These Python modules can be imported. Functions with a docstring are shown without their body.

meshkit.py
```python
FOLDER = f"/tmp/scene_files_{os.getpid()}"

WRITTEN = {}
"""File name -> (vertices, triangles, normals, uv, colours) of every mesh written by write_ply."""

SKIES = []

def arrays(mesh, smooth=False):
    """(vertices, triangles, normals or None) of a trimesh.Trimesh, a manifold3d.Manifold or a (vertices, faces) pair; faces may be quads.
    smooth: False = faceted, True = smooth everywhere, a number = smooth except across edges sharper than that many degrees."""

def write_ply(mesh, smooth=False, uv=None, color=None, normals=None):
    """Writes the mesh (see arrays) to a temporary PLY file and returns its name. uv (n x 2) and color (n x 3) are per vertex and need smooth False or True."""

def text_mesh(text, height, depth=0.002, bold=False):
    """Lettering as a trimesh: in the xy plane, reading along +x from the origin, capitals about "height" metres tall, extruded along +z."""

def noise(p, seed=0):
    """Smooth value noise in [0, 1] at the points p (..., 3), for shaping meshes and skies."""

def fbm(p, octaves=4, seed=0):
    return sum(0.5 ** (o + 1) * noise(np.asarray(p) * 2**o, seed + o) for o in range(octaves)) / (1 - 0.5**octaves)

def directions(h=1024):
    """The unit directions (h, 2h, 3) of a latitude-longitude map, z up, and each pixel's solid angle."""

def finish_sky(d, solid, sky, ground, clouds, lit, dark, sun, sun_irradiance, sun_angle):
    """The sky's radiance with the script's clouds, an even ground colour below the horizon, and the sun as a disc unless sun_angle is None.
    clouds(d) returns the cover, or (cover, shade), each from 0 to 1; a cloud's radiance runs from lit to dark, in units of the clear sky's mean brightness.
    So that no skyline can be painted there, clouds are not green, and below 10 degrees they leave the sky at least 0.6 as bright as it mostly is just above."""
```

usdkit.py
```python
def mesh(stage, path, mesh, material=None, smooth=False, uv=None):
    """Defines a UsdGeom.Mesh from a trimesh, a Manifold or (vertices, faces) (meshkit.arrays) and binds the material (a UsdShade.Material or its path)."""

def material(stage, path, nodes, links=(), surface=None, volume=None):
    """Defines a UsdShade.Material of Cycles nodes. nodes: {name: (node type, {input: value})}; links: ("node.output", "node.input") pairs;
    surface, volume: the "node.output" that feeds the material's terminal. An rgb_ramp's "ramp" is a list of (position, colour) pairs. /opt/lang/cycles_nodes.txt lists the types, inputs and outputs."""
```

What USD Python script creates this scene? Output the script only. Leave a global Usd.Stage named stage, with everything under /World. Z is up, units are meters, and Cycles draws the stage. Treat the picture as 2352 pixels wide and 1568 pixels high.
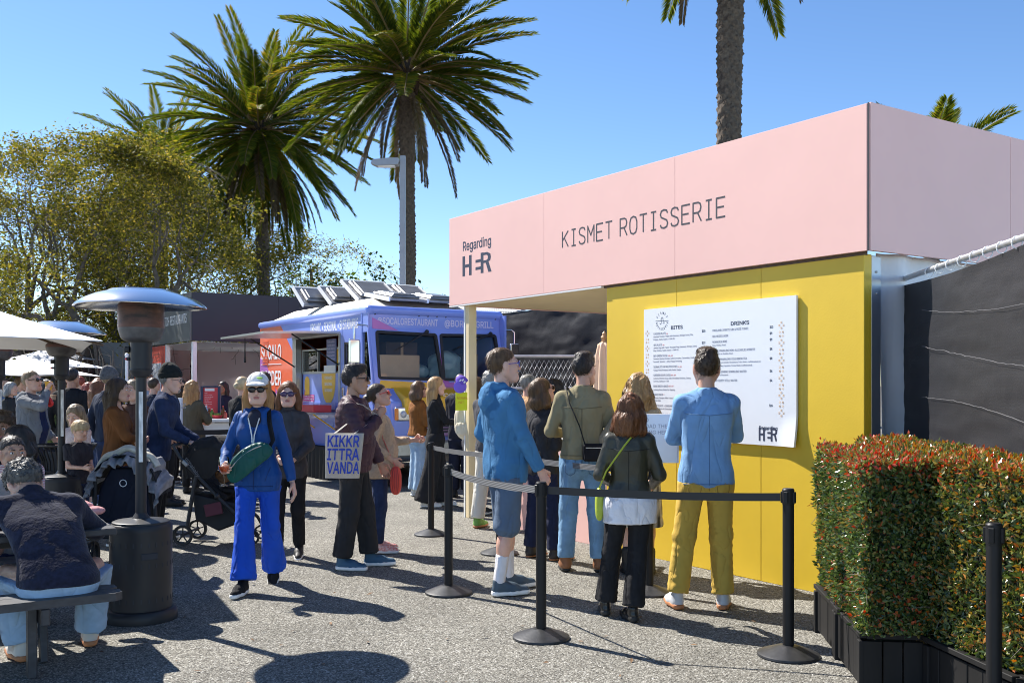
import math, random, zlib, numpy as np, trimesh, manifold3d as m3, usdkit, meshkit
import shapely
from shapely.geometry import Polygon, LineString, MultiPolygon, Point, box as sbox
from shapely.ops import unary_union
from pxr import Usd, UsdGeom, UsdLux, UsdShade, Gf, Sdf, Vt

stage = Usd.Stage.CreateInMemory()
UsdGeom.SetStageUpAxis(stage, 'Z'); UsdGeom.SetStageMetersPerUnit(stage, 1.0)
UsdGeom.Xform.Define(stage, '/World'); UsdGeom.Scope.Define(stage, '/World/Looks')

# ---------------------------------------------------------------- camera, sky, sun
CAM_H = 1.6
cam = UsdGeom.Camera.Define(stage, '/World/camera')
cam.CreateHorizontalApertureAttr(36.0); cam.CreateVerticalApertureAttr(24.0)
cam.CreateFocalLengthAttr(35.0)
cam.CreateVerticalApertureOffsetAttr(24.0 * 102 / 1568.0)     # shift lens: the verticals stay upright, the horizon sits low
cam.CreateClippingRangeAttr((0.05, 5000.0)); cam.CreateExposureAttr(1.10)
xc = UsdGeom.Xformable(cam); xc.AddTranslateOp().Set(Gf.Vec3d(0, 0, CAM_H)); xc.AddRotateXOp().Set(90.0)

SUN_EL = math.radians(47.0)
SUN_H = np.array([-0.7745, 0.6326]); SUN_H /= np.linalg.norm(SUN_H)
SUN = np.array([SUN_H[0] * math.cos(SUN_EL), SUN_H[1] * math.cos(SUN_EL), math.sin(SUN_EL)])
sun = UsdLux.DistantLight.Define(stage, '/World/sun')
sun.CreateIntensityAttr(1.25); sun.CreateAngleAttr(0.53); sun.CreateColorAttr(Gf.Vec3f(1.0, 0.955, 0.89)); sun.CreateNormalizeAttr(True)
sx = UsdGeom.Xformable(sun)
sx.AddRotateZOp().Set(math.degrees(math.atan2(SUN[1], SUN[0])) + 90.0)
sx.AddRotateXOp().Set(90.0 - math.degrees(SUN_EL))            # -z shines away from the sun: tilt so that +z points at it
sky = UsdLux.DomeLight.Define(stage, '/World/sky')
sky_mat = usdkit.material(stage, '/World/Looks/sky_look', {
    's': ('sky_texture', {'sky_type': 'single_scattering', 'sun_disc': False, 'sun_elevation': SUN_EL, 'sun_rotation': math.atan2(SUN[0], SUN[1]),
                          'altitude': 20.0, 'air_density': 0.8, 'aerosol_density': 0.1, 'ozone_density': 1.6}),
    'h': ('hsv', {'saturation': 1.17, 'hue': 0.503}), 'b': ('background_shader', {'strength': 0.092})}, [('s.color', 'h.color'), ('h.color', 'b.color')], surface='b.background')
UsdShade.MaterialBindingAPI.Apply(sky.GetPrim()).Bind(sky_mat)
sky.GetPrim().SetCustomDataByKey('kind', 'structure')

# ---------------------------------------------------------------- helpers
F = 2287.0                                     # the photograph's own pixels at 2352 wide, used only to survey positions
U = np.array([-0.5546, 0.8321, 0.0]); N = np.array([0.8321, 0.5546, 0.0]); Z = np.array([0, 0, 1.0])
X = np.array([1.0, 0, 0]); Y = np.array([0, 1.0, 0])
def at(px, y, z=0.0): return np.array([(px - 1176) / F * y, y, z])
def gp(px, py):
    y = CAM_H * F / (py - 886); return np.array([(px - 1176) / F * y, y, 0.0])
def zat(py, y): return CAM_H + (886 - py) / F * y
def V(*a): return np.array(a, float)
def unit(a): a = np.asarray(a, float); return a / max(np.linalg.norm(a), 1e-12)

_names = {}
def numbered(parent, name):
    k = (parent, name); i = _names.get(k, -1) + 1; _names[k] = i
    return f'{parent}/{name}' if i == 0 else f'{parent}/{name}_{i:03d}'
class T:                                        # a thing, part or piece of the setting
    def __init__(s, path, M): s.path = path; s.M = M; s.Mi = np.linalg.inv(M)
    @property
    def prim(s): return stage.GetPrimAtPath(s.path)
def tagp(prim, label=None, cat=None, group=None, kind=None):
    for k, v in (('label', label), ('category', cat), ('group', group), ('kind', kind)):
        if v: prim.SetCustomDataByKey(k, v)
def thing(name, label, cat, loc=(0, 0, 0), rz=0.0, group=None, scale=1.0, kind=None):
    p = numbered('/World', name); x = UsdGeom.Xform.Define(stage, p)
    x.AddTranslateOp().Set(Gf.Vec3d(*map(float, loc)))
    if rz: x.AddRotateZOp().Set(float(rz))
    if scale != 1.0: x.AddScaleOp().Set(Gf.Vec3f(scale, scale, scale))
    tagp(x.GetPrim(), label, cat, group, kind)
    c, s_ = math.cos(math.radians(rz)), math.sin(math.radians(rz))
    M = np.eye(4); M[:3, :3] = np.array([[c, -s_, 0], [s_, c, 0], [0, 0, 1]]) * scale; M[:3, 3] = loc
    return T(p, M)
def arr(m):
    v, f, n = meshkit.arrays(m); return v, f
def part(t, name, mesh, mat, smooth=False, world=True, label=None, kind=None, tone=None):
    """one Mesh prim under the thing (or part) t; a mesh given in world coordinates is moved into the thing's own"""
    if world:
        v, f = arr(mesh); v = v @ t.Mi[:3, :3].T + t.Mi[:3, 3]; mesh = (v, f)
    p = numbered(t.path, name)
    m = usdkit.mesh(stage, p, mesh, mat, smooth)
    if label or kind: tagp(m.GetPrim(), label, None, None, kind)
    if tone is not None: UsdGeom.PrimvarsAPI(m).CreatePrimvar('tone', Sdf.ValueTypeNames.FloatArray, 'vertex').Set(Vt.FloatArray.FromNumpy(np.asarray(tone, np.float32)))
    return T(p, t.M)
def struct(name, mesh, mat, smooth=False, label=None, cat=None, kind='structure'):
    p = numbered('/World', name); m = usdkit.mesh(stage, p, mesh, mat, smooth); tagp(m.GetPrim(), label, cat, None, kind); return T(p, np.eye(4))
def single(name, mesh, mat, label, cat, group=None, smooth=False, kind=None):
    p = numbered('/World', name); m = usdkit.mesh(stage, p, mesh, mat, smooth); tagp(m.GetPrim(), label, cat, group, kind); return T(p, np.eye(4))
def copy_of(src, name, label, cat, loc, rz=0.0, group=None, scale=1.0):
    t = thing(name, label, cat, loc, rz, group, scale)
    t.prim.GetReferences().AddInternalReference(src if isinstance(src, str) else src.path); t.prim.SetInstanceable(True)
    return t
def klass(name):                                # a class prim that copies refer to
    p = '/World/Kit' ; 
    if not stage.GetPrimAtPath(p): stage.CreateClassPrim(p)
    q = f'{p}/{name}'; UsdGeom.Xform.Define(stage, q); return T(q, np.eye(4))

def cat(ms):
    vs, fs, o = [], [], 0
    for m in ms:
        v, f = arr(m); vs.append(v); fs.append(f + o); o += len(v)
    return np.concatenate(vs), np.concatenate(fs)
def flip_if(v, f, axes):
    return (v, f[:, ::-1]) if np.linalg.det(np.array(axes)) < 0 else (v, f)
def obox(c, ax, h, ch=0.0):
    """box at c with axes ax (3 unit vectors) and half sizes h, edges chamfered by ch"""
    ax = np.array([unit(a) for a in ax]); h = np.asarray(h, float)
    s = np.array([[a, b, d] for a in (-1, 1) for b in (-1, 1) for d in (-1, 1)], float)
    if ch > 0:
        ch = min(ch, h.min() * 0.9)
        pts = np.concatenate([s * (h - ch * (1 - np.eye(3)[k])) for k in range(3)])
        m = m3.Manifold.hull_points(pts).to_mesh(); v, f = np.array(m.vert_properties[:, :3], float), np.array(m.tri_verts)
    else:
        v = s * h; f = np.array([[0, 1, 3], [0, 3, 2], [4, 6, 7], [4, 7, 5], [0, 4, 5], [0, 5, 1], [2, 3, 7], [2, 7, 6], [0, 2, 6], [0, 6, 4], [1, 5, 7], [1, 7, 3]])
    v, f = flip_if(v, f, ax)
    return v @ ax + np.asarray(c, float), f
def fbox(o, a, b, z, ch=0.0, ax=(U, N)):
    """box in a building's frame: a along ax[0], b along ax[1], z up, each a (from, to) pair"""
    o = np.asarray(o, float)
    c = o + ax[0] * (a[0] + a[1]) / 2 + ax[1] * (b[0] + b[1]) / 2 + Z * (z[0] + z[1]) / 2
    return obox(c, (ax[0], ax[1], Z), (abs(a[1] - a[0]) / 2, abs(b[1] - b[0]) / 2, abs(z[1] - z[0]) / 2), ch)
def frames(pts):
    pts = np.asarray(pts, float); n = len(pts)
    t = np.gradient(pts, axis=0); t /= np.maximum(np.linalg.norm(t, axis=1, keepdims=True), 1e-9)
    a = np.zeros_like(t); ref = Z if abs(t[0][2]) < 0.9 else X
    a[0] = unit(np.cross(t[0], ref))
    for i in range(1, n):
        q = a[i - 1] - t[i] * (a[i - 1] @ t[i]); a[i] = unit(q) if np.linalg.norm(q) > 1e-6 else a[i - 1]
    return t, a, np.cross(t, a)
def tube(pts, r, n=8, cap=True, ell=None):
    pts = np.asarray(pts, float); m = len(pts); r = np.broadcast_to(np.asarray(r, float), (m,))
    t, a, b = frames(pts); th = np.arange(n) / n * 2 * np.pi
    e = (1, 1) if ell is None else ell
    v = pts[:, None] + r[:, None, None] * (np.cos(th)[None, :, None] * a[:, None] * e[0] + np.sin(th)[None, :, None] * b[:, None] * e[1])
    v = v.reshape(-1, 3); i = np.arange(m - 1)[:, None] * n; j = np.arange(n)[None]; j2 = (j + 1) % n
    q = np.stack([i + j, i + j2, i + n + j2, i + n + j], -1).reshape(-1, 4)
    f = np.concatenate([q[:, [0, 1, 2]], q[:, [0, 2, 3]]])
    if cap:
        v = np.concatenate([v, pts[:1], pts[-1:]]); k = np.arange(n); k2 = (k + 1) % n; c0, c1 = m * n, m * n + 1
        f = np.concatenate([f, np.stack([k2, k, np.full(n, c0)], 1), np.stack([k + (m - 1) * n, k2 + (m - 1) * n, np.full(n, c1)], 1)])
    return v, f
def bar(a, b, r, n=8): return tube([a, b], r, n)
def lathe(prof, n=32, c=(0, 0, 0), ax=None):
    """profile of (radius, height) pairs turned about z"""
    prof = np.asarray(prof, float); th = np.arange(n) / n * 2 * np.pi
    v = np.stack([prof[:, 0, None] * np.cos(th), prof[:, 0, None] * np.sin(th), np.repeat(prof[:, 1, None], n, 1)], -1).reshape(-1, 3)
    m = len(prof); i = np.arange(m - 1)[:, None] * n; j = np.arange(n)[None]; j2 = (j + 1) % n
    q = np.stack([i + j, i + j2, i + n + j2, i + n + j], -1).reshape(-1, 4)
    if ax is not None: v = v @ np.array(ax)
    return v + np.asarray(c, float), np.concatenate([q[:, [0, 1, 2]], q[:, [0, 2, 3]]])
def sphere(c, r, sub=2, R=None):
    s = trimesh.creation.icosphere(sub); v = s.vertices * np.asarray(r)
    if R is not None: v = v @ np.asarray(R)
    return v + np.asarray(c, float), s.faces
def prism(poly, o, ax, up, t0, t1):
    """shapely polygon in the plane (ax, up) at o, extruded from t0 to t1 along ax x up"""
    ax, up = unit(ax), unit(up); nn = np.cross(ax, up); out = []
    for g in getattr(poly, 'geoms', [poly]):
        if g.is_empty or g.area < 1e-9: continue
        m = trimesh.creation.extrude_polygon(g, t1 - t0, engine='earcut'); v = m.vertices
        out.append((np.asarray(o, float) + v[:, :1] * ax + v[:, 1:2] * up + (v[:, 2:] + t0) * nn, m.faces))
    return cat(out)
def grid_mesh(P):                                # (n, m, 3) points -> quads
    n, m, _ = P.shape; i = np.arange(n - 1)[:, None] * m; j = np.arange(m - 1)[None]
    q = np.stack([i + j, i + j + 1, i + m + j + 1, i + m + j], -1).reshape(-1, 4)
    return P.reshape(-1, 3), np.concatenate([q[:, [0, 1, 2]], q[:, [0, 2, 3]]])
def slab(P, nrm, t):                             # thick sheet from a point grid
    a = np.asarray(P); b = a + np.asarray(nrm) * t
    v0, f0 = grid_mesh(a); v1, f1 = grid_mesh(b); n, m, _ = a.shape; k = n * m
    idx = np.arange(k).reshape(n, m); e = np.concatenate([idx[0, :], idx[1:, -1], idx[-1, -2::-1], idx[-2:0:-1, 0]]); e2 = np.roll(e, -1)
    s = np.concatenate([np.stack([e, e2, e2 + k], 1), np.stack([e, e2 + k, e + k], 1)])
    return np.concatenate([v0, v1]), np.concatenate([f0[:, ::-1], f1 + k, s])
def text(s, h, o, ax, up, xs=1.0, bold=False, depth=0.0009, centre=False, width=None):
    m = meshkit.text_mesh(s, h, depth, bold); v = np.array(m.vertices)
    if width is not None: xs = width / max(v[:, 0].max(), 1e-6)
    v[:, 0] *= xs
    if centre: v[:, 0] -= v[:, 0].max() / 2
    ax, up = unit(ax), unit(up); nn = np.cross(ax, up)
    return np.asarray(o, float) + v[:, :1] * ax + v[:, 1:2] * up + v[:, 2:] * nn, m.faces
def tones(n, per, r, lo=0.0, hi=1.0): return np.repeat(r.uniform(lo, hi, n // per), per)
def rng(seed): return np.random.default_rng(zlib.crc32(str(seed).encode()))

# ---------------------------------------------------------------- materials
_mats = {}
def mat(name, col, rough=0.6, var=0.08, scale=6.0, bump=0.0, bscale=120.0, metal=0.0, spec=0.5, coat=0.0, stretch=None, col2=None, detail=4.0, wr=0.0, wscale=(6.5, 6.5, 2.6), **kw):
    """painted, woven or moulded stuff: a base colour broken up by noise, and fine relief"""
    if name in _mats: return _mats[name]
    c = np.array(col, float); c2 = np.array(col2, float) if col2 is not None else None
    lo, hi = (c * (1 - var), np.clip(c * (1 + var), 0, 0.95)) if c2 is None else (c, c2)
    n = {'tc': ('texture_coordinate', {}), 'mp': ('mapping', {'scale': stretch or (1, 1, 1)}),
         'n': ('noise_texture', {'scale': scale, 'detail': detail, 'roughness': 0.6}),
         'r': ('rgb_ramp', {'ramp': [(0.3, lo), (0.7, hi)]}),
         'p': ('principled_bsdf', {'roughness': rough, 'metallic': metal, 'specular_ior_level': spec, 'coat_weight': coat, 'coat_roughness': 0.08, **kw})}
    l = [('tc.object', 'mp.vector'), ('mp.vector', 'n.vector'), ('n.fac', 'r.fac'), ('r.color', 'p.base_color')]
    if bump > 0:
        n['bn'] = ('noise_texture', {'scale': bscale, 'detail': 3.0}); n['b'] = ('bump', {'strength': min(bump, 1.0), 'distance': 0.004 * max(1.0, bump)})
        l += [('mp.vector', 'bn.vector'), ('bn.fac', 'b.height'), ('b.normal', 'p.normal')]
    if wr > 0:                                   # creases: the sharp valleys of a bent noise
        n['wm'] = ('mapping', {'scale': wscale}); n['wn'] = ('noise_texture', {'scale': 1.0, 'detail': 2.0, 'roughness': 0.45, 'distortion': 0.45}); n['ws'] = ('math', {'math_type': 'subtract', 'value2': 0.5}); n['wa'] = ('math', {'math_type': 'absolute'}); n['wp'] = ('math', {'math_type': 'power', 'value2': 0.6})
        n['wb'] = ('bump', {'strength': min(wr, 1.0), 'distance': 0.05}); l += [('tc.object', 'wm.vector'), ('wm.vector', 'wn.vector'), ('wn.fac', 'ws.value1'), ('ws.value', 'wa.value1'), ('wa.value', 'wp.value1'), ('wp.value', 'wb.height'), ('wb.normal', 'b.normal' if bump > 0 else 'p.normal')]
    _mats[name] = usdkit.material(stage, f'/World/Looks/{name}', n, l, surface='p.BSDF'); return _mats[name]
def cloth(name, col, var=0.15, scale=7.0, bump=0.5, bscale=90.0, rough=0.9, wr=0.65, **kw):
    return mat(name, col, rough, var, scale, bump, bscale, spec=0.25, wr=wr, **kw)
def glassy(name, tint=(1, 1, 1), ior=1.45, rough=0.02, dark=0.0):
    if name in _mats: return _mats[name]
    _mats[name] = usdkit.material(stage, f'/World/Looks/{name}', {'f': ('fresnel', {'IOR': ior}), 't': ('transparent_bsdf', {'color': tint}),
        'g': ('glossy_bsdf', {'color': (1, 1, 1), 'roughness': rough}), 'm': ('mix_closure', {})},
        [('f.fac', 'm.fac'), ('t.BSDF', 'm.closure1'), ('g.BSDF', 'm.closure2')], surface='m.closure'); return _mats[name]
def tentcloth(name, col, trans=0.5):
    """thin canvas: lit through from behind"""
    if name in _mats: return _mats[name]
    _mats[name] = usdkit.material(stage, f'/World/Looks/{name}', {'d': ('diffuse_bsdf', {'color': col}), 't': ('translucent_bsdf', {'color': col}), 'm': ('mix_closure', {'fac': trans})}, [('d.BSDF', 'm.closure1'), ('t.BSDF', 'm.closure2')], surface='m.closure'); return _mats[name]
def leafy(name, stops, rough=0.45, trans=0.35, spec=0.5, zramp=None, tcol=None):
    """leaves: each leaf (island) takes its own tone from stops; some light comes through"""
    if name in _mats: return _mats[name]
    n = {'g': ('geometry', {}), 'at': ('attribute', {'attribute': 'tone'}), 'r': ('rgb_ramp', {'ramp': stops}), 'p': ('principled_bsdf', {'roughness': rough, 'specular_ior_level': spec}),
         't': ('translucent_bsdf', {}), 'hs': ('hsv', {'value': 1.5, 'saturation': 1.1, 'hue': 0.485}), 'm': ('mix_closure', {'fac': trans})}
    l = [('r.color', 'p.base_color'), ('r.color', 'hs.color'), ('hs.color', 't.color'), ('p.BSDF', 'm.closure1'), ('t.BSDF', 'm.closure2')]
    if zramp:                                    # new growth near the trimmed top is redder
        z0, z1, amt = zramp
        n.update({'s': ('separate_xyz', {}), 'mr': ('map_range', {'from_min': z0, 'from_max': z1, 'to_min': 0.0, 'to_max': amt, 'clamp': True}), 'ad': ('math', {'math_type': 'add'})})
        l += [('g.position', 's.vector'), ('s.z', 'mr.value'), ('mr.result', 'ad.value1'), ('at.fac', 'ad.value2'), ('ad.value', 'r.fac')]
    else: l += [('at.fac', 'r.fac')]
    _mats[name] = usdkit.material(stage, f'/World/Looks/{name}', n, l, surface='m.closure'); return _mats[name]
# ================================================================ ground
def gravel_mat():
    n = {'g': ('geometry', {}), 'v': ('voronoi_texture', {'scale': 105.0, 'randomness': 1.0}), 'v2': ('voronoi_texture', {'scale': 230.0}),
         'sep': ('separate_color', {}), 'r': ('rgb_ramp', {'ramp': [(0.0, (0.115, 0.106, 0.088)), (0.35, (0.21, 0.197, 0.166)), (0.7, (0.305, 0.29, 0.245)), (0.93, (0.41, 0.395, 0.345)), (1.0, (0.60, 0.58, 0.53))]}),
         'big': ('noise_texture', {'scale': 1.1, 'detail': 5.0, 'roughness': 0.65}), 'bm': ('map_range', {'from_min': 0.3, 'from_max': 0.75, 'to_min': 0.80, 'to_max': 1.20}),
         'dk': ('map_range', {'from_min': 0.25, 'from_max': 0.75, 'to_min': 1.1, 'to_max': 0.54}), 'mul': ('math', {'math_type': 'multiply'}),
         'mx': ('mix_color', {'blend_type': 'multiply', 'fac': 1.0}), 'cb': ('combine_color', {}),
         'sum': ('math', {'math_type': 'add'}), 'bp': ('bump', {'strength': 0.8, 'distance': 0.005}), 'inv': ('math', {'math_type': 'subtract', 'value1': 1.0}),
         'p': ('principled_bsdf', {'roughness': 0.85, 'specular_ior_level': 0.3})}
    l = [('g.position', 'v.vector'), ('g.position', 'v2.vector'), ('g.position', 'big.vector'), ('v.color', 'sep.color'), ('sep.r', 'r.fac'), ('big.fac', 'bm.value'),
         ('v.distance', 'dk.value'), ('bm.result', 'mul.value1'), ('dk.result', 'mul.value2'), ('mul.value', 'cb.r'), ('mul.value', 'cb.g'), ('mul.value', 'cb.b'),
         ('r.color', 'mx.a'), ('cb.color', 'mx.b'), ('mx.result', 'p.base_color'), ('v.distance', 'sum.value1'), ('v2.distance', 'sum.value2'),
         ('sum.value', 'inv.value2'), ('inv.value', 'bp.height'), ('bp.normal', 'p.normal')]
    return usdkit.material(stage, '/World/Looks/gravel', n, l, surface='p.BSDF')
GRAVEL = gravel_mat()
def build_ground():
    x0, x1, y0, y1, st = -3.0, 2.6, 4.6, 9.6, 0.0125
    xs, ys = np.arange(x0, x1 + 1e-6, st), np.arange(y0, y1 + 1e-6, st)
    P = np.stack([*np.meshgrid(xs, ys, indexing='ij'), np.zeros((len(xs), len(ys)))], -1)
    r = rng('ground'); e = np.minimum.reduce([P[..., 0] - x0, x1 - P[..., 0], P[..., 1] - y0, y1 - P[..., 1]])
    k = np.clip(e / 0.15, 0, 1)
    P[..., 2] = (k * ((r.random(P.shape[:2]) ** 2.0) * 0.0030 - 0.0012 + 0.010 * (meshkit.fbm(P * [2.2, 2.2, 0], 4) - 0.5)))
    P[..., :2] += (k * st * 0.35)[..., None] * r.uniform(-1, 1, P.shape[:2] + (2,))
    v, f = grid_mesh(P)
    f = f[:, ::-1] if np.cross(v[f[0, 1]] - v[f[0, 0]], v[f[0, 2]] - v[f[0, 0]])[2] < 0 else f
    L = 3000.0; q = np.array([[-L, -L], [L, -L], [L, L], [-L, L]]); i = np.array([[x0, y0], [x1, y0], [x1, y1], [x0, y1]])
    rv = np.zeros((8, 3)); rv[:4, :2] = q; rv[4:, :2] = i
    rf = []
    for a in range(4):
        b = (a + 1) % 4; rf += [[a, b, 4 + b], [a, 4 + b, 4 + a]]
    struct('ground', cat([(v, f), (rv, np.array(rf))]), GRAVEL)
build_ground()

# ================================================================ shared looks
PINK = mat('pink_panel', (0.84, 0.515, 0.455), 0.55, 0.025, 1.3, 0.35, 2.2)
YELLOW = mat('yellow_panel', (0.745, 0.500, 0.030), 0.5, 0.04, 2.0, 0.15, 60)
CREAM = mat('cream_canvas', (0.74, 0.60, 0.36), 0.7, 0.05, 2.0, 0.1, 40)
WHITE = mat('white_paint', (0.78, 0.78, 0.77), 0.45, 0.03, 3.0)
BOARD = mat('white_board', (0.78, 0.80, 0.83), 0.4, 0.015, 3.0)
NAVY_INK = mat('navy_ink', (0.026, 0.036, 0.072), 0.6, 0.05)
CHAR_INK = mat('charcoal_ink', (0.045, 0.045, 0.055), 0.6, 0.05)
GREY_INK = mat('grey_ink', (0.30, 0.31, 0.37), 0.6, 0.05)
CORAL_INK = mat('coral_ink', (0.75, 0.20, 0.16), 0.6, 0.05)
GOLD_INK = mat('gold_ink', (0.75, 0.42, 0.12), 0.6, 0.05)
WHITE_INK = mat('white_ink', (0.80, 0.80, 0.80), 0.5, 0.03)
ALU = mat('aluminium', (0.55, 0.56, 0.58), 0.35, 0.05, 5.0, metal=0.85)
GALV = mat('galvanised_steel', (0.50, 0.51, 0.52), 0.42, 0.12, 12.0, metal=0.7)
BLACKP = mat('black_paint', (0.010, 0.010, 0.011), 0.45, 0.15, 9.0, 0.08, 90, spec=0.28)
RUBBER = mat('black_rubber', (0.015, 0.015, 0.016), 0.6, 0.2, 20)
WOODD = mat('dark_timber', (0.10, 0.065, 0.04), 0.7, 0.3, 9.0, stretch=(1, 1, 8))
TARP = mat('white_tarp', (0.62, 0.64, 0.68), 0.4, 0.06, 4.0, 0.4, 14)
SCREEN_IN = tentcloth('grey_tent_lining', (0.82, 0.78, 0.81), 0.55)

def screen_cloth(name, spark=0.6):
    n = {'tc': ('texture_coordinate', {}), 'v': ('noise_texture', {'scale': 260.0, 'detail': 2.0}), 'w': ('wave_texture', {'wave_type': 'bands', 'bands_direction': 'z', 'scale': 14.0, 'distortion': 3.0}),
         'r': ('rgb_ramp', {'ramp': [(0.0, (0.012, 0.012, 0.014)), (0.62, (0.018, 0.018, 0.021)), (0.72, (0.05, 0.05, 0.055)), (0.84, (0.26, 0.26, 0.27))]}),
         'b': ('bump', {'strength': 0.6, 'distance': 0.004}), 'ad': ('math', {'math_type': 'add'}), 'ml': ('math', {'math_type': 'multiply', 'value2': 0.04}), 'p': ('principled_bsdf', {'roughness': 0.5, 'specular_ior_level': spark * 0.55})}
    return usdkit.material(stage, f'/World/Looks/{name}', n, [('tc.object', 'v.vector'), ('tc.object', 'w.vector'), ('v.fac', 'r.fac'), ('r.color', 'p.base_color'),
        ('v.fac', 'ad.value1'), ('w.fac', 'ml.value1'), ('ml.value', 'ad.value2'), ('ad.value', 'b.height'), ('b.normal', 'p.normal')], surface='p.BSDF')
SCREEN = screen_cloth('black_screen_cloth')

# stroke lettering: a narrow engineer's alphabet drawn with a pen of even width
def pen(s, h, w, adv, gap, t):
    G = {'K': [[(0, 0), (0, 1)], [(1, 1), (0, .42)], [(.3, .6), (1, 0)]], 'I': [[(.15, 0), (.85, 0)], [(.15, 1), (.85, 1)], [(.5, 0), (.5, 1)]],
         'M': [[(0, 0), (0, 1), (.5, .42), (1, 1), (1, 0)]], 'E': [[(1, 1), (0, 1), (0, 0), (1, 0)], [(0, .52), (.85, .52)]], 'T': [[(0, 1), (1, 1)], [(.5, 1), (.5, 0)]],
         'R': [[(0, 0), (0, 1), (.62, 1), (.86, .93), (.96, .75), (.86, .55), (.62, .47), (0, .47)], [(.55, .47), (1, 0)]],
         'O': [[(.5, 1), (.85, .92), (1, .68), (1, .32), (.85, .08), (.5, 0), (.15, .08), (0, .32), (0, .68), (.15, .92), (.5, 1)]],
         'S': [[(.96, .8), (.84, .95), (.5, 1), (.16, .95), (.02, .77), (.14, .6), (.5, .51), (.86, .41), (.98, .24), (.86, .06), (.5, 0), (.14, .05), (.02, .2)]]}
    out, x = [], 0.0
    for c in s:
        if c == ' ': x += gap; continue
        for l in G[c]: out.append(LineString([(x + a * w, b * h) for a, b in l]).buffer(t / 2, cap_style=2, join_style=1))
        x += adv
    return unary_union(out), x - adv + w
def her_logo(w):
    """the festival's mark, in units of w wide by about .42 w high: H, and an R joined to two bars that stand for the E"""
    P = [(0, 0, .088, 1), (.235, 0, .323, 1), (0, .42, .323, .57)]
    g = [sbox(a * 1, b * .78, c * 1, d * .78) for a, b, c, d in P]
    g += [sbox(.46, .56 * .78, .66, .70 * .78), sbox(.46, .20 * .78, .66, .34 * .78), sbox(.64, 0, .73, .78)]
    bowl = LineString([(.66, .715), (.84, .715), (.915, .66), (.93, .565), (.915, .47), (.84, .415), (.66, .415)]).buffer(.048, cap_style=2)
    g += [bowl, Polygon([(.80, .40), (.90, .40), (1.0, 0), (.895, 0)])]
    s = unary_union(g); return shapely.affinity.scale(s, w, w, origin=(0, 0))
import shapely.affinity

# ================================================================ the pink and yellow food booth
O = V(2.60, 7.27, 0)
BF = 6.09                                        # length of the front
booth = thing('food_booth', 'pink and yellow rotisserie booth with a long pink fascia and a yellow wall', 'food booth', O)
for a0, a1 in ((0.012, 2.041), (2.043, 4.071), (4.073, BF)):
    part(booth, 'fascia_panel', fbox(O, (a0, a1), (0, 0.035), (2.59, 3.665), 0.001), PINK)
for b0, b1 in ((0.004, 1.84), (1.844, 3.05)):
    part(booth, 'fascia_panel', fbox(O, (-0.022, 0.01), (b0, b1), (2.588, 3.667), 0.001), PINK)
part(booth, 'fascia_panel', fbox(O, (BF - 0.035, BF - 0.002), (0.037, 3.05), (2.59, 3.663), 0.004), PINK)
part(booth, 'corner_strip', fbox(O, (-0.0065, 0.004), (-0.002, 0.0025), (2.588, 3.668)), CHAR_INK)
part(booth, 'eave_board', fbox(O, (0.06, 3.10), (0.036, 0.075), (2.565, 2.62)), WOODD)
part(booth, 'eave_edge', fbox(O, (3.10, BF), (0.0, 0.04), (2.572, 2.586)), WHITE)
part(booth, 'roof', fbox(O, (0.05, BF - 0.05), (0.05, 3.0), (3.45, 3.50)), WHITE)
na, nb = 40, 24                                  # the sagging ceiling cloth
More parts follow.
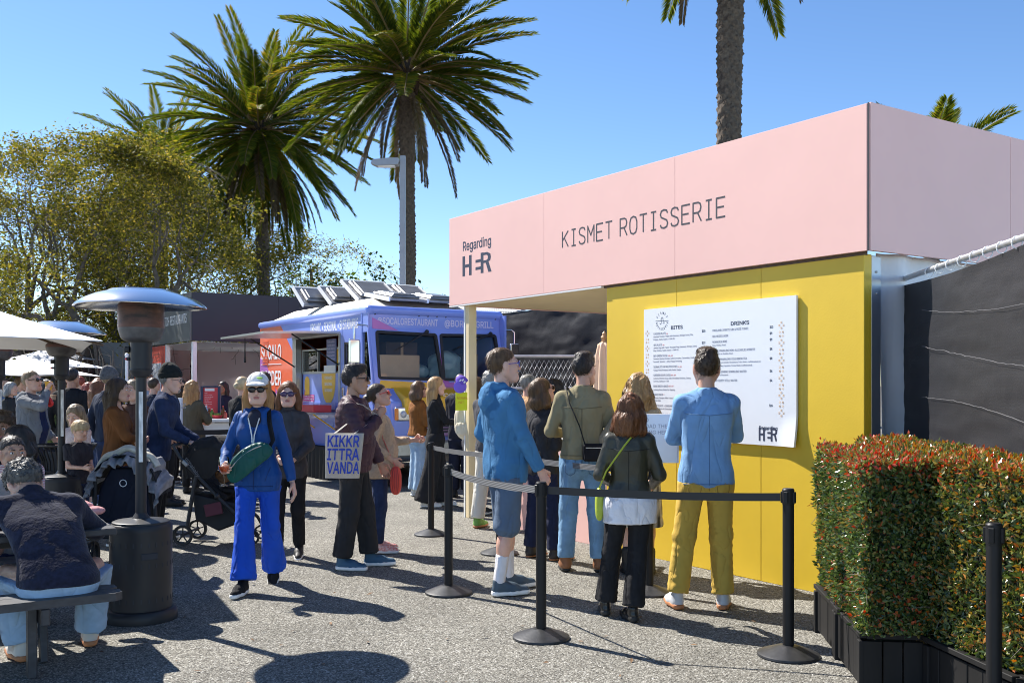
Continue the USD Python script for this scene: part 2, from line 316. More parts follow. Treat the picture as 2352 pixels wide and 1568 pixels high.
A, B = np.meshgrid(np.linspace(2.9, BF - 0.04, na), np.linspace(0.04, 3.05, nb), indexing='ij')
Pz = 2.60 - 0.06 * np.sin(np.pi * (A - 2.9) / 3.15) * np.sin(np.pi * B / 3.05)
P = O + A[..., None] * U + B[..., None] * N + Pz[..., None] * Z
part(booth, 'ceiling_cloth', slab(P, (0, 0, 1), 0.01), CREAM, smooth=40)
for a0, a1 in ((0.0635, 1.06), (1.063, 2.06), (2.063, 3.06)):
    part(booth, 'wall_panel', fbox(O, (a0, a1), (0.04, 0.13), (0.0, 2.575), 0.003), YELLOW)
for a0, a1 in ((3.064, 4.08), (4.084, 5.10)):
    part(booth, 'counter_panel', fbox(O, (a0, a1), (0.04, 0.09), (0.0, 1.0), 0.003), PINK)
part(booth, 'counter_top', fbox(O, (3.064, 5.13), (0.02, 0.55), (1.0, 1.035), 0.004), WHITE)
part(booth, 'post', cat([fbox(O, (5.72, 5.80), (0.06, 0.17), (0, 2.58), 0.004)]), CREAM)
part(booth, 'post_lip', fbox(O, (5.803, 5.83), (0.055, 0.175), (0, 2.58)), WHITE)
part(booth, 'corner_post', fbox(O, (0.07, 0.15), (0.135, 0.25), (0, 2.57), 0.006), ALU)
for z in (2.45, 2.29): part(booth, 'bolt', sphere(O + 0.066 * U + 0.19 * N + z * Z, 0.009, 1), GALV)
r = rng('tarp')                                  # loose white sheeting along the side
bb, zz = np.meshgrid(np.linspace(0.26, 3.0, 60), np.linspace(0.0, 2.6, 40), indexing='ij')
w = 0.035 * (meshkit.fbm(np.stack([bb * 5, zz * 1.2, bb * 0], -1), 3, 5) - 0.5) * 2 + 0.02 * np.sin(bb * 17 + zz)
P = O + (0.09 + w)[..., None] * U + bb[..., None] * N + zz[..., None] * Z
part(booth, 'side_sheet', slab(P, U, 0.006), TARP, smooth=60)
for a in (0.4, 3.0, 5.76):
    part(booth, 'rear_post', fbox(O, (a, a + 0.08), (2.9, 3.0), (0, 2.6)), ALU)
# lettering on the fascia
def on_front(a, z, b=-0.0035): return O + a * U + b * N + z * Z
g, wd = pen('KISMET ROTISSERIE', 0.166, 0.103, 0.1452, 0.082, 0.0155)
sc = 2.315 / wd; g = shapely.affinity.scale(g, sc, 1, origin=(0, 0))
part(booth, 'lettering', prism(g, on_front(3.74, 3.04, -0.0), -U, Z, 0.0002, 0.0012), CHAR_INK)
part(booth, 'lettering', text('Regarding', 0.108, on_front(5.77, 3.232, 0), -U, Z, bold=True, width=0.645), NAVY_INK)
part(booth, 'emblem', prism(shapely.affinity.scale(her_logo(0.655), 1, 0.47, origin=(0, 0)), on_front(5.77, 2.925, 0), -U, Z, 0.0002, 0.0012), NAVY_INK)

# the menu board
def wall_pt(px, py, b=0.0):                      # where a survey pixel falls on the yellow wall
    o = O + (0.04 + b) * N; q = (px - 1176) / F
    t = (o[0] - q * o[1]) / (0.5546 + 0.8321 * q); p = o + t * U; p[2] = zat(py, p[1]); return p
menu = thing('menu_board', 'large white printed menu board headed BITES and DRINKS on the yellow wall', 'menu board', O + 1.57 * U + 0.03 * N + 1.1 * Z)
a0, a1, z0, z1 = 0.672, 2.475, 1.118, 2.314
AA, ZZ = np.meshgrid(np.linspace(a0, a1, 60), np.linspace(z0, z1, 40), indexing='ij')
curl = np.clip(1 - np.hypot((AA - a0) / 0.22, (ZZ - z0) / 0.26), 0, 1) ** 1.5 * 0.032
P = O + AA[..., None] * U + (0.012 - curl)[..., None] * N + ZZ[..., None] * Z
part(menu, 'board', slab(P, -N, -0.022), BOARD, smooth=40)
def cpt(cx, cy): return (1411.2 + 0.252 * cx, 649.2 + 0.252 * cy)
def mtext(s, x0, yb, x1, hpx, m, bold=False):
    d0, d1 = cpt(x0, yb), cpt(x1, yb); p, q = wall_pt(*d0, b=-0.0285), wall_pt(*d1, b=-0.0285)
    w = np.linalg.norm((q - p)[:2]); h = hpx * 0.252 * p[1] / F
    part(menu, 'lettering', text(s, h, p, -U, Z, width=w, bold=bold, depth=0.0006), m)
mtext('BITES', 513, 424, 622, 30, NAVY_INK, True); mtext('DRINKS', 1058, 388, 1228, 32, NAVY_INK, True)
for s, x0, y, x1 in (('CHICKEN PLATE', 355, 475, 467), ('VEG PLATE', 355, 577, 432), ('BIG GREEN SALAD', 355, 675, 482), ('SCHMALTZY OR VEG POTATOES', 355, 775, 574),
                     ('CHICKEN SOUP (16OZ)', 355, 850, 511), ('BONE BROTH (8OZ)', 355, 950, 490), ('SNACK PACK', 355, 1026, 442), ('CHOCOLATE + CARDAMOM PUDDING', 355, 1126, 625), ('CHOCOLATE CHIP COOKIE', 390, 1203, 610)):
    mtext(s, x0, y, x1, 18, GREY_INK)
for s, x0, y, x1 in (('Roasted Chicken Thigh with Hummus, Wedge Salad, Pita,', 355, 499, 718), ('Pickles, Garlic Sauce + Chili Oil', 355, 525, 548), ('Jammy Egg with Tahini-Roasted Veg, Hummus, Wedge Salad,', 355, 600, 752),
                     ('Pita, Pickles, Garlic Sauce + Chili Oil', 355, 625, 583), ('Farmers Market Greens with Avocado, Cucumber, Radish,', 355, 699, 745), ('Broccoli, Sprouts, + Miso Poppy Dressing', 355, 725, 613),
                     ('Crispy Fried Potatoes with Garlic Sauce', 355, 802, 607), ('Lemony Chicken Soup with Shredded Chicken, Celery,', 355, 876, 697), ('Carrots, Spinach + Dill', 355, 902, 495), ('Lemony Bone Broth for Sipping', 355, 979, 550),
                     ('A Nosty Sampler With Tahini, Feta, Dates', 355, 1053, 610), ('+ Pita Chips', 355, 1077, 423), ('A Layer Each of Chocolate & Cardamom', 355, 1151, 610)):
    mtext(s, x0, y, x1, 13, GREY_INK)
for s, x0, y, x1 in (('GF', 472, 471, 488), ('VG', 438, 573, 455), ('VG, GF', 488, 671, 533), ('V, GF', 580, 771, 613), ('GF, DF', 515, 847, 560), ('GF, DF', 495, 947, 538), ('V', 447, 1024, 455), ('Thank you for supporting Regarding HER', 395, 1378, 640)):
    mtext(s, x0, y, x1, 12, CORAL_INK)
for s, x0, y, x1 in (('FREELAND SPIRITS GIN & ROSÉ TONIC', 893, 445, 1220), ('BIG NOISE LAGER', 893, 498, 1037), ('NOMADICA WINE', 893, 549, 1027), ('DE SOI SPARKLING NON-ALCOHOLIC APERITIF', 893, 630, 1283),
                     ('OLIPOT SPARKLING COLD BREW TEA', 893, 707, 1208), ('SAN PELLEGRINO SPARKLING WATER', 893, 820, 1203), ('RAIN EQUITY STILL WATER', 893, 899, 1119)):
    mtext(s, x0, y, x1, 19, GREY_INK)
for s, x0, y, x1 in (('Red, White, Rosé', 893, 577, 1014), ('Très Rosé or Golden Hour', 893, 655, 1080), ('Elderberry Lavender Rosemary Tulsi (non-caffeinated) or', 893, 733, 1335), ('Lemon Cayenne Yerba Mate (caffeinated)', 938, 762, 1255), ('Plain & Flavored', 918, 846, 1036)):
    mtext(s, x0, y, x1, 13, GREY_INK)
for s, x0, y in (('$20', 797, 450), ('$19', 797, 557), ('$12', 1415, 413), ('$9', 1415, 470), ('$9', 1415, 527), ('$8', 1415, 612), ('$8', 1415, 698), ('$6', 1415, 813), ('$4', 1415, 899), ('$24', 1411, 1127)):
    mtext(s, x0, y, x0 + (31 if len(s) > 2 else 23), 20, NAVY_INK, True)
mtext('Regarding', 1316, 1335, 1486, 32, NAVY_INK, True)
p = wall_pt(*cpt(1316, 1438), b=-0.0285); q = wall_pt(*cpt(1488, 1438), b=-0.0285); w = np.linalg.norm((q - p)[:2])
part(menu, 'emblem', prism(shapely.affinity.scale(her_logo(w), 1, 0.70, origin=(0, 0)), p, -U, Z, 0.0001, 0.0007), NAVY_INK)
def ornament(cx, y0, y1, n, sz):                 # the column of little burst marks
    out = []
    for k in range(n):
        c = wall_pt(*cpt(cx, y0 + (y1 - y0) * k / (n - 1)), b=-0.0285); s = sz
        for q in range(4):
            th = q * math.pi / 2 + (math.pi / 4 if k % 2 else 0)
            for o in (-0.16, 0.16):
                d = V(math.cos(th), math.sin(th), 0); e = V(-math.sin(th), math.cos(th), 0)
                l = LineString([(d * 0.42 + e * o)[:2] * s, (d * 0.95 + e * o)[:2] * s]).buffer(s * 0.055, cap_style=2)
                out.append(prism(l, c, -U, Z, 0.0001, 0.0007))
    part(menu, 'border_pattern', cat(out), GOLD_INK)
ornament(1522, 387, 1187, 11, 0.032); ornament(300, 462, 1010, 9, 0.028)
c = wall_pt(*cpt(433, 348), b=-0.0285); out = []
for word, base, sgn in (('KISMET', 90, -1), ('ROTISSERIE', 270, 1)):      # round stamp: words bent along a ring
    n = len(word); span = 22 * (n - 1)
    for k, ch in enumerate(word):
        th = math.radians(base + sgn * (k - (n - 1) / 2) * (24 if n < 8 else 17)); rad = 0.064
        d = -U * math.cos(th) + Z * math.sin(th); tx = (-U * math.sin(th) - Z * math.cos(th)) * (1 if sgn < 0 else -1); up = d if sgn < 0 else -d
        out.append(text(ch, 0.020, c + d * (rad if sgn < 0 else rad + 0.02) - tx * 0.007, tx, up, xs=0.8, depth=0.0006))
out.append(prism(LineString([(-.085, .004), (.085, -.001)]).buffer(.0016), c, -U, Z, 0.0001, 0.0007))
out.append(prism(LineString([(-.03, -.02), (-.02, -.03), (-.01, -.02), (-.012, .02), (0, .034), (.012, .03), (.014, .01), (.026, -.004), (.03, -.022), (.012, -.02)]).buffer(.0018), c, -U, Z, 0.0001, 0.0007))
part(menu, 'stamp', cat(out), NAVY_INK)

# ================================================================ black screen fence on the right
def cloth_fence(name, label, p0, p1, h, seams, seed, nx=160, nz=70, wr=0.018, sag=0.0):
    p0, p1 = V(*p0), V(*p1); L = np.linalg.norm(p1 - p0); d = (p1 - p0) / L; nn = np.cross(d, Z)
    t = thing(name, label, 'fence', p0)
    s, z = np.meshgrid(np.linspace(0, L, nx), np.linspace(0.02, h - 0.02, nz), indexing='ij')
    q = np.stack([s * 1.6, z * 2.2, s * 0], -1)
    w = wr * (2 * meshkit.fbm(q, 4, seed) - 1) + wr * 0.7 * (2 * meshkit.fbm(q * [1, 4.5, 1], 3, seed + 3) - 1)
    zz = z - sag * np.sin(np.pi * ((s / 2.4) % 1)) * (z / h) ** 3
    P = p0 + s[..., None] * d + w[..., None] * nn + zz[..., None] * Z
    part(t, 'screen_cloth', slab(P, nn, 0.004), SCREEN, smooth=60)
    return t, d, nn, L
FA, FB = V(3.03, 7.90, 0), V(2.62, 3.0, 0)
rf, d, nn, L = cloth_fence('screen_fence', 'tall fence hung with creased black screen cloth on a steel pipe behind the hedge', FA, FB, 2.40, 3, 7, 220, 90, 0.012, 0.03)
sg = -nn if (nn @ V(-1, 0, 0)) < 0 else nn        # side that faces the camera
part(rf, 'top_rail', bar(FA + 2.42 * Z, FB + 2.42 * Z, 0.020, 12), GALV, smooth=60)
for k in range(14):
    c = FA + d * (0.85 + k * 0.21) + 2.405 * Z + sg * 0.002
    part(rf, 'tie', tube([c + sg * 0.03 * math.cos(a) + Z * (0.035 * math.sin(a)) for a in np.linspace(0, 2 * np.pi, 13)], 0.004, 5), WHITE)
r = rng('seam')
for zc in (2.2, 1.88, 1.52, 1.12):
    pts = [FA + d * s + Z * (zc + 0.05 * math.sin(s * 1.3 + zc * 4) - 0.05 * s + 0.002 * r.normal()) + sg * 0.022 for s in np.linspace(0.75, L, 60)]
    part(rf, 'seam', tube(pts, 0.0013, 4), mat('seam_thread', (0.15, 0.15, 0.155), 0.5, 0.5, 60.0))
part(rf, 'pole', bar(FA, FA + 2.42 * Z, 0.03, 12), GALV, smooth=60)

# rear fences behind the booth and the truck
bf, d, nn, L = cloth_fence('screen_fence', 'high black screen cloth fence behind the truck and the open end of the booth', (-2.6, 22.6, 0), (3.4, 13.6, 0), 3.0, 0, 21, 160, 50, 0.035, 0.0)
part(bf, 'top_wire', tube([V(-2.6, 22.6, 3.03) + (V(3.4, 13.6, 3.03) - V(-2.6, 22.6, 3.03)) * k / 20 - Z * 0.03 * (k % 2) for k in range(21)], 0.02, 6), GALV)
ch = thing('chain_link_fence', 'bare chain link panel with two steel rails behind the people at the booth', 'fence', (0.7, 15.5, 0))
x0, x1 = -0.25, 1.75
for z in (2.06, 1.56, 0.35): part(ch, 'rail', bar(V(x0, 15.5, z), V(x1, 15.5, z), 0.026, 10), GALV, smooth=60)
for x in (x0, x1): part(ch, 'pole', bar(V(x, 15.5, 0), V(x, 15.5, 2.09), 0.028, 10), GALV, smooth=60)
out = []
for k in range(int((x1 - x0) / 0.075)):
    x = x0 + k * 0.075; m = int(1.79 / 0.075)
    out.append(tube([V(x + (0.0375 if j % 2 else 0) + (0.0375 if k % 2 else 0) * 0 , 15.5 + (0.006 if j % 2 else -0.006), 0.35 + j * 0.075) + V(0.0375 * 0, 0, 0) for j in range(m)], 0.0035, 3, False))
    out.append(tube([V(x + 0.075 - (0.0375 if j % 2 else 0), 15.5 + (-0.006 if j % 2 else 0.006), 0.35 + j * 0.075) for j in range(m)], 0.0035, 3, False))
part(ch, 'wire_mesh', cat(out), GALV, kind='stuff')

# white corrugated shed with a rounded eave, far behind
sh = thing('corrugated_shed', 'far white corrugated metal building with a rounded eave above the truck', 'building', (-3, 50, 0))
Rr, Hh = 2.6, 7.4
prof = [(0, 0), (0, Hh - Rr)] + [(Rr - Rr * math.cos(a), Hh - Rr + Rr * math.sin(a)) for a in np.linspace(0.1, np.pi / 2, 14)] + [(9, Hh + 0.3)]
pa, pb = V(-5.05, 61, 0), V(0.3, 40, 0); L = np.linalg.norm(pb - pa); d = (pb - pa) / L; inn = V(-d[1], d[0], 0); inn = inn if inn[0] > 0 else -inn
s = np.arange(0, L, 0.11); rib = np.where((np.arange(len(s)) % 4) < 2, 0.05, 0.0)
pr = np.array(prof); tn = np.gradient(pr, axis=0); no = np.stack([-tn[:, 1], tn[:, 0]], 1); no /= np.linalg.norm(no, axis=1, keepdims=True)
P = np.zeros((len(s), len(pr), 3))
for j in range(len(pr)):
    P[:, j] = pa + s[:, None] * d + (pr[j, 0] + no[j, 0] * rib)[:, None] * inn + (pr[j, 1] + no[j, 1] * rib)[:, None] * Z
part(sh, 'cladding', slab(P, inn, 0.3), WHITE)
part(sh, 'gutter', bar(pa - inn * 0.12 + Z * 4.0, pb - inn * 0.12 + Z * 4.0, 0.06, 6), WHITE)
# ================================================================ palms
BARK_P = mat('palm_bark', (0.045, 0.032, 0.023), 0.9, 0.4, 14.0, 0.6, 60, col2=(0.12, 0.09, 0.062))
FROND = leafy('palm_leaflets', [(0.0, (0.042, 0.072, 0.010)), (0.5, (0.088, 0.125, 0.015)), (0.8, (0.15, 0.165, 0.020)), (1.0, (0.28, 0.21, 0.035))], 0.55, 0.4, 0.12)
FROND_OLD = leafy('palm_leaflets_dry', [(0.0, (0.07, 0.055, 0.028)), (0.6, (0.14, 0.10, 0.05)), (1.0, (0.22, 0.17, 0.10))], 0.6, 0.15)
RACHIS = mat('palm_rachis', (0.20, 0.13, 0.045), 0.5, 0.2, 6.0)
BOOTS = mat('palm_boots', (0.05, 0.032, 0.02), 0.9, 0.4, 20.0, 0.6, 40)
def frond_mesh(base, az, el, L, droop, r, nl=130, wl=0.46, twist=0.0):
    """one feather leaf: an arching rachis with two ranks of narrow folded leaflets"""
    n = 14; s = np.linspace(0, 1, n); h = V(math.cos(az), math.sin(az), 0)
    ang = el - droop * s ** 1.3; st = L / (n - 1)
    p = np.zeros((n, 3)); p[0] = base
    for i in range(1, n): p[i] = p[i - 1] + st * (h * math.cos(ang[i]) + Z * math.sin(ang[i]))
    side0 = V(-h[1], h[0], 0); p += side0 * (twist * s ** 2 * L)[:, None]
    rach = tube(p, np.linspace(0.035, 0.006, n), 5)
    q = np.linspace(0.13, 0.995, nl); c = np.stack([np.interp(q, s, p[:, k]) for k in range(3)], 1)
    tg = np.stack([np.interp(q, s, np.gradient(p, axis=0)[:, k]) for k in range(3)], 1); tg /= np.linalg.norm(tg, axis=1, keepdims=True)
    sd = np.cross(tg, Z); sd /= np.maximum(np.linalg.norm(sd, axis=1, keepdims=True), 1e-6); up = np.cross(sd, tg)
    ln = wl * np.clip(np.sin(np.pi * (0.12 + 0.80 * q)) ** 0.7, 0.25, 1); vs, fs, o = [], [], 0
    for sg in (-1, 1):
        sw = 0.75 + 0.55 * q + r.normal(0, 0.06, nl); lift = r.uniform(0.15, 0.5, nl)
        d = tg * sw[:, None] + sg * sd * 0.85 + up * lift[:, None] - Z * 0.10; d /= np.linalg.norm(d, axis=1, keepdims=True)
        l = ln * r.uniform(0.82, 1.1, nl); w = 0.019
        wd = np.cross(d, up * 1.0 + tg * 0.6 * r.normal(0, 1, nl)[:, None]); wd /= np.maximum(np.linalg.norm(wd, axis=1, keepdims=True), 1e-6)
        mid = c + d * (l * 0.5)[:, None] ; tip = c + d * l[:, None] - Z * (0.10 * l)[:, None]
        v = np.stack([c, mid + wd * w, tip, mid - wd * w, ], 1).reshape(-1, 3); k = np.arange(nl)[:, None] * 4 + o
        vs.append(v); fs += [k + [0, 1, 2], k + [0, 2, 3]]; o += nl * 4
    return rach, (np.concatenate(vs), np.concatenate(fs))
def palm(label, foot, crown_z, rad, L, n, seed, lean=(0, 0), dry=9, els=(-0.75, 1.35), nl=130, only=None):
    r = rng(seed); t = thing('palm_tree', label, 'palm tree', foot, 0, None); foot = V(*foot); top = V(foot[0] + lean[0], foot[1] + lean[1], crown_z)
    nz, nt = int(crown_z / 0.055), 36; z = np.linspace(0, 1, nz); th = np.arange(nt + 1) / nt * 2 * np.pi
    TH, ZZ = np.meshgrid(th, z * crown_z, indexing='ij')
    ph = ZZ / 0.24; kk = 7                          # spiral of old leaf bases
    a = (ph + kk * TH / (2 * np.pi)) % 1; b = (ph * 0.9 - 6 * TH / (2 * np.pi)) % 1
    boss = np.maximum(0, 1 - np.abs(a - 0.5) * 2) * (0.5 + 0.5 * np.maximum(0, 1 - np.abs(b - 0.5) * 2))
    rr = rad * (1.0 + 0.10 * np.exp(-ZZ / 0.5) + 0.35 * np.clip((ZZ - crown_z + 0.8) / 0.8, 0, 1) ** 2) * (0.84 + 0.36 * boss + 0.04 * meshkit.noise(np.stack([TH * 3, ZZ * 9, TH * 0], -1), 3)) * (1 + 0.05 * np.sin(ZZ * 1.7 + seed))
    P = np.stack([foot[0] + lean[0] * (ZZ / crown_z) ** 1.4 + rr * np.cos(TH), foot[1] + lean[1] * (ZZ / crown_z) ** 1.4 + rr * np.sin(TH), ZZ], -1)
    part(t, 'trunk', grid_mesh(P), BARK_P, smooth=50)
    part(t, 'crown_shaft', cat([sphere(top + Z * 0.1, (rad * 1.5, rad * 1.5, 0.55), 2)] + [tube([top + V(math.cos(q), math.sin(q), 0) * rad * 1.2 + Z * r.uniform(-0.5, 0.2), top + V(math.cos(q), math.sin(q), 0) * rad * 2.1 + Z * r.uniform(0.1, 0.5)], [0.07, 0.02], 4) for q in r.uniform(0, 6.28, 40)]), BOOTS)
    for i in range(n + dry):
        old = i >= n
        u = (i + 0.5) / n if not old else 0
        el = els[1] - (els[1] - els[0]) * u ** 0.85 + r.normal(0, 0.08) if not old else r.uniform(-1.1, -0.6)
        az = i * 2.39996 + r.normal(0, 0.15); ln = L * (0.84 + 0.2 * r.random()) * (0.9 if el > 0.9 else 1.0)
        base = top + V(math.cos(az), math.sin(az), 0) * rad * 0.9 + Z * (0.25 * (1 - u) if not old else -0.3)
        if only is not None and not only(az, el): continue
        dr = r.uniform(0.35, 0.75) * (1.0 if el > 0.2 else 0.8) if not old else r.uniform(0.4, 0.7)
        rach, lv = frond_mesh(base, az, el, ln * (0.86 if old else 1), dr, r, nl, 0.56 if not old else 0.30, r.normal(0, 0.05))
        f = part(t, 'frond', lv, FROND_OLD if old else FROND, tone=np.clip(tones(len(lv[0]), 4, r, 0, 0.85) + r.normal(0.05, 0.12), 0, 1))
        if not old: part(f, 'rachis', rach, RACHIS)
    return t
palm('date palm with a full round crown rising beside the street lamp', (at(938, 29)[0], 29, 0), 10.55, 0.215, 3.85, 78, 11, (-0.05, 0), 8, (-0.48, 1.25))
palm('date palm with a dense drooping crown left of the street lamp', (at(611, 36)[0], 36, 0), 10.7, 0.215, 4.35, 112, 23, (-0.25, 0), 18, (-1.15, 1.4))
palm('tall palm whose trunk rises behind the pink fascia and leaves the frame', (at(1668, 19.5)[0], 19.5, 0), 11.9, 0.235, 3.5, 46, 37, (0.12, 0), 5, (-0.72, 1.3))
palm('shorter palm half hidden behind the leafy tree at left', (at(372, 44)[0], 44, 0), 11.3, 0.23, 3.9, 60, 41, (0, 0), 4, (-0.9, 1.4), 100)
palm('palm of which only frond tips show over the right end of the pink fascia', (at(2140, 26)[0], 26, 0), 6.9, 0.2, 2.5, 22, 53, (0, 0), 0, (0.1, 1.4), 90)

# ================================================================ leafy trees
BARK = mat('tree_bark', (0.06, 0.05, 0.04), 0.9, 0.35, 8.0, 0.5, 30, col2=(0.13, 0.11, 0.09))
LEAF_OLIVE = leafy('olive_leaves', [(0.0, (0.042, 0.052, 0.011)), (0.5, (0.105, 0.112, 0.019)), (0.85, (0.185, 0.168, 0.028)), (1.0, (0.29, 0.235, 0.055))], 0.6, 0.55, 0.2)
LEAF_GREEN = leafy('bush_leaves', [(0.0, (0.03, 0.06, 0.012)), (0.5, (0.07, 0.125, 0.022)), (1.0, (0.15, 0.19, 0.04))], 0.5, 0.4)
def leaves_at(c, size, r, per=1, asp=0.45):
    c = np.repeat(c, per, 0); n = len(c); d = r.normal(0, 1, (n, 3)) * [1, 1, 0.6]; d /= np.linalg.norm(d, axis=1, keepdims=True)
    e = np.cross(d, r.normal(0, 1, (n, 3))); e /= np.maximum(np.linalg.norm(e, axis=1, keepdims=True), 1e-6)
    s = size * r.uniform(0.6, 1.3, n)[:, None]
    v = np.stack([c - d * s * 0.5, c + e * s * asp * 0.5, c + d * s * 0.5, c - e * s * asp * 0.5], 1).reshape(-1, 3); k = np.arange(n)[:, None] * 4
    return v, np.concatenate([k + [0, 1, 2], k + [0, 2, 3]])
def leafy_tree(name, label, foot, height, spread, seed, limbs=5, depth=6, fork=0.30, leaf=0.13, nleaf=26000, trunk=0.3, lean=(0, 0), keep=1.0, lm=None, up=0.28, low=0.55):
    r = rng(seed); foot = V(*foot); t = thing(name, label, 'tree', foot)
    tubes, tips = [], []
    def grow(p, d, L, rad, k):
        n = 5; pts = [p]; q = p
        for i in range(n):
            d = unit(d + r.normal(0, 0.17, 3) + Z * (0.03 if k > 1 else 0.02)); q = q + d * (L / n); pts.append(q)
        r1 = rad * (0.72 if k else 0.82); tubes.append((pts, np.linspace(rad, r1, n + 1), k))
        if k >= depth - 3: tips.extend((pts[2], pts[3], pts[4], pts[5]))
        if k >= depth: return
        m = 2 if r.random() < 0.62 else 3
        for _ in range(m):
            ax = unit(np.cross(d, r.normal(0, 1, 3))); an = r.uniform(0.4, 1.05)
            nd = unit(d * math.cos(an) + ax * math.sin(an)); nd = unit(nd + Z * r.uniform(-0.3, up + 0.1))
            grow(q, nd, L * r.uniform(0.66, 0.86), r1 * r.uniform(0.55, 0.78), k + 1)
    h0 = height * fork * low; base = foot + V(lean[0], lean[1], h0)
    tubes.append(([foot, foot + (base - foot) * 0.5 + V(r.normal(0, .08), 0, 0), base], np.array([trunk * 1.2, trunk, trunk * 0.9]), 0))
    for i in range(limbs):
        az = i * 2 * np.pi / limbs + r.normal(0, 0.3); el = r.uniform(0.2, 1.1)
        grow(base, V(math.cos(az) * math.cos(el), math.sin(az) * math.cos(el), math.sin(el)), height * 0.27, trunk * r.uniform(0.5, 0.7), 1)
    lo = np.array([q[-1] for q, _, _ in tubes]); sc_z = (height - h0) / max(np.percentile(lo[:, 2], 98) - h0, 0.1); sc_r = spread / max(np.percentile(np.hypot(lo[:, 0] - base[0], lo[:, 1] - base[1]), 95), 0.1)
    def fit(p): p = np.asarray(p, float); k = np.clip((p[..., 2:] - h0) / 0.3, 0, 1); q = np.where(p[..., 2:] > h0, base + (p - base) * np.array([sc_r, sc_r, sc_z]), p); lim = h0 + (height - h0) * (1 - .42 * np.clip(np.hypot(q[..., 0:1] - base[0], q[..., 1:2] - base[1]) / spread, 0, 1.3) ** 2); q[..., 2:] = np.where(q[..., 2:] > lim - .5, lim - .5 + .5 * np.tanh((q[..., 2:] - lim + .5) / 1.2), q[..., 2:]); return q
    part(t, 'trunk', cat([tube(fit(p), rr, 8 if k < 2 else (5 if k < 4 else 3), k < 2) for p, rr, k in tubes if k < 4]), BARK, smooth=60)
    part(t, 'twigs', cat([tube(fit(p)[::1], np.maximum(rr, 0.006), 3, False) for p, rr, k in tubes if k >= 4]), BARK, kind='stuff')
    tp = fit(np.array(tips)); tp = tp[r.random(len(tp)) < keep]
    i = r.integers(0, len(tp), nleaf); c = tp[i] + r.normal(0, 0.17 * height / 8, (nleaf, 3))
    g = meshkit.fbm(c * 0.55, 3, seed); c = c[g + r.normal(0, 0.07, nleaf) > 0.455]; q = c - V(-7.05, 21.8, 0); qa, qb = q @ U, q @ N; c = c[~((qa > -.3) & (qa < 6.3) & (qb > -.4) & (qb < 6.2) & (c[:, 2] < 3.8))]
    lv = leaves_at(c, leaf, r); part(t, 'crown', lv, lm or LEAF_OLIVE, tone=tones(len(lv[0]), 4, r))
    return t
leafy_tree('leafy_tree', 'wide olive leafed tree with dark crossing limbs at the far left', (at(205, 27)[0], 27, 0), 8.5, 5.6, 101, 7, 7, 0.30, 0.10, 105000, 0.30, (0.2, 0.3), up=0.04)
leafy_tree('leafy_tree', 'olive leafed tree leaving the frame behind the white parasol', (at(-20, 29)[0], 29, 0), 8.6, 5.4, 211, 7, 7, 0.30, 0.10, 95000, 0.28, up=0.04)
leafy_tree('leafy_tree', 'thin olive leafed tree behind the dark booth, open enough to show sky', (at(520, 41)[0], 41, 0), 8.8, 7.4, 307, 6, 7, 0.30, 0.12, 62000, 0.22, (0.2, 0), 0.8, up=0.0)
leafy_tree('leafy_tree', 'olive leafed tree between the palms and the wide tree', (at(310, 31)[0], 31, 0), 8.9, 4.6, 409, 7, 7, 0.30, 0.10, 90000, 0.24, up=0.04)
def bush(label, c, rx, h, n, seed, leaf=0.16, z0=0.0, lm=None):
    r = rng(seed); c = V(*c); t = thing('bush', label, 'bush', c); st, pts = [], []
    for k in range(14):
        a = r.uniform(0, 6.28); tip = c + V(math.cos(a) * rx * r.uniform(0.1, 1), math.sin(a) * rx * 0.4, h * r.uniform(0.75, 1.05))
        m = c + (tip - c) * 0.5 + r.normal(0, 0.15, 3); st.append(tube([c, m, tip], [0.03, 0.02, 0.006], 4)); q = r.random((n // 14, 1)) ** 0.7
        pts.append(m + (tip - m) * q + r.normal(0, 0.13 * h / 3, (n // 14, 3)))
    part(t, 'stems', cat(st), BARK, kind='stuff'); lv = leaves_at(np.concatenate(pts), leaf, r, asp=0.6); part(t, 'leaves', lv, lm or LEAF_GREEN, kind='stuff', tone=tones(len(lv[0]), 4, r)); return t
bush('bright green bush over the roof at the rear of the food truck', (at(700, 29)[0], 29, 0), 1.4, 4.9, 900, 5)
bush('bright green bush with loose shoots above the solar panels', (at(810, 30)[0], 30, 0), 1.9, 5.2, 1300, 6)
bush('green bush between the palm trunk and the corrugated shed', (at(972, 31)[0], 31, 0), 0.9, 4.5, 700, 7)

# ================================================================ street lamp and far pole
lp = thing('street_lamp', 'grey street lamp post with one flat lamp head in front of a palm trunk', 'street lamp', (at(925, 26)[0], 26, 0))
lx = at(925, 26)[0]; LG = mat('lamp_grey', (0.30, 0.31, 0.33), 0.5, 0.05, metal=0.3)
part(lp, 'post', obox((lx, 26, 3.8), (X, Y, Z), (0.075, 0.075, 3.8), 0.012), LG)
part(lp, 'lamp_head', prism(Polygon([(0, .02), (-.06, -.10), (-.62, -.13), (-.76, -.06), (-.70, .03), (-.3, .07), (-.05, .07)]), (lx - 0.06, 26.14, 7.45), X, Z, 0.0, 0.30), LG)
part(lp, 'lens', obox((lx - 0.42, 26, 7.325), (X, Y, Z), (0.22, 0.11, 0.012)), WHITE)
fp = thing('light_pole', 'thin dark pole standing far behind the dark booth', 'pole', (at(715, 48)[0], 48, 0))
part(fp, 'post', bar(at(715, 48), at(715, 48, 7.1), 0.07, 8), BLACKP); part(fp, 'head', obox(at(715, 48, 7.15), (X, Y, Z), (0.16, 0.12, 0.07), 0.02), BLACKP)
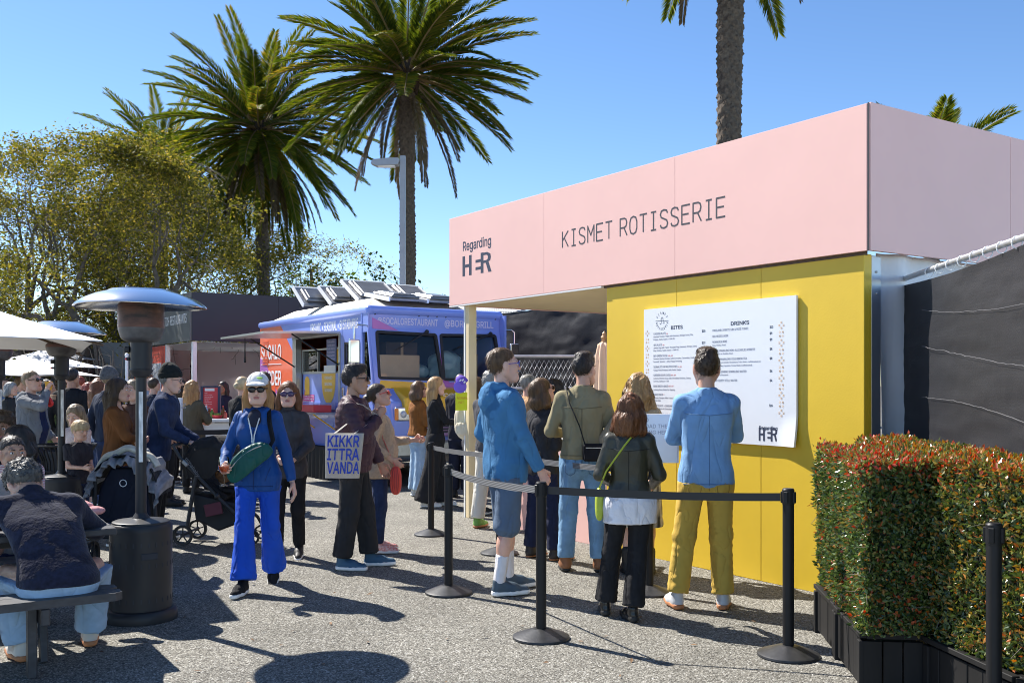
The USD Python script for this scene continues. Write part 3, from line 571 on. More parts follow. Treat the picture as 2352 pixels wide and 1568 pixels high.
# ================================================================ the dark booth behind
DARKG = mat('grey_green_panel', (0.12, 0.125, 0.118), 0.6, 0.05, 2.0)
NAVYP = mat('navy_panel', (0.020, 0.023, 0.036), 0.6, 0.06, 2.0)
REDP = mat('coral_red_panel', (0.66, 0.10, 0.06), 0.55, 0.05, 2.0)
REDM = mat('menu_red', (0.62, 0.055, 0.06), 0.5, 0.05)
G2 = V(-7.05, 21.8, 0)
b2 = thing('food_booth', 'dark navy and grey booth with a coral wall and white lining at left', 'food booth', G2)
for a0, a1 in ((0.0, 2.0), (2.003, 4.0), (4.003, 6.0)): part(b2, 'fascia_panel', fbox(G2, (a0, a1), (0, 0.04), (2.59, 3.66), 0.004), DARKG)
for c0, c1 in ((0.041, 2.0), (2.003, 4.0), (4.003, 6.0)): part(b2, 'fascia_panel', fbox(G2, (-0.02, 0.02), (c0, c1), (2.59, 3.66), 0.004), NAVYP)
part(b2, 'roof', fbox(G2, (0.03, 5.98), (0.05, 5.95), (3.5, 3.505)), tentcloth('roof_canvas', (0.85, 0.85, 0.85), 0.6))
part(b2, 'ceiling_cloth', fbox(G2, (0.03, 5.98), (0.05, 5.95), (2.56, 2.565)), tentcloth('roof_canvas', (0.85, 0.85, 0.85), 0.6))
for a0, a1 in ((2.3, 3.3), (3.303, 4.3), (4.303, 5.3)): part(b2, 'wall_panel', fbox(G2, (a0, a1), (0.04, 0.14), (0, 2.56), 0.003), REDP)
part(b2, 'back_lining', fbox(G2, (5.3, 5.33), (0.2, 5.9), (0, 2.56)), SCREEN_IN)
part(b2, 'back_lining', fbox(G2, (0.1, 5.3), (5.8, 5.83), (0, 2.56)), SCREEN_IN)
for a, b in ((0.03, 0.06), (2.2, 0.06), (0.03, 3.0), (0.03, 5.8)): part(b2, 'post', fbox(G2, (a, a + 0.1), (b, b + 0.1), (0, 2.58), 0.006), WHITE)
part(b2, 'lettering', text('SCRATCH RESTAURANTS', 0.21, G2 + 2.62 * U + 3.0 * Z, -U, Z, width=2.35), WHITE_INK)
bm = thing('menu_board', 'white menu sheet on the coral wall of the dark booth', 'menu board', G2 + 3.0 * U + 1.2 * Z)
part(bm, 'board', fbox(G2, (2.55, 3.75), (0.015, 0.035), (1.15, 2.15)), BOARD)
part(bm, 'lettering', cat([text(s, 0.05, G2 + 3.6 * U + (2.0 - 0.1 * i) * Z + 0.013 * N, -U, Z, xs=0.8) for i, s in enumerate(('MENU', 'NIGIRI SET', 'HAND ROLLS', 'SAKE', 'TEA'))]), GREY_INK)
ct = thing('serving_counter', 'white serving counter with bottles under the dark booth', 'counter', at(500, 18.3))
c0 = at(458, 18.3)
part(ct, 'counter_top', obox(c0 + V(0.62, 0.25, 0.97), (X, Y, Z), (0.70, 0.36, 0.03), 0.008), WHITE)
for x in (0.02, 0.62, 1.22): part(ct, 'leg_panel', obox(c0 + V(x, 0.25, 0.47), (X, Y, Z), (0.05, 0.30, 0.465), 0.006), WHITE)
part(ct, 'front_panel', obox(c0 + V(0.62, 0.02, 0.72), (X, Y, Z), (0.54, 0.012, 0.2)), WHITE)
rb = thing('menu_stand', 'red menu board in a dark frame standing on the white serving counter', 'menu stand', at(484, 18.6, 1.0))
q = at(484, 18.62)
part(rb, 'frame', cat([obox(q + V(-0.16, 0, 1.29), (X, Y, Z), (0.02, 0.03, 0.31)), obox(q + V(0.16, 0, 1.29), (X, Y, Z), (0.02, 0.03, 0.31)), obox(q + V(0, 0, 1.585), (X, Y, Z), (0.14, 0.03, 0.015))]), NAVY_INK)
part(rb, 'panel', obox(q + V(0, 0.012, 1.285), (X, Y, Z), (0.139, 0.012, 0.284)), REDM)
part(rb, 'header', obox(q + V(-0.02, -0.002, 1.53), (X, Y, Z), (0.09, 0.003, 0.025)), WHITE_INK)
part(rb, 'lettering', cat([text(s, 0.014, q + V(-0.12, -0.001, 1.46 - 0.034 * i), X, Z) for i, s in enumerate(('MENU', 'Ceviche tostada', 'Green corn tamale', 'Carnitas taco', 'Fish taco', 'Mushroom taco', 'Chips and salsa', 'DRINKS', 'Agua fresca', 'Beer', 'Wine', 'Soda'))]), WHITE_INK)
def bottle(label, p, r, h, m, capm, name='bottle'):
    t = thing(name, label, 'bottle', p); part(t, 'body', lathe([(0, 0), (r, 0.002), (r, h * 0.6), (r * 0.9, h * 0.68), (r * 0.36, h * 0.8), (r * 0.36, h * 0.94), (0, h * 0.94)], 12), m, smooth=50, world=False)
    part(t, 'cap', lathe([(0, h * 0.93), (r * 0.42, h * 0.93), (r * 0.42, h), (0, h)], 10), capm, world=False); return t
AMBER = mat('amber_glass', (0.16, 0.05, 0.01), 0.1, 0.1, coat=0.5); CLEARB = mat('pale_blue_plastic', (0.35, 0.5, 0.62), 0.12, 0.1, coat=0.5); GREENB = mat('green_glass', (0.12, 0.22, 0.04), 0.1, 0.1, coat=0.5)
CANR = mat('coral_can', (0.6, 0.12, 0.08), 0.3, 0.1)
for i, (px, h, m, cm, lb) in enumerate(((474, 0.24, CLEARB, WHITE, 'clear blue water bottle before the red menu stand'), (480, 0.19, AMBER, BLACKP, 'short amber bottle next to the water bottle before the red menu stand'), (487, 0.18, GREENB, WHITE, 'green bottle before the right edge of the red menu stand'),
                                     (512, 0.23, AMBER, REDM, 'amber sauce bottle at the right end of the white serving counter'), (517, 0.14, CANR, WHITE, 'small coral can at the right end of the white serving counter'))):
    bottle(lb, at(px, 18.42, 1.002), 0.036, h, m, cm)
fb = thing('basket', 'low basket of green limes on the white serving counter', 'basket', at(500, 18.42, 1.002))
part(fb, 'basket', lathe([(0, 0), (0.08, 0.0), (0.11, 0.06), (0.10, 0.06), (0.075, 0.012), (0, 0.012)], 16), REDM, world=False)
for k in range(6): part(fb, 'lime', sphere((0.05 * math.cos(k), 0.05 * math.sin(k), 0.06 + 0.01 * (k % 2)), 0.03, 1), mat('lime', (0.25, 0.40, 0.05), 0.4), world=False)

# ================================================================ the food truck
C = V(-2.316, 16.0, 0)
BLUE = mat('periwinkle_paint', (0.215, 0.30, 0.73), 0.28, 0.03, 2.0, coat=0.35)
ORNG = mat('orange_paint', (0.80, 0.135, 0.05), 0.3, 0.03, 2.0, coat=0.3)
PURP = mat('purple_paint', (0.42, 0.13, 0.46), 0.3, 0.03, 2.0, coat=0.3)
YELP = mat('truck_yellow', (0.82, 0.46, 0.015), 0.3, 0.03, 2.0, coat=0.3)
MAG = mat('magenta_paint', (0.60, 0.07, 0.30), 0.3, 0.03, coat=0.3)
LILAC = mat('lilac_ink', (0.62, 0.60, 0.80), 0.5, 0.03)
CHROME = mat('chrome', (0.75, 0.76, 0.78), 0.1, 0.03, metal=1.0)
STEEL = mat('brushed_steel', (0.45, 0.45, 0.44), 0.3, 0.1, 8.0, metal=0.8)
ROOFC = mat('cream_roof', (0.60, 0.55, 0.46), 0.6, 0.18, 3.0, 0.2, 20)
GLASS = glassy('window_glass', (0.93, 0.96, 0.96), 1.32)
DARK = mat('dark_interior', (0.03, 0.032, 0.04), 0.8, 0.2)
KRAFT = mat('cardboard', (0.60, 0.40, 0.235), 0.8, 0.06, 4.0)
tk = thing('food_truck', 'periwinkle food truck with orange rear, yellow hood and a raised serving hatch', 'food truck', C)
def tp(a, b, z): return C + a * U + b * N + z * Z
def tbox(a, b, z, ch=0.0): return fbox(C, a, b, z, ch)
def side(poly, t0=0.0, t1=0.03): return prism(poly, tp(0, 0, 0), -U, Z, t0, t1)      # polygon in (-a, z)
def P2(*pts): return Polygon([(-a, z) for a, z in pts])
TL, TW, TH = 5.02, 2.5, 2.87
wall = P2((0.2, .55), (0.2, TH - 0.06), (TL, TH - 0.06), (TL, .55)).difference(P2((1.12, 1.17), (1.12, 2.46), (3.06, 2.46), (3.06, 1.17))).difference(P2((0.33, 1.80), (0.33, 2.30), (0.86, 2.30), (0.86, 1.80)).buffer(0.03))
part(tk, 'side_panel', side(wall, -0.03, 0.0), BLUE)
part(tk, 'side_panel', fbox(C, (0.2, TL), (TW - 0.03, TW), (0.55, TH - 0.06)), BLUE, label='plain far side panel')
part(tk, 'rear_panel', tbox((TL - 0.03, TL), (0.031, TW - 0.031), (0.55, TH - 0.06)), ORNG)
part(tk, 'floor', tbox((0, TL - 0.04), (0.04, TW - 0.04), (0.5, 0.56)), DARK)
part(tk, 'roof_deck', tbox((0.0, TL), (0.0, TW), (TH - 0.06, TH - 0.01), 0.02), BLUE)
part(tk, 'roof_rail', cat([bar(tp(-0.02, 0.02, TH - 0.05), tp(TL, 0.02, TH - 0.05), 0.065, 12), bar(tp(-0.02, TW - 0.02, TH - 0.05), tp(TL, TW - 0.02, TH - 0.05), 0.065, 12), bar(tp(-0.02, 0.02, TH - 0.05), tp(-0.02, TW - 0.02, TH - 0.05), 0.075, 12), sphere(tp(-0.02, 0.02, TH - 0.05), 0.078, 2), sphere(tp(-0.02, TW - 0.02, TH - 0.05), 0.078, 2)]), BLUE, smooth=60)
hump = m3.Manifold.hull_points(np.array([tp(a, b, z) for a, b, z in [(0.35, .12, TH), (TL - .1, .12, TH), (0.35, TW - .12, TH), (TL - .1, TW - .12, TH), (1.0, .55, TH + .24), (TL - .6, .5, TH + .22), (1.0, TW - .55, TH + .24), (TL - .6, TW - .5, TH + .22)]]))
part(tk, 'roof_hump', hump, ROOFC)
# painted shapes
t_ = 0.0
part(tk, 'orange_paint', side(P2((3.10, .56), (3.10, 2.12), (3.92, TH - .07), (TL, TH - .07), (TL, .56)), 0.0005, 0.004), ORNG)
part(tk, 'purple_paint', side(P2((TL, 2.18), (4.65, 2.02), (4.25, 1.62), (3.75, 1.30), (3.35, .95), (3.2, .56), (TL, .56)), 0.0045, 0.007), PURP)
part(tk, 'orange_disc', side(Polygon([(-4.55 + .42 * math.cos(a), 1.42 + .42 * math.sin(a)) for a in np.linspace(0, 6.28, 30)]), 0.0075, 0.009), ORNG)
for s, a, z, h, w in (('SOCALO', 4.95, 2.13, 0.27, 1.12), ('BORDER', 4.95, 1.62, 0.27, 1.12), ('GRILL', 4.95, 1.17, 0.27, 1.02)):
    part(tk, 'lettering', text(s, h, tp(a, -0.0095, z), -U, Z, width=w, bold=True), WHITE_INK)
part(tk, 'lettering_rule', side(P2((4.95, 2.02), (4.95, 2.035), (3.82, 2.035), (3.82, 2.02)), 0.0095, 0.012), WHITE_INK)
part(tk, 'lettering', text('ORGANIC • SEASONAL • SUSTAINABLE', 0.155, tp(2.40, -0.001, 2.555), -U, Z, width=2.03, bold=True), WHITE_INK)
part(tk, 'seam_strip', cat([tbox((0.2, TL), (-0.004, -0.0005), (2.755, 2.775)), tbox((0.98, 0.99), (-0.004, -0.0005), (2.47, 2.75))]), BLUE)
part(tk, 'rivets', cat([sphere(tp(a, -0.002, 2.765), 0.008, 0) for a in np.arange(0.25, TL, 0.14)]), BLUE, kind='stuff')
part(tk, 'vent', cat([tbox((4.55, 4.85), (-0.012, -0.003), (2.32 + .05 * k, 2.345 + .05 * k)) for k in range(4)] + [tbox((4.55, 4.85), (-0.02, -0.01), (2.02 + .05 * k, 2.045 + .05 * k)) for k in range(4)]), ORNG)
# service opening
part(tk, 'opening_frame', cat([tbox((1.06, 1.12), (-0.02, 0.1), (1.17, 2.46)), tbox((3.06, 3.24), (-0.012, 0.1), (1.17, 2.46)), tbox((1.06, 3.24), (-0.02, 0.1), (2.46, 2.50))]), STEEL)
part(tk, 'counter_front', tbox((1.12, 3.06), (0.12, 0.15), (1.17, 1.82)), BLUE)
part(tk, 'yellow_badge', prism(Polygon([(-1.55, 1.82), (-2.15, 1.82)] + [(-1.85 - .30 * math.cos(a), 1.70 - .42 * math.sin(a)) for a in np.linspace(0, np.pi, 20)]), tp(0, 0.118, 0), -U, Z, 0.0, 0.003), YELP)
[part(tk, 'lettering', text(s, 0.05, tp(2.02, 0.1145, 1.72 - .11 * i), -U, Z, width=0.34, bold=True), WHITE_INK) for i, s in enumerate(('ORGANIC', 'SEASONAL', 'SUSTAINABLE'))]
part(tk, 'yellow_arch', prism(unary_union([sbox(-2.95, 1.42, -2.72, 1.66), Point(-2.835, 1.66).buffer(0.115)]), tp(0, 0.118, 0), -U, Z, 0.0, 0.003), YELP)
part(tk, 'magenta_label', prism(sbox(-3.04, 1.25, -2.5, 1.44), tp(0, 0.118, 0), -U, Z, 0.0, 0.003), MAG)
[part(tk, 'lettering', text(s, 0.026, tp(3.02, 0.1145, 1.40 - .05 * i), -U, Z, width=0.5), WHITE_INK) for i, s in enumerate(('Susan and Mary', 'Sustainable seafood', 'Organic rice and beans'))]
part(tk, 'window_frame', cat([tbox((1.14, 3.04), (0.10, 0.14), (1.82, 1.86)), tbox((1.14, 3.04), (0.10, 0.14), (2.24, 2.27)), tbox((2.28, 2.31), (0.10, 0.14), (1.86, 2.24)), tbox((1.14, 1.17), (0.10, 0.14), (1.86, 2.24)), tbox((3.01, 3.04), (0.10, 0.14), (1.86, 2.24))]), STEEL)
part(tk, 'window_pane', tbox((2.31, 3.01), (0.115, 0.12), (1.86, 2.24)), GLASS)
part(tk, 'inside_wall', tbox((1.0, TL - 0.1), (TW - 0.10, TW - 0.06), (0.56, TH - 0.1)), STEEL)
part(tk, 'inside_ceiling', tbox((0.3, TL - 0.1), (0.05, TW - 0.06), (2.68, 2.72)), STEEL)
part(tk, 'inside_shelf', cat([tbox((1.1, 3.2), (1.9, 2.35), (1.9, 1.95)), tbox((1.1, 3.2), (1.7, 2.35), (0.56, 1.35))]), STEEL)
part(tk, 'inside_equipment', cat([tbox((1.2, 1.75), (1.3, 1.8), (1.36, 2.2), 0.03), tbox((2.3, 2.8), (1.8, 2.3), (1.36, 1.75), 0.03)]), DARK)
part(tk, 'price_board', tbox((1.46, 1.86), (0.085, 0.098), (1.86, 2.42)), mat('slate_blue', (0.13, 0.16, 0.34), 0.5))
part(tk, 'lettering', cat([text(s, 0.026, tp(1.83, 0.0835, 2.36 - .06 * i), -U, Z, width=0.32) for i, s in enumerate(('Chicken poblano', 'Carnitas taco', 'Fish taco', 'Tamales', 'Quesadilla', 'Churros'))]), LILAC)
part(tk, 'card_sign', tbox((1.44, 1.92), (0.06, 0.08), (1.83, 1.96)), WHITE)
part(tk, 'yellow_disc', prism(Point(-1.66, 2.1).buffer(0.26), tp(0, 0.112, 0), -U, Z, 0.0, 0.004), YELP)
# shelf, hatch and skirt
part(tk, 'serving_shelf', tbox((1.15, 3.1), (-0.42, 0.0), (1.12, 1.15), 0.006), STEEL)
part(tk, 'shelf_bracket', cat([bar(tp(a, -0.4, 1.12), tp(a, 0.0, 0.85), 0.012, 6) for a in (1.3, 2.2, 3.0)]), YELP)
part(tk, 'magenta_paint', side(P2((2.75, 1.0), (2.45, .86), (2.62, .6), (3.08, .6), (3.08, 1.05)), 0.0005, 0.003), MAG)
part(tk, 'yellow_stripe', side(P2((1.28, 1.08), (1.2, 1.08), (1.2, .56), (1.28, .56)), 0.0005, 0.003), YELP)
part(tk, 'louvre', cat([tbox((1.35, 1.8), (-0.012, -0.001), (.78 + .035 * k, .80 + .035 * k)) for k in range(6)] + [tbox((1.5, 3.0), (0.10, 0.119), (1.19 + .032 * k, 1.208 + .032 * k)) for k in range(4)]), BLUE)
hat = np.array([tp(1.05, 0, 2.52), tp(3.25, 0, 2.52), tp(3.25, -1.33, 2.47), tp(1.05, -1.33, 2.58)])
part(tk, 'hatch', slab(np.array([[tp(1.04, -0.02, 2.49), tp(3.26, -0.02, 2.49)], [tp(1.04, -0.7, 2.475), tp(3.26, -0.7, 2.47)], [tp(1.04, -1.36, 2.45), tp(3.26, -1.36, 2.44)]]), Z, 0.035), STEEL)
[part(tk, 'hatch_strut', bar(tp(a, -0.85, 2.46), tp(a, 0, 1.95), 0.014, 6), BLACKP) for a in (1.12, 3.14)]
part(tk, 'hatch_strap', tube([tp(3.0, -1.0, 2.47), tp(3.0, -1.0, 2.25), tp(3.0, -1.0, 2.02)], [0.01, 0.012, 0.02], 5), BLACKP)
A_, Z_ = np.meshgrid(np.linspace(1.2, 3.05, 60), np.linspace(0.0, 0.56, 8), indexing='ij')
part(tk, 'skirt_cloth', slab(C + A_[..., None] * U + (-0.20 + 0.03 * np.sin(A_ * 38) * (1.2 - Z_))[..., None] * N + Z_[..., None] * Z, N, 0.01), BLACKP, smooth=50)
# door
dr = part(tk, 'door', tbox((0.26, 0.96), (-0.012, -0.0005), (0.6, 1.76)), BLUE)
part(dr, 'door_window', tbox((0.36, 0.83), (0.0, 0.008), (1.80, 2.30)), GLASS); part(dr, 'window_seal', cat([tbox((0.30, 0.34), (-0.014, 0.0), (1.77, 2.33)), tbox((0.85, 0.89), (-0.014, 0.0), (1.77, 2.33)), tbox((0.34, 0.85), (-0.014, 0.0), (1.77, 1.80)), tbox((0.34, 0.85), (-0.014, 0.0), (2.30, 2.33))]), RUBBER)
part(dr, 'handle', tbox((0.86, 0.93), (-0.05, -0.014), (1.42, 1.58), 0.01), CHROME)
# cab front: raked screen surround
def fr(b, z): return -0.02 - 0.22 * np.clip((2.55 - z) / 0.95, 0, 1)             # how far forward the front skin leans at height z
def front(poly, t0, t1, inset=0.0):               # polygon in (b, z) laid on the raked front, thickness t0..t1 outwards
    sol = []
    for g in getattr(poly, 'geoms', [poly]):
        m = trimesh.creation.extrude_polygon(g, 1.0, engine='earcut'); v = np.array(m.vertices); 
        a = fr(v[:, 0], v[:, 1]) - (t0 + (t1 - t0) * v[:, 2]); sol.append((C + a[:, None] * U + v[:, :1] * N + v[:, 1:2] * Z, m.faces))
    return cat(sol)
w1 = Polygon([(0.12, 1.76), (1.20, 1.74), (1.17, 2.42), (0.15, 2.44)]).buffer(0.055); w2 = Polygon([(1.30, 1.74), (2.38, 1.76), (2.35, 2.44), (1.33, 2.42)]).buffer(0.055)
skin = sbox(0.0, 1.55, TW, 2.55).difference(w1).difference(w2)
skin_t = sbox(0.0, 2.55, TW, TH - 0.06)
part(tk, 'front_panel', cat([front(skin, 0.0, 0.03), front(skin_t, 0.0, 0.03)]), BLUE)
part(tk, 'screen_seal', front(w1.difference(w1.buffer(-0.045)).union(w2.difference(w2.buffer(-0.045))), -0.01, 0.045), RUBBER)
for w in (w1, w2): part(tk, 'windscreen', front(w.buffer(-0.04), 0.005, 0.012), GLASS)
[part(tk, 'magenta_paint', q_, PURP) for q_ in ([front(Polygon([(0.05, 2.52), (0.52, 2.50), (0.05, 2.70)]), 0.031, 0.034), front(Polygon([(1.21, 1.56), (1.45, 1.56), (1.29, 1.75), (1.25, 2.15), (1.24, 2.15), (1.235, 1.75)]), 0.031, 0.034), front(Polygon([(1.0, 1.56), (2.44, 1.56), (2.44, 1.68), (1.4, 1.66)]), 0.031, 0.0335)])]
part(tk, 'yellow_paint', front(Polygon([(0.06, 1.56), (1.18, 1.56), (1.10, 1.645), (0.10, 1.69)]), 0.031, 0.034), YELP)
part(tk, 'orange_paint', front(Polygon([(1.45, 1.56), (1.9, 1.56), (1.75, 1.62), (1.5, 1.61)]), 0.034, 0.036), ORNG)
for s, b0, b1, z in (('@SOCALORESTAURANT', 0.14, 1.26, 2.60), ('@BORDERGRILL', 1.38, 2.36, 2.60)):
    part(tk, 'lettering', text(s, 0.105, tp(-0.051, b0, z), N, Z, width=b1 - b0, bold=True), LILAC)
part(tk, 'marker_light', cat([sphere(tp(-0.05, b, 2.76), 0.018, 1) for b in (0.10, 0.9, 1.07, 1.24, 1.41, 2.40)]), DARK)
for b0, b1, z0, z1 in ((1.03, 0.45, 2.50, 2.20), (2.28, 1.55, 2.50, 2.24)):
    part(tk, 'wiper', cat([tube([tp(-0.10, b0, z0), tp(-0.17, (b0 + b1) / 2, (z0 + z1) / 2), tp(-0.19, b1, z1)], [0.022, 0.012, 0.010], 5), sphere(tp(-0.09, b0, z0), 0.035, 1)]), RUBBER)
part(tk, 'quarter_glass', tbox((0.02, 0.17), (-0.004, 0.002), (1.72, 2.46)), GLASS)
[part(tk, 'cab_pillar', q_, BLUE) for q_ in ([tbox((0.17, 0.20), (-0.03, 0.03), (0.6, TH - 0.06)), tbox((-0.05, 0.20), (-0.02, 0.02), (2.47, TH - 0.06)), tbox((-0.22, 0.20), (-0.02, 0.02), (0.6, 1.70)),
     prism(Polygon([(0.02, 2.5), (0.06, 2.5), (0.23, 1.62), (0.19, 1.62)]), tp(0, 0.02, 0), -U, Z, 0.0, 0.05), tbox((-0.22, 0.20), (TW - 0.02, TW + 0.02), (0.6, TH - 0.06))])]
# things in the cab
for nm, lb, a, b, z, h, m in (('box', 'big cardboard box behind the left windscreen of the truck', 0.25, 0.62, 1.92, (0.18, 0.36, 0.19), KRAFT), ('box', 'dark box on the dashboard behind the upper box of the truck cab', 0.9, 0.95, 2.1, (0.25, 0.30, 0.25), mat('dark_box', (0.10, 0.07, 0.06), 0.8)),
                            ('box', 'leaning brown box behind the right windscreen of the truck', 0.30, 2.05, 1.93, (0.12, 0.14, 0.22), mat('brown_box', (0.16, 0.11, 0.07), 0.8))):
    t = thing(nm, lb, 'box', tp(a, b, z - h[2])); part(t, 'carton', obox(tp(a, b, z), (U, N, Z), h, 0.008), m); part(t, 'tape', obox(tp(a - h[0] - 0.001, b, z), (U, N, Z), (0.001, 0.025, h[2] * 0.98)), KRAFT)
BAGM = mat('cloudy_plastic', (0.30, 0.42, 0.42), 0.35, 0.2, 6.0, 0.5, 20)
r = rng('bags')
for lb, a, b, z, s in (('cloudy plastic sack behind the right windscreen of the truck', 0.35, 1.62, 1.93, (0.24, 0.30, 0.27)), ('smaller plastic sack beside the cardboard box in the truck cab', 0.32, 1.10, 1.84, (0.16, 0.17, 0.12))):
    v, f = sphere((0, 0, 0), s, 3); v = v * (0.8 + 0.45 * meshkit.fbm(v * 7, 3, 3))[:, None]
    single('sack', (v @ np.array([U, N, Z]) + tp(a, b, z), f), BAGM, lb, 'sack', smooth=True)
part(tk, 'dashboard', tbox((-0.15, 0.6), (0.06, TW - 0.06), (1.58, 1.70), 0.03), DARK)
part(tk, 'cab_bulkhead', tbox((1.0, 1.04), (0.16, TW - 0.06), (0.56, 2.68)), mat('blue_dark', (0.02, 0.03, 0.06), 0.7))
# nose
def hull(pts, r): return m3.Manifold.batch_hull([m3.Manifold.sphere(r, 20).translate(tuple(map(float, p))) for p in pts])
hood = hull([tp(a, b, z) for b in (0.30, 2.20) for a, z in ((-0.1, 1.56), (-0.45, 1.50), (-0.74, 1.38), (-0.77, 1.28), (-0.1, 0.95), (-0.77, 1.2))], 0.05)
part(tk, 'hood', hood, YELP, smooth=40)
for b0, b1 in ((0.02, 0.36), (2.14, 2.48)):
    part(tk, 'fender', hull([tp(a, b, z) for b in (b0 + 0.06, b1 - 0.04) for a, z in ((0.0, 1.50), (-0.35, 1.48), (-0.62, 1.30), (-0.70, 1.05), (-0.70, 0.85), (0.15, 0.85))], 0.08), BLUE, smooth=40)
part(tk, 'grille_surround', tbox((-0.80, -0.1), (0.48, 2.02), (0.80, 1.17), 0.02), mat('mauve_paint', (0.42, 0.24, 0.50), 0.35))
part(tk, 'grille', cat([tbox((-0.825, -0.80), (0.60, 1.90), (0.86 + .045 * k, 0.885 + .045 * k)) for k in range(7)]), DARK)
part(tk, 'lettering', text('SOCALO', 0.11, tp(-0.70, 0.95, 1.40), N, Z - 0.9 * U, width=0.62, bold=True), WHITE_INK)
for b in (0.25, 2.25):
    hl = part(tk, 'headlight', hull([tp(-0.76, b + d, z) for d in (-0.13, 0.16) for z in (1.08, 1.24)], 0.035), CHROME, smooth=40)
    part(hl, 'indicator', obox(tp(-0.792, b - 0.14, 1.16), (U, N, Z), (0.012, 0.035, 0.09), 0.01), mat('amber_lens', (0.75, 0.22, 0.02), 0.2, coat=0.6))
    for d in (-0.02, 0.13): part(hl, 'lamp', sphere(tp(-0.775, b + d, 1.16), 0.06, 2), mat('lamp_lens', (0.55, 0.57, 0.6), 0.05, coat=0.8, metal=0.3), smooth=True)
part(tk, 'bumper', tbox((-0.92, -0.74), (0.02, 2.48), (0.50, 0.74), 0.03), mat('dirty_chrome', (0.42, 0.41, 0.38), 0.28, 0.2, 6.0, metal=0.7))
part(tk, 'lower_valance', tbox((-0.74, 0.0), (0.06, 2.44), (0.62, 0.84)), BLUE)
for a in (-0.12, 3.9):
    for b in (0.16, 2.34):
        wh = part(tk, 'wheel', lathe([(0.20, -0.11), (0.36, -0.12), (0.395, -0.06), (0.395, 0.06), (0.36, 0.12), (0.20, 0.11)], 28, tp(a, b, 0.395), (U, Z, N)), RUBBER, smooth=40)
        part(wh, 'rim', lathe([(0, -0.07), (0.19, -0.09), (0.21, -0.10), (0.21, 0.10), (0.19, 0.09), (0, 0.07)], 20, tp(a, b, 0.395), (U, Z, N)), STEEL)
# mirrors
for b, s in ((-0.26, 1), (TW + 0.30, -1)):
    bs = 0.0 if s > 0 else TW
    mi = part(tk, 'mirror_arm', tube([tp(-0.02, bs, 2.57), tp(-0.05, b + 0.06 * s, 2.575), tp(-0.05, b, 2.54), tp(-0.05, b, 1.75), tp(-0.03, bs, 1.70)], 0.016, 8), CHROME, smooth=60)
    part(mi, 'mirror', hull([tp(-0.05 + 0.0 * d, b + d, z) for d in (-0.07, 0.07) for z in (1.98, 2.32)], 0.025), CHROME, smooth=40)
    part(mi, 'round_mirror', sphere(tp(-0.06, b - 0.02 * s, 1.80), (0.13, 0.13, 0.13), 2), CHROME, smooth=True)
# roof panels: shallow trays propped open
PANEL = mat('panel_back', (0.24, 0.24, 0.25), 0.35, 0.15, 5.0, metal=0.6)
for a, b0, b1, ln, tl, z in ((3.35, 0.12, 0.70, 0.62, 0.62, 3.10), (2.95, 0.50, 1.15, 0.68, 0.55, 3.11), (2.20, 0.70, 1.55, 0.85, 0.50, 3.14), (2.20, 1.60, 2.30, 0.85, 0.46, 3.14), (0.75, 0.60, 1.30, 0.95, 0.16, 3.05), (0.75, 1.34, 2.05, 0.95, 0.16, 3.05)):
    ax = unit(U * math.cos(tl) + Z * math.sin(tl)); up = unit(np.cross(ax, N)); up = up if up[2] > 0 else -up
    o = tp(a - 0.35, (b0 + b1) / 2, z); hw = (b1 - b0) / 2
    pn = part(tk, 'roof_panel', cat([obox(o + ax * ln / 2, (ax, N, up), (ln / 2, hw, 0.02), 0.006), obox(o + ax * ln / 2 + up * 0.045, (ax, N, up), (ln / 2 - .10, hw - .08, 0.025), 0.02), obox(o + ax * ln / 2 + up * 0.08, (ax, N, up), (ln / 2 - .16, hw - .14, 0.012), 0.01)]), PANEL)
    part(pn, 'rim', cat([obox(o + ax * (ln / 2) + N * (s * (hw + .012)), (ax, N, up), (ln / 2, 0.012, 0.035)) for s in (-1, 1)] + [obox(o + ax * (ln + .012), (ax, N, up), (0.012, hw + .024, 0.035))]), WHITE)
    part(pn, 'stay', bar(o + ax * ln * 0.8 - N * hw * 0.8, tp(a - 0.35 + ln * 0.5, b0 + 0.05, TH + 0.2), 0.01, 5), BLACKP)
# on the shelf
tr = thing('tray', 'red plastic tray on the serving shelf of the truck', 'tray', tp(1.55, -0.24, 1.152))
o = tp(1.55, -0.24, 1.152)
part(tr, 'tray', cat([obox(o + 0.01 * Z, (U, N, Z), (0.28, 0.15, 0.01))] + [obox(o + 0.06 * Z + U * (s * 0.28), (U, N, Z), (0.012, 0.15, 0.06)) for s in (-1, 1)] + [obox(o + 0.06 * Z + N * (s * 0.15), (U, N, Z), (0.28, 0.012, 0.06)) for s in (-1, 1)]), REDM)
jar = thing('drink_jar', 'clear drinks jar on the left of the serving shelf', 'jar', tp(2.75, -0.2, 1.152))
part(jar, 'jar', lathe([(0, 0), (0.09, 0.005), (0.10, 0.03), (0.10, 0.28), (0.06, 0.33), (0.05, 0.36), (0, 0.36)], 18, tp(2.75, -0.2, 1.152)), glassy('jar_glass', (0.85, 0.92, 0.95), 1.3), smooth=50); part(jar, 'lid', lathe([(0, 0.36), (0.06, 0.36), (0.06, 0.39), (0, 0.39)], 14, tp(2.75, -0.2, 1.152)), STEEL)
cu = thing('cup', 'orange paper cup on the serving shelf of the truck', 'cup', tp(2.38, -0.26, 1.152)); part(cu, 'cup', lathe([(0, 0), (0.04, 0.0), (0.05, 0.12), (0.046, 0.12), (0.037, 0.006), (0, 0.006)], 16, tp(2.38, -0.26, 1.152)), ORNG, smooth=40); part(cu, 'straw', bar(tp(2.38, -0.26, 1.17), tp(2.36, -0.28, 1.36), 0.005, 5), WHITE)
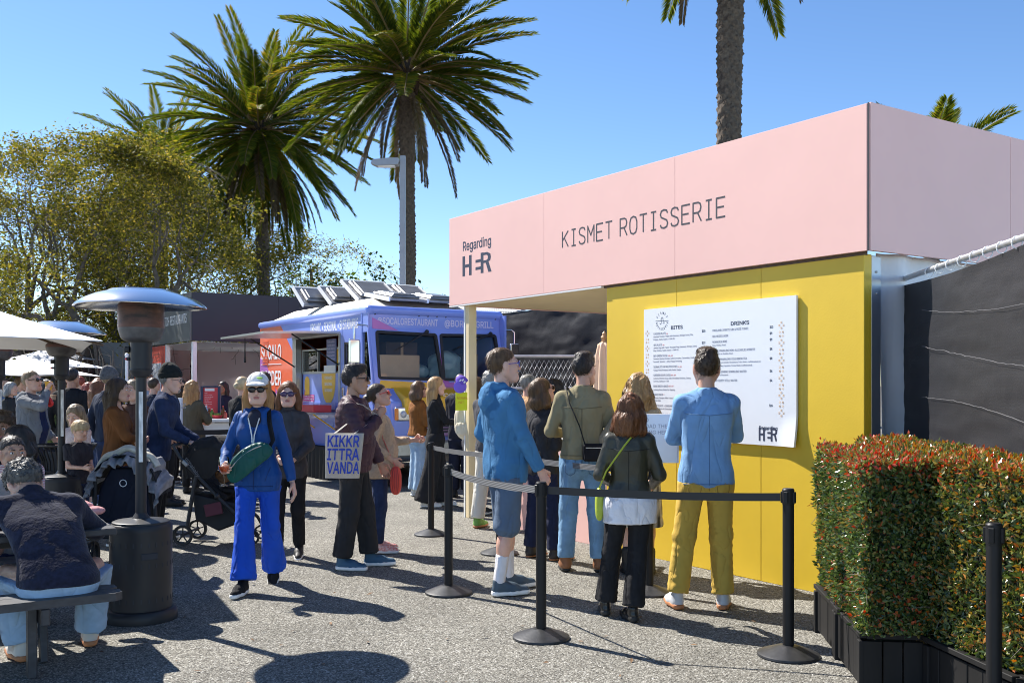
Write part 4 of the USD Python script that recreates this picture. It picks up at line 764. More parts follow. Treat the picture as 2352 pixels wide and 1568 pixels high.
ms = thing('menu_stand', 'pink menu card leaning on the serving shelf of the truck', 'menu stand', tp(2.15, -0.25, 1.152))
ax = unit(-U * 0.35 + N * 0.1); part(ms, 'card', obox(tp(2.1, -0.26, 1.34), (unit(U + 0.4 * N), unit(np.cross(unit(Z - 0.55 * U), U + .4 * N)), unit(Z - 0.55 * U)), (0.10, 0.008, 0.22)), mat('dusty_pink', (0.55, 0.22, 0.28), 0.5))
part(ms, 'foot', obox(tp(2.22, -0.2, 1.165), (U, N, Z), (0.10, 0.06, 0.012)), STEEL)
# ================================================================ hedges in planters
HEDGE = leafy('hedge_leaves', [(0.0, (0.018, 0.042, 0.012)), (0.40, (0.070, 0.125, 0.030)), (0.64, (0.17, 0.22, 0.06)), (0.76, (0.26, 0.16, 0.035)), (0.88, (0.40, 0.10, 0.03)), (1.0, (0.46, 0.07, 0.035))], 0.25, 0.25, 0.6, (1.10, 1.21, 0.40))
HEDGE2 = leafy('hedge_leaves_orange', [(0.0, (0.018, 0.042, 0.012)), (0.35, (0.060, 0.10, 0.020)), (0.58, (0.15, 0.17, 0.035)), (0.72, (0.30, 0.20, 0.035)), (0.88, (0.42, 0.16, 0.03)), (1.0, (0.46, 0.09, 0.035))], 0.25, 0.25, 0.6, (1.09, 1.22, 0.30))
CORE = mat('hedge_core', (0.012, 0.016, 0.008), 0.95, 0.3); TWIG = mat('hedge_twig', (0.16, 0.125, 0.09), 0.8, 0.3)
def hedge_leaf_mesh(c, nrm, r, size):
    n = len(c); d = nrm * 0.30 + r.normal(0, 0.6, (n, 3)) + Z * 0.30; d /= np.linalg.norm(d, axis=1, keepdims=True)
    e = np.cross(d, nrm + r.normal(0, 0.38, (n, 3))); e /= np.maximum(np.linalg.norm(e, axis=1, keepdims=True), 1e-6); up = np.cross(e, d)
    s = size * r.uniform(0.6, 1.25, n)[:, None]; w = s * 0.27
    v = np.stack([c, c + d * s * 0.45 + e * w - up * w * 0.35, c + d * s * 0.5, c + d * s * 0.45 - e * w - up * w * 0.35, c + d * s], 1).reshape(-1, 3)
    k = np.arange(n)[:, None] * 5
    return v, np.concatenate([k + [0, 1, 2], k + [0, 2, 3], k + [2, 1, 4], k + [3, 2, 4]])
def hedge(label, poly, z0, z1, n, seed, vis, lm):
    """clipped hedge over a ground polygon; vis = indices of the sides to leaf"""
    r = rng(seed); poly = np.array(poly, float); c0 = poly.mean(0); t = thing('hedge', label, 'hedge', (c0[0], c0[1], 0))
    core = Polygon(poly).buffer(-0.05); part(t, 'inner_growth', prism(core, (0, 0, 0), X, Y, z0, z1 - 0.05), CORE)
    pts, nr = [], []; m = len(poly); sides = [(poly[i], poly[(i + 1) % m]) for i in vis]
    areas = [np.linalg.norm(b - a) * (z1 - z0) for a, b in sides]; top = Polygon(poly); areas.append(top.area * 1.3); tot = sum(areas)
    for (a, b), ar in zip(sides, areas):
        k = int(n * ar / tot); s = r.random(k); z = z0 + (z1 - z0) * r.random(k); d = (b - a) / np.linalg.norm(b - a); nn = V(d[1], -d[0], 0)
        if Polygon(poly).contains(Point((a + b) / 2 + nn[:2] * 0.02)): nn = -nn
        p = np.stack([a[0] + (b[0] - a[0]) * s, a[1] + (b[1] - a[1]) * s, z], 1); bump = 0.045 * (meshkit.fbm(p * 6, 3, 4) - 0.5) * 2
        p += nn * (bump + r.normal(-0.016, 0.014, k))[:, None]; pts.append(p); nr.append(np.repeat(nn[None], k, 0))
    k = int(n * areas[-1] / tot); q = r.random((int(k * 2.5), 2)) * (poly.max(0) - poly.min(0)) + poly.min(0)
    q = q[shapely.contains_xy(top, q[:, 0], q[:, 1])][:k]; p = np.concatenate([q, np.full((len(q), 1), z1)], 1); p[:, 2] += 0.03 * (meshkit.fbm(p * 5, 3, 9) - 0.5) * 2 + r.normal(-0.008, 0.014, len(q))
    pts.append(p); nr.append(np.repeat(Z[None], len(q), 0))
    pts = np.concatenate(pts); lv = hedge_leaf_mesh(pts, np.concatenate(nr), r, 0.031); cl_ = 0.35 * (meshkit.fbm(pts * 4.5, 3, 12) - 0.5)
    part(t, 'foliage', lv, lm, kind='stuff', tone=np.repeat(np.clip(r.beta(1.1, 1.7, len(pts)) + cl_, 0, 0.93), 5))
    tw = []
    for (a, b), ar in zip(sides, areas):
        for _ in range(int(ar * 40)):
            s = r.random(); p0 = V(a[0] + (b[0] - a[0]) * s, a[1] + (b[1] - a[1]) * s, r.uniform(z0 + .05, z1 - .15)); d = r.normal(0, 1, 3) * [1, 1, 0.7]
            d = unit(d); pp = [p0 - 0.0 * d, p0 + d * 0.04 + r.normal(0, .008, 3), p0 + d * 0.09 + r.normal(0, .012, 3)]; cc = np.append(c0, 0); pp = [x + (cc - x) * V(1, 1, 0) * 0.03 for x in pp]; tw.append(tube(pp, [0.0022, 0.0018, 0.001], 4, False))
    part(t, 'twigs', cat(tw), TWIG, kind='stuff'); return t
H1 = [(2.00, 6.52), (1.835, 5.18), (2.15, 5.12), (2.32, 6.46)]
hedge('short clipped hedge with bright red tips on its flat top, nearest the yellow wall', H1, 0.31, 1.20, 34000, 1, (0, 1), HEDGE)
H2 = [(2.13, 5.20), (2.27, 4.46), (2.40, 3.8), (2.66, 3.8), (2.62, 5.05), (2.76, 6.6), (2.86, 7.15), (2.50, 7.15), (2.25, 6.45)]
hedge('long clipped hedge with orange tips against the black screen fence', H2, 0.31, 1.215, 56000, 2, (0, 1, 7, 8), HEDGE2)
PLANT = mat('planter_black', (0.012, 0.0115, 0.0115), 0.65, 0.3, 6.0, 0.25, 40, stretch=(1, 1, 0.2), spec=0.22)
def planter(label, c0, c1, w, h=0.31):
    """open black timber box between two ground points (its left long side), w deep to the right"""
    a, b = V(*c0, 0), V(*c1, 0); L = np.linalg.norm(b - a); d = (b - a) / L; s = V(-d[1], d[0], 0); s = s if s[0] > 0 else -s; t = thing('planter_box', label, 'planter', (a + b) / 2 + s * w / 2, group=None)
    n = max(3, int(round(L / 0.115)))
    for k in range(n): part(t, 'plank', obox(a + d * L * (k + .5) / n + s * (0.012 + 0.002 * (k % 2)) + Z * (h / 2 - .01), (d, s, Z), (L / n / 2 - .003, 0.011, h / 2 - .03), 0.003), PLANT)
    n2 = max(2, int(round(w / 0.10)))
    for e, sg in ((b, -1), (a, 1)):
        for k in range(n2): part(t, 'plank', obox(e + d * sg * (0.012 + .002 * (k % 2)) + s * w * (k + .5) / n2 + Z * (h / 2 - .01), (s, d, Z), (w / n2 / 2 - .003, 0.011, h / 2 - .03), 0.003), PLANT)
    part(t, 'rim', cat([obox((a + b) / 2 + s * (.006) + Z * (h - .012), (d, s, Z), (L / 2, 0.022, 0.014), .003), obox(b - d * .006 + s * w / 2 + Z * (h - .012), (s, d, Z), (w / 2 - .02, 0.022, 0.0135), .003), obox(a + d * .006 + s * w / 2 + Z * (h - .012), (s, d, Z), (w / 2 - .02, 0.022, 0.0135), .003), obox((a + b) / 2 + s * (w - .006) + Z * (h - .012), (d, s, Z), (L / 2, 0.022, 0.014), .003)]), PLANT)
    for e in (a + d * .025 + s * .0, b - d * .025): part(t, 'corner_post', obox(e + s * -.002 + Z * (h / 2 - .02), (d, s, Z), (0.024, 0.014, h / 2 - .02), .003), PLANT)
    part(t, 'soil', obox((a + b) / 2 + s * w / 2 + Z * (h - .06), (d, s, Z), (L / 2 - .03, w / 2 - .03, .02)), CORE)
planter('black plank planter under the red tipped hedge, the one nearer the yellow wall', (1.985, 6.50), (1.915, 5.885), 0.31)
planter('black plank planter under the near dark end of the red tipped hedge', (1.908, 5.865), (1.83, 5.20), 0.31)
planter('black plank planter under the orange tipped hedge behind the near black post', (2.135, 5.14), (2.235, 4.42), 0.36)
planter('black plank planter at the lower right edge of the picture', (2.24, 4.40), (2.33, 3.7), 0.36)

# ================================================================ barrier posts and belts
BELTM = usdkit.material(stage, '/World/Looks/striped_belt', {'g': ('geometry', {}), 's': ('separate_xyz', {}), 'm': ('math', {'math_type': 'multiply', 'value2': 92.0}), 'f': ('math', {'math_type': 'fraction'}), 'r': ('rgb_ramp', {'ramp': [(0.0, (0.02, 0.02, 0.022)), (0.36, (0.03, 0.03, 0.03)), (0.46, (0.22, 0.22, 0.22)), (1.0, (0.27, 0.27, 0.27))]}),
    'p': ('principled_bsdf', {'roughness': 0.6})}, [('g.position', 's.vector'), ('s.z', 'm.value1'), ('m.value', 'f.value1'), ('f.value', 'r.fac'), ('r.color', 'p.base_color')], surface='p.BSDF')
BELTB = mat('black_belt', (0.012, 0.012, 0.013), 0.5, 0.1)
K = klass('barrier_post')
part(K, 'base', lathe([(0, 0), (0.180, 0.0), (0.183, 0.006), (0.180, 0.016), (0.165, 0.024), (0.06, 0.062), (0.045, 0.066), (0, 0.066)], 40), mat('scuffed_rubber_base', (0.022, 0.022, 0.023), 0.42, 0.5, 14.0, 0.15, 60), smooth=35, world=False)
part(K, 'post', lathe([(0.033, 0.06), (0.033, 0.90)], 24), BLACKP, smooth=60, world=False)
hd = part(K, 'belt_head', cat([lathe([(0.033, 0.895), (0.0355, 0.90), (0.0355, 0.985), (0.030, 0.993), (0, 0.993)], 24)] + [obox((0.036 * math.cos(a), 0.036 * math.sin(a), 0.94), ((math.cos(a), math.sin(a), 0), (-math.sin(a), math.cos(a), 0), Z), (0.008, 0.013, 0.034), 0.003) for a in (0.2, 1.77, 3.34, 4.91)]), BLACKP, smooth=30, world=False)
posts = {'A': ((0.185, 6.32), 'black barrier post with a belt on both sides, nearest post of the queue'), 'B': ((1.64, 5.91), 'black barrier post where the plain belt ends, left of the red tipped hedge'),
         'C': ((-0.49, 7.69), 'black barrier post left of the man in the blue hoodie'), 'D': ((-0.87, 10.7), 'black barrier post farthest back, beside the woman in black wide trousers'),
         'E': ((1.06, 7.69), 'black barrier post carrying the white sign, behind the woman in the olive jacket'), 'F': ((-0.12, 9.50), 'black barrier post mostly hidden behind the man in shorts'),
         'G': ((2.14, 4.42), 'black barrier post in front of the hedge at the right edge')}
for k, (p, lb) in posts.items(): copy_of(K, 'barrier_post', lb, 'barrier post', (p[0], p[1], 0), 17 * ord(k) % 90, 'black belt barrier posts')
def belt(label, p, q, m, z=0.94, sag=0.03, h=0.024):
    p, q = V(*p, z), V(*q, z); d = unit(q - p); s = np.linspace(0, 1, 15); nn = np.cross(d, Z)
    pts = (p + d * 0.045) + s[:, None] * ((q - d * 0.045) - (p + d * 0.045)) - Z * (sag * 4 * s * (1 - s))[:, None]
    P = np.stack([pts - Z * h, pts + Z * h], 1); single('barrier_belt', slab(P, nn, 0.0015), m, label, 'belt', smooth=False)
pp = {k: v[0] for k, v in posts.items()}
belt('grey striped belt passing in front of the man in shorts', pp['C'], pp['A'], BELTM, sag=0.025)
belt('plain black belt stretched across behind the woman in olive and the yellow trousers', pp['A'], pp['B'], BELTB, sag=0.012)
belt('grey striped belt from the farthest post to the hidden middle post', pp['D'], pp['F'], BELTM, sag=0.02)
belt('grey striped belt across the man in the khaki jacket', pp['F'], pp['E'], BELTM, sag=0.02)
for i, (x, y) in enumerate(((at(384, 14.2)[0], 14.2), (at(585, 14.6)[0], 14.6))):
    copy_of(K, 'barrier_post', ('black barrier post with a white sign behind the man in the beanie', 'black barrier post hidden behind the walkers before the white counter')[i], 'barrier post', (x, y, 0), 10, 'black belt barrier posts')
belt('plain black belt before the white serving counter', (at(384, 14.2)[0], 14.2), (at(585, 14.6)[0], 14.6), BELTB, z=0.94, sag=0.01, h=0.035)
def post_sign(label, c, w, h, z0, s, ax=X):
    t = thing('post_sign', label, 'sign', (c[0], c[1], z0)); c = V(*c, 0); nn = np.cross(unit(ax), Z)
    part(t, 'board', obox(c + Z * (z0 + h / 2), (ax, nn, Z), (w / 2, 0.012, h / 2), 0.004), BOARD)
    part(t, 'side_edge', obox(c + unit(ax) * (w / 2 + .004) + Z * (z0 + h / 2), (ax, nn, Z), (0.004, 0.0125, h / 2)), mat('sign_edge', (0.6, 0.62, 0.68), 0.5))
    part(t, 'clamp', obox(c + nn * -0.0 + Z * (z0 - .02), (ax, nn, Z), (0.03, 0.02, 0.02), .004), BLACKP)
    for i, l in enumerate(s): part(t, 'lettering', text(l, h * 0.075, c + unit(ax) * (-w * 0.42) + nn * 0.0122 + Z * (z0 + h * (0.84 - 0.125 * i)), ax, Z), GREY_INK)
post_sign('white queue sign on the post behind the woman in the olive jacket', (1.055, 7.64), 0.43, 0.375, 1.01, ('SCAN TO', 'DOWNLOAD THE', 'REGARDING HER', 'EVENT LIST'))
post_sign('white queue sign behind the man in the black beanie', (at(396, 14.15)[0], 14.15), 0.27, 0.37, 1.06, ('SCAN TO', 'DOWNLOAD THE', 'REGARDING HER', 'EVENT LIST'))

# yellow note, purple cap on the booth post
pp_ = O + 5.76 * U + 0.10 * N
nt = thing('note', 'yellow paper note taped to the booth post under the purple cap', 'note', pp_ + Z * 1.3)
ax = unit(V(0.93, 0.36, 0)); nn = np.cross(ax, Z)
part(nt, 'sheet', obox(V(*gp(1060, 1188)[:2], 0) * 0 + at(1060, 11.93, 1.415), (ax, nn, Z), (0.072, 0.003, 0.108)), mat('neon_paper', (0.72, 0.80, 0.02), 0.6, 0.02))
for i, s in enumerate(('NORMAL', 'HAT')): part(nt, 'lettering', text(s, 0.030, at(1060, 11.93, 1.44 - 0.052 * i) + nn * 0.0035 - ax * (0.058 - .018 * i), ax, Z, xs=0.8), mat('orange_marker', (0.65, 0.30, 0.03), 0.6))
CAPP = mat('purple_cap', (0.15, 0.075, 0.50), 0.8, 0.1, 10, 0.3, 80)
hc = at(1060, 11.88, 1.62)
cp = thing('cap', 'purple cap hung on the booth post above the yellow note', 'cap', hc)
Rc = np.array([unit(V(.80, 0, .60)), Y, unit(V(-.60, 0, .80))])
v, f = sphere((0, 0, 0), (0.072, 0.078, 0.098), 3); v[:, 2] = np.where(v[:, 2] < -.02, -.02 + (v[:, 2] + .02) * .12, v[:, 2]); part(cp, 'crown', (v @ Rc + hc + V(.012, 0, .02), f), CAPP, smooth=60)
v, f = sphere((0, 0, 0), (0.078, 0.010, 0.075), 3); v[:, 1] += .25 * v[:, 0] ** 2 / .066 - 0.006; part(cp, 'brim', (v @ np.array([unit(V(.92, 0, .39)), Y, unit(V(-.39, 0, .92))]) + hc + V(-.014, -0.06, -.030), f), mat('purple_brim', (0.20, 0.12, 0.60), 0.8), smooth=True)
part(cp, 'tags', cat([obox(hc + V(dx, -0.078, dz), (unit(V(.7, 0, -.7)), Y, unit(V(.7, 0, .7))), (0.008, 0.003, 0.014)) for dx, dz in ((-.01, .045), (.02, .05), (.04, .025))]), WHITE)

# closed parasol by the yellow wall
cl = thing('closed_parasol', 'closed cream parasol with a wooden finial beside the yellow wall', 'parasol', at(1388, 15.2))
cx = at(1388, 15.2); PEACH = mat('peach_cloth', (0.78, 0.56, 0.38), 0.75, 0.05, 5)
th = np.linspace(0, 2 * np.pi, 49); zz = np.linspace(1.0, 2.28, 30); TT, HH = np.meshgrid(th, zz, indexing='ij')
rad = np.interp(HH, [1.0, 1.3, 1.7, 1.98, 2.0, 2.02, 2.25, 2.28], [.17, .165, .145, .125, .118, .13, .085, .03]) * (1 + 0.16 * np.cos(TT * 7 + HH * 1.2))
part(cl, 'folded_cloth', grid_mesh(np.stack([cx[0] + rad * np.cos(TT), cx[1] + rad * np.sin(TT), HH], -1)), PEACH, smooth=60)
part(cl, 'finial', lathe([(0, 2.25), (.05, 2.26), (.035, 2.30), (.055, 2.34), (.03, 2.38), (.035, 2.40), (0, 2.44)], 14, (cx[0], cx[1], 0)), mat('light_wood', (0.42, 0.24, 0.10), 0.5), smooth=50)
part(cl, 'pole', bar(cx, cx + Z * 1.1, 0.022, 10), BLACKP); part(cl, 'foot', lathe([(0, 0), (.24, 0), (.24, .05), (.05, .08), (0, .08)], 20, tuple(cx)), BLACKP)

# ================================================================ patio heaters
HK = klass('patio_heater'); HG = mat('heater_charcoal', (0.024, 0.024, 0.026), 0.42, 0.15, 5.0, 0.05, 60, metal=0.1, spec=0.35)
part(HK, 'foot', lathe([(0, 0), (0.238, 0), (0.243, 0.02), (0.240, 0.05), (0.228, 0.075), (0.207, 0.085), (0, 0.085)], 48), HG, smooth=40, world=False)
tkp = part(HK, 'tank_housing', lathe([(0.205, 0.08), (0.205, 0.60), (0.207, 0.61), (0.207, 0.635), (0.198, 0.655), (0.19, 0.66), (0.188, 0.672), (0.17, 0.68), (0.06, 0.695), (0.042, 0.72), (0.038, 0.73)], 48), HG, smooth=40, world=False)
sl = []
for z in (0.155, 0.39, 0.53):
    for a in np.arange(0, 2 * np.pi, 2 * np.pi / 26): sl.append(obox((0.2055 * math.cos(a), 0.2055 * math.sin(a), z), ((math.cos(a), math.sin(a), 0), (-math.sin(a), math.cos(a), 0), Z), (0.002, 0.004, 0.015)))
part(tkp, 'vent_slots', cat(sl), DARK, world=False, kind='stuff')
a = -0.95; ax3 = (V(math.cos(a), math.sin(a), 0), V(-math.sin(a), math.cos(a), 0), Z)
part(tkp, 'handle_recess', obox(0.2055 * ax3[0] + 0.455 * Z, ax3, (0.004, 0.055, 0.022), 0.003), DARK, world=False)
part(HK, 'pole', lathe([(0.036, 0.70), (0.036, 1.68)], 20), HG, smooth=60, world=False)
part(HK, 'control_box', cat([lathe([(0.036, 1.66), (0.055, 1.665), (0.078, 1.70), (0.078, 1.71), (0.072, 1.715), (0.072, 1.90), (0, 1.90)], 24)]), HG, smooth=40, world=False)
part(HK, 'knob', cat([lathe([(0, 0), (.022, 0), (.02, .03), (0, .03)], 12, (-0.07, -0.02, 1.85), (Y, Z, -X)), lathe([(0, 0), (.012, 0), (.012, .02), (0, .02)], 10, (-0.07, -0.02, 1.785), (Y, Z, -X))]), RUBBER, world=False)
part(HK, 'red_button', sphere((-0.094, -0.02, 1.785), 0.010, 1), REDM, world=False)
RUST = mat('scorched_mesh', (0.03, 0.026, 0.026), 0.4, 0.5, 5.0, 0.5, 90, col2=(0.16, 0.075, 0.055), stretch=(1, 1, 4), metal=0.5)
part(HK, 'burner_bowl', lathe([(0.06, 1.895), (0.115, 1.91), (0.135, 1.935), (0.150, 1.985), (0.150, 2.0)], 32), mat('worn_grey_metal', (0.09, 0.09, 0.095), 0.4, 0.3, 10, metal=0.5), smooth=40, world=False)
part(HK, 'emitter_screen', lathe([(0.148, 1.995), (0.152, 2.0), (0.152, 2.155), (0.14, 2.17), (0, 2.17)], 32), RUST, smooth=40, world=False)
DOME = mat('polished_aluminium', (0.95, 0.96, 0.97), 0.16, 0.02, metal=1.0)
th = np.arange(97) / 96 * 2 * np.pi; rs = np.array([0, 0.10, 0.205, 0.225, 0.30, 0.38, 0.425, 0.436, 0.434, 0.42, 0.30, 0.0]); hs = np.array([2.262, 2.262, 2.258, 2.246, 2.226, 2.190, 2.158, 2.142, 2.138, 2.150, 2.215, 2.245])
R_, TH_ = np.meshgrid(rs, th, indexing='ij'); H_ = np.repeat(hs[:, None], len(th), 1) - 0.006 * (R_ / .43) ** 3 * np.cos(TH_ * 2 + .6)
part(HK, 'reflector', grid_mesh(np.stack([R_ * np.cos(TH_), R_ * np.sin(TH_), H_], -1)), DOME, smooth=50, world=False)
part(HK, 'wing_nuts', cat([sphere((0.17 * math.cos(a), 0.17 * math.sin(a), 2.268), 0.008, 1) for a in (0.3, 2.4, 4.5)]), STEEL, world=False)
part(HK, 'warning_label', obox((0.012, -0.0352, 1.32), (X, Y, Z), (0.014, 0.0016, 0.24)), mat('worn_label', (0.55, 0.55, 0.54), 0.5, 0.4, 9.0, stretch=(4, 4, 1)), world=False)
for p, lb, z in (((-2.552, 6.85), 'large patio heater with a gleaming round reflector beside the picnic bench', 20), ((-4.66, 10.3), 'patio heater behind the white parasol, pole beside the black litter bin', 35), ((-5.93, 11.5), 'patio heater cut by the left edge of the picture', 60)):
    copy_of(HK, 'patio_heater', lb, 'patio heater', (p[0], p[1], 0), z - 20, 'tall charcoal patio heaters', 1.0)

# ================================================================ white parasols
PAR = mat('white_parasol_cloth', (0.80, 0.81, 0.83), 0.7, 0.02, 4.0)
def parasol(label, c, az, rad, zr, za, n=4, seed=0, pole=True):
    t = thing('parasol', label, 'parasol', (c[0], c[1], 0), group=None); c = V(*c, 0); cor = [c + rad * V(math.cos(az + 2 * np.pi * k / n), math.sin(az + 2 * np.pi * k / n), 0) + zr * Z for k in range(n)]; ap = c + za * Z
    for k in range(n):                            # each gore: sags slightly between the ribs
        a, b = cor[k], cor[(k + 1) % n]; s = np.linspace(0, 1, 14); w = np.linspace(0, 1, 12); P = np.zeros((14, 12, 3))
        for i in range(14):
            e0 = ap + (a - ap) * s[i]; e1 = ap + (b - ap) * s[i]; P[i] = e0 + (e1 - e0) * w[:, None]; P[i, :, 2] -= 0.05 * s[i] * np.sin(np.pi * w) * -0.6 + 0.03 * math.sin(math.pi * s[i])
        part(t, 'canopy_panel', slab(P, (0, 0, 1), 0.006), PAR, smooth=40)
    for k in range(n): part(t, 'rib', bar(ap - Z * 0.06, cor[k] - Z * 0.03, 0.012, 6), WOODD)
    if pole: part(t, 'pole', bar(c, ap, 0.024, 10), WOODD)
    return t
parasol('large white square parasol reaching in over the picnic table at left', (-5.21, 8.6), math.atan2(-0.65, 1.94), 2.05, 1.955, 2.52)
parasol('small far white parasol at the left edge, lower of the pair behind the drinking man', (at(60, 19)[0], 19, 0)[:2], 0.4, 1.35, 1.78, 2.16)
parasol('small far white parasol, upper of the pair behind the drinking man', (at(95, 23)[0], 23, 0)[:2], 0.1, 1.5, 2.0, 2.42)
parasol('small far white parasol left of the second heater pole', (at(128, 26)[0], 26, 0)[:2], 0.6, 1.35, 2.25, 2.65)

# ================================================================ picnic table, bench
TW_ = mat('stained_black_timber', (0.030, 0.030, 0.034), 0.5, 0.35, 5.0, 0.3, 50, stretch=(0.25, 6, 6))
bd = unit(V(0.53, 0.34, 0)); bn = V(-bd[1], bd[0], 0); bo = V(-2.19, 5.60, 0)
pt = thing('picnic_table', 'black stained timber picnic table with an attached bench', 'picnic table', bo - bd * 0.9 + bn * 0.55)
def pb(a, b, z, ch=0.006): return obox(bo + bd * (a[0] + a[1]) / 2 + bn * (b[0] + b[1]) / 2 + Z * (z[0] + z[1]) / 2, (bd, bn, Z), ((a[1] - a[0]) / 2, (b[1] - b[0]) / 2, (z[1] - z[0]) / 2), ch)
for k in range(2): part(pt, 'seat_plank', prism(Polygon([(-1.85, .0), (-.04, .0), (0, .03), (0, .11), (-.04, .14), (-1.85, .14)]), bo + bn * (-0.02 + .146 * k) + Z * 0.40, bd, bn, 0, 0.045), TW_)
for k in range(2): part(pt, 'seat_plank', pb((-1.85, 0), (1.35 + .146 * k, 1.49 + .146 * k), (0.40, 0.445)), TW_)
for k in range(5): part(pt, 'table_plank', pb((-1.85, 0.06), (0.46 + .146 * k, 0.60 + .146 * k), (0.70, 0.742)), TW_)
for a in (-0.42, -1.55):
    part(pt, 'cross_beam', pb((a, a + 0.045), (-0.02, 1.64), (0.305, 0.398)), TW_)
    for b in (0.10, 1.42): part(pt, 'leg', pb((a - .05, a - .003), (b, b + 0.09), (0, 0.40)), TW_)
    for b0, b1 in ((0.42, 0.60), (1.22, 1.04)): part(pt, 'leg', obox(bo + bd * (a + .07) + bn * (b0 + b1) / 2 + Z * 0.35, (bd, unit(V(0, 0, 0.7) + bn * (b1 - b0)), np.cross(bd, unit(V(0, 0, .7) + bn * (b1 - b0)))), (0.02, 0.36, 0.045), 0.005), TW_)
part(pt, 'brace', pb((-1.7, -0.2), (0.80, 0.84), (0.62, 0.70)), TW_)
# ================================================================ litter bin
bc = at(150, 11.6)
bn_ = thing('litter_bin', 'round black slatted steel litter bin with a flared rim by the heater', 'litter bin', bc)
sl = 34
for k in range(sl):
    a = 2 * np.pi * k / sl; d = V(math.cos(a), math.sin(a), 0)
    part(bn_, 'slat', tube([bc + d * 0.225 + Z * 0.04, bc + d * 0.235 + Z * 0.55, bc + d * 0.25 + Z * 0.74, bc + d * 0.30 + Z * 0.86, bc + d * 0.335 + Z * 0.91], 0.014, 5, True, (1, 0.45)), BLACKP)
for rr, z in ((0.226, 0.06), (0.242, 0.62), (0.335, 0.915)): part(bn_, 'hoop', tube([bc + V(rr * math.cos(a), rr * math.sin(a), z) for a in np.linspace(0, 2 * np.pi, 37)], 0.012, 6, False), BLACKP)
part(bn_, 'liner', lathe([(0, 0.05), (0.20, 0.05), (0.215, 0.85), (0.205, 0.85), (0.19, 0.08), (0, 0.08)], 24, tuple(bc)), DARK)

# ================================================================ far left background
MAR = mat('maroon_steel', (0.07, 0.022, 0.035), 0.5, 0.15, 3)
cn = thing('shipping_container', 'dark maroon container behind the white parasols', 'container', at(60, 31))
c0 = at(60, 31); xs_ = np.arange(-6.5, 5.0, 0.11); P = np.stack([np.stack([c0[0] + xs_, 31 + np.where((np.arange(len(xs_)) % 4) < 2, 0, 0.05), np.full_like(xs_, z)], -1) for z in (0.15, 2.75)], 1)
part(cn, 'corrugated_side', slab(P, Y, 0.1), MAR); part(cn, 'top_beam', obox(c0 + V(-0.75, 0.03, 2.82), (X, Y, Z), (5.85, 0.1, 0.08)), MAR)
part(cn, 'lettering', text('20', 0.4, c0 + V(1.35, -0.06, 1.95), X, Z), mat('faded_maroon_ink', (0.16, 0.08, 0.10), 0.6))
cloth_fence('screen_fence', 'low black screen fence behind the crowd at left', (-13.2, 28.5, 0), (-8.6, 27.0, 0), 2.5, 0, 33, 60, 30, 0.05)
gt = thing('tarpaulin', 'grey tarpaulin hung on the fence behind the bare shrub', 'tarpaulin', at(262, 26.5))
A_, Z_ = np.meshgrid(np.linspace(-0.5, 0.6, 24), np.linspace(0.4, 2.75, 24), indexing='ij'); w = 0.05 * (meshkit.fbm(np.stack([A_ * 4, Z_ * 1.2, A_ * 0], -1), 3, 8) - .5)
c0 = at(262, 26.5); part(gt, 'sheet', slab(np.stack([c0[0] + A_, 26.5 + w * 2, Z_], -1), Y, 0.01), mat('grey_tarp', (0.16, 0.165, 0.165), 0.6, 0.15, 4, 0.3, 20), smooth=60)
bs = thing('bare_shrub', 'bare branched shrub in front of the grey tarpaulin', 'shrub', at(262, 24)); r = rng('shrub'); tw = []
for k in range(60):
    a = r.uniform(-1, 1); p = at(262, 24) + V(r.normal(0, .2), 0, 0.3); q = p + V(a * 1.0, r.normal(0, .3), r.uniform(1.0, 2.2)); tw.append(tube([p, p + (q - p) * .5 + r.normal(0, .12, 3), q, q + V(a * .3 + r.normal(0, .15), 0, r.uniform(-.1, .3))], [0.02, 0.012, 0.006, 0.003], 4, False))
part(bs, 'branches', cat(tw), mat('pale_bark', (0.20, 0.17, 0.13), 0.8, 0.2), kind='stuff')
gp_ = thing('fence_post', 'white post of a chain link gate beside the large heater pole', 'post', at(291, 20)); part(gp_, 'post', bar(at(291, 20), at(291, 20, 2.2), 0.03, 8), WHITE); part(gp_, 'cap', sphere(at(291, 20, 2.22), 0.04, 1), WHITE)
gw = single('grass', obox((-13, 33.5, 0.06), (X, Y, Z), (9, 2.0, 0.05)), mat('lawn', (0.06, 0.14, 0.015), 0.9, 0.4, 30, 0.5, 60), 'strip of bright grass behind the crowd at left', 'grass', kind='stuff')
# long low far buildings close the view under the trees
fbd = thing('far_building', 'pale far building glimpsed under the trees at left', 'building', (-22, 46, 0))
part(fbd, 'wall', obox((-22, 46, 1.9), (X, Y, Z), (13, 2, 1.9)), mat('pale_stucco', (0.55, 0.54, 0.52), 0.8, 0.05)); part(fbd, 'roof', obox((-22, 46, 3.9), (X, Y, Z), (13.3, 2.3, 0.1)), LG)
for k in range(7): part(fbd, 'window', obox((-33 + 3.6 * k, 43.98, 2.1), (X, Y, Z), (0.8, 0.03, 0.6)), DARK)

r = rng('litter'); lv, fs = [], []
for k in range(70):
    x, y = r.uniform(-2.6, 2.0), r.uniform(5.2, 9.5); a = r.uniform(0, 6.28); l = r.uniform(.012, .028); d = V(math.cos(a), math.sin(a), r.uniform(-.2, .5)); e = V(-math.sin(a), math.cos(a), r.uniform(-.3, .3)) * .4; c = V(x, y, .010)
    lv += [c - d * l, c + e * l + Z * .004, c + d * l, c - e * l]; fs += [[4 * k, 4 * k + 1, 4 * k + 2], [4 * k, 4 * k + 2, 4 * k + 3]]
single('fallen_leaves', (np.array(lv), np.array(fs)), mat('dry_leaf', (.16, .085, .035), .8, .5, 3.0), 'few dry brown leaves scattered over the gravel', 'leaves', kind='stuff')
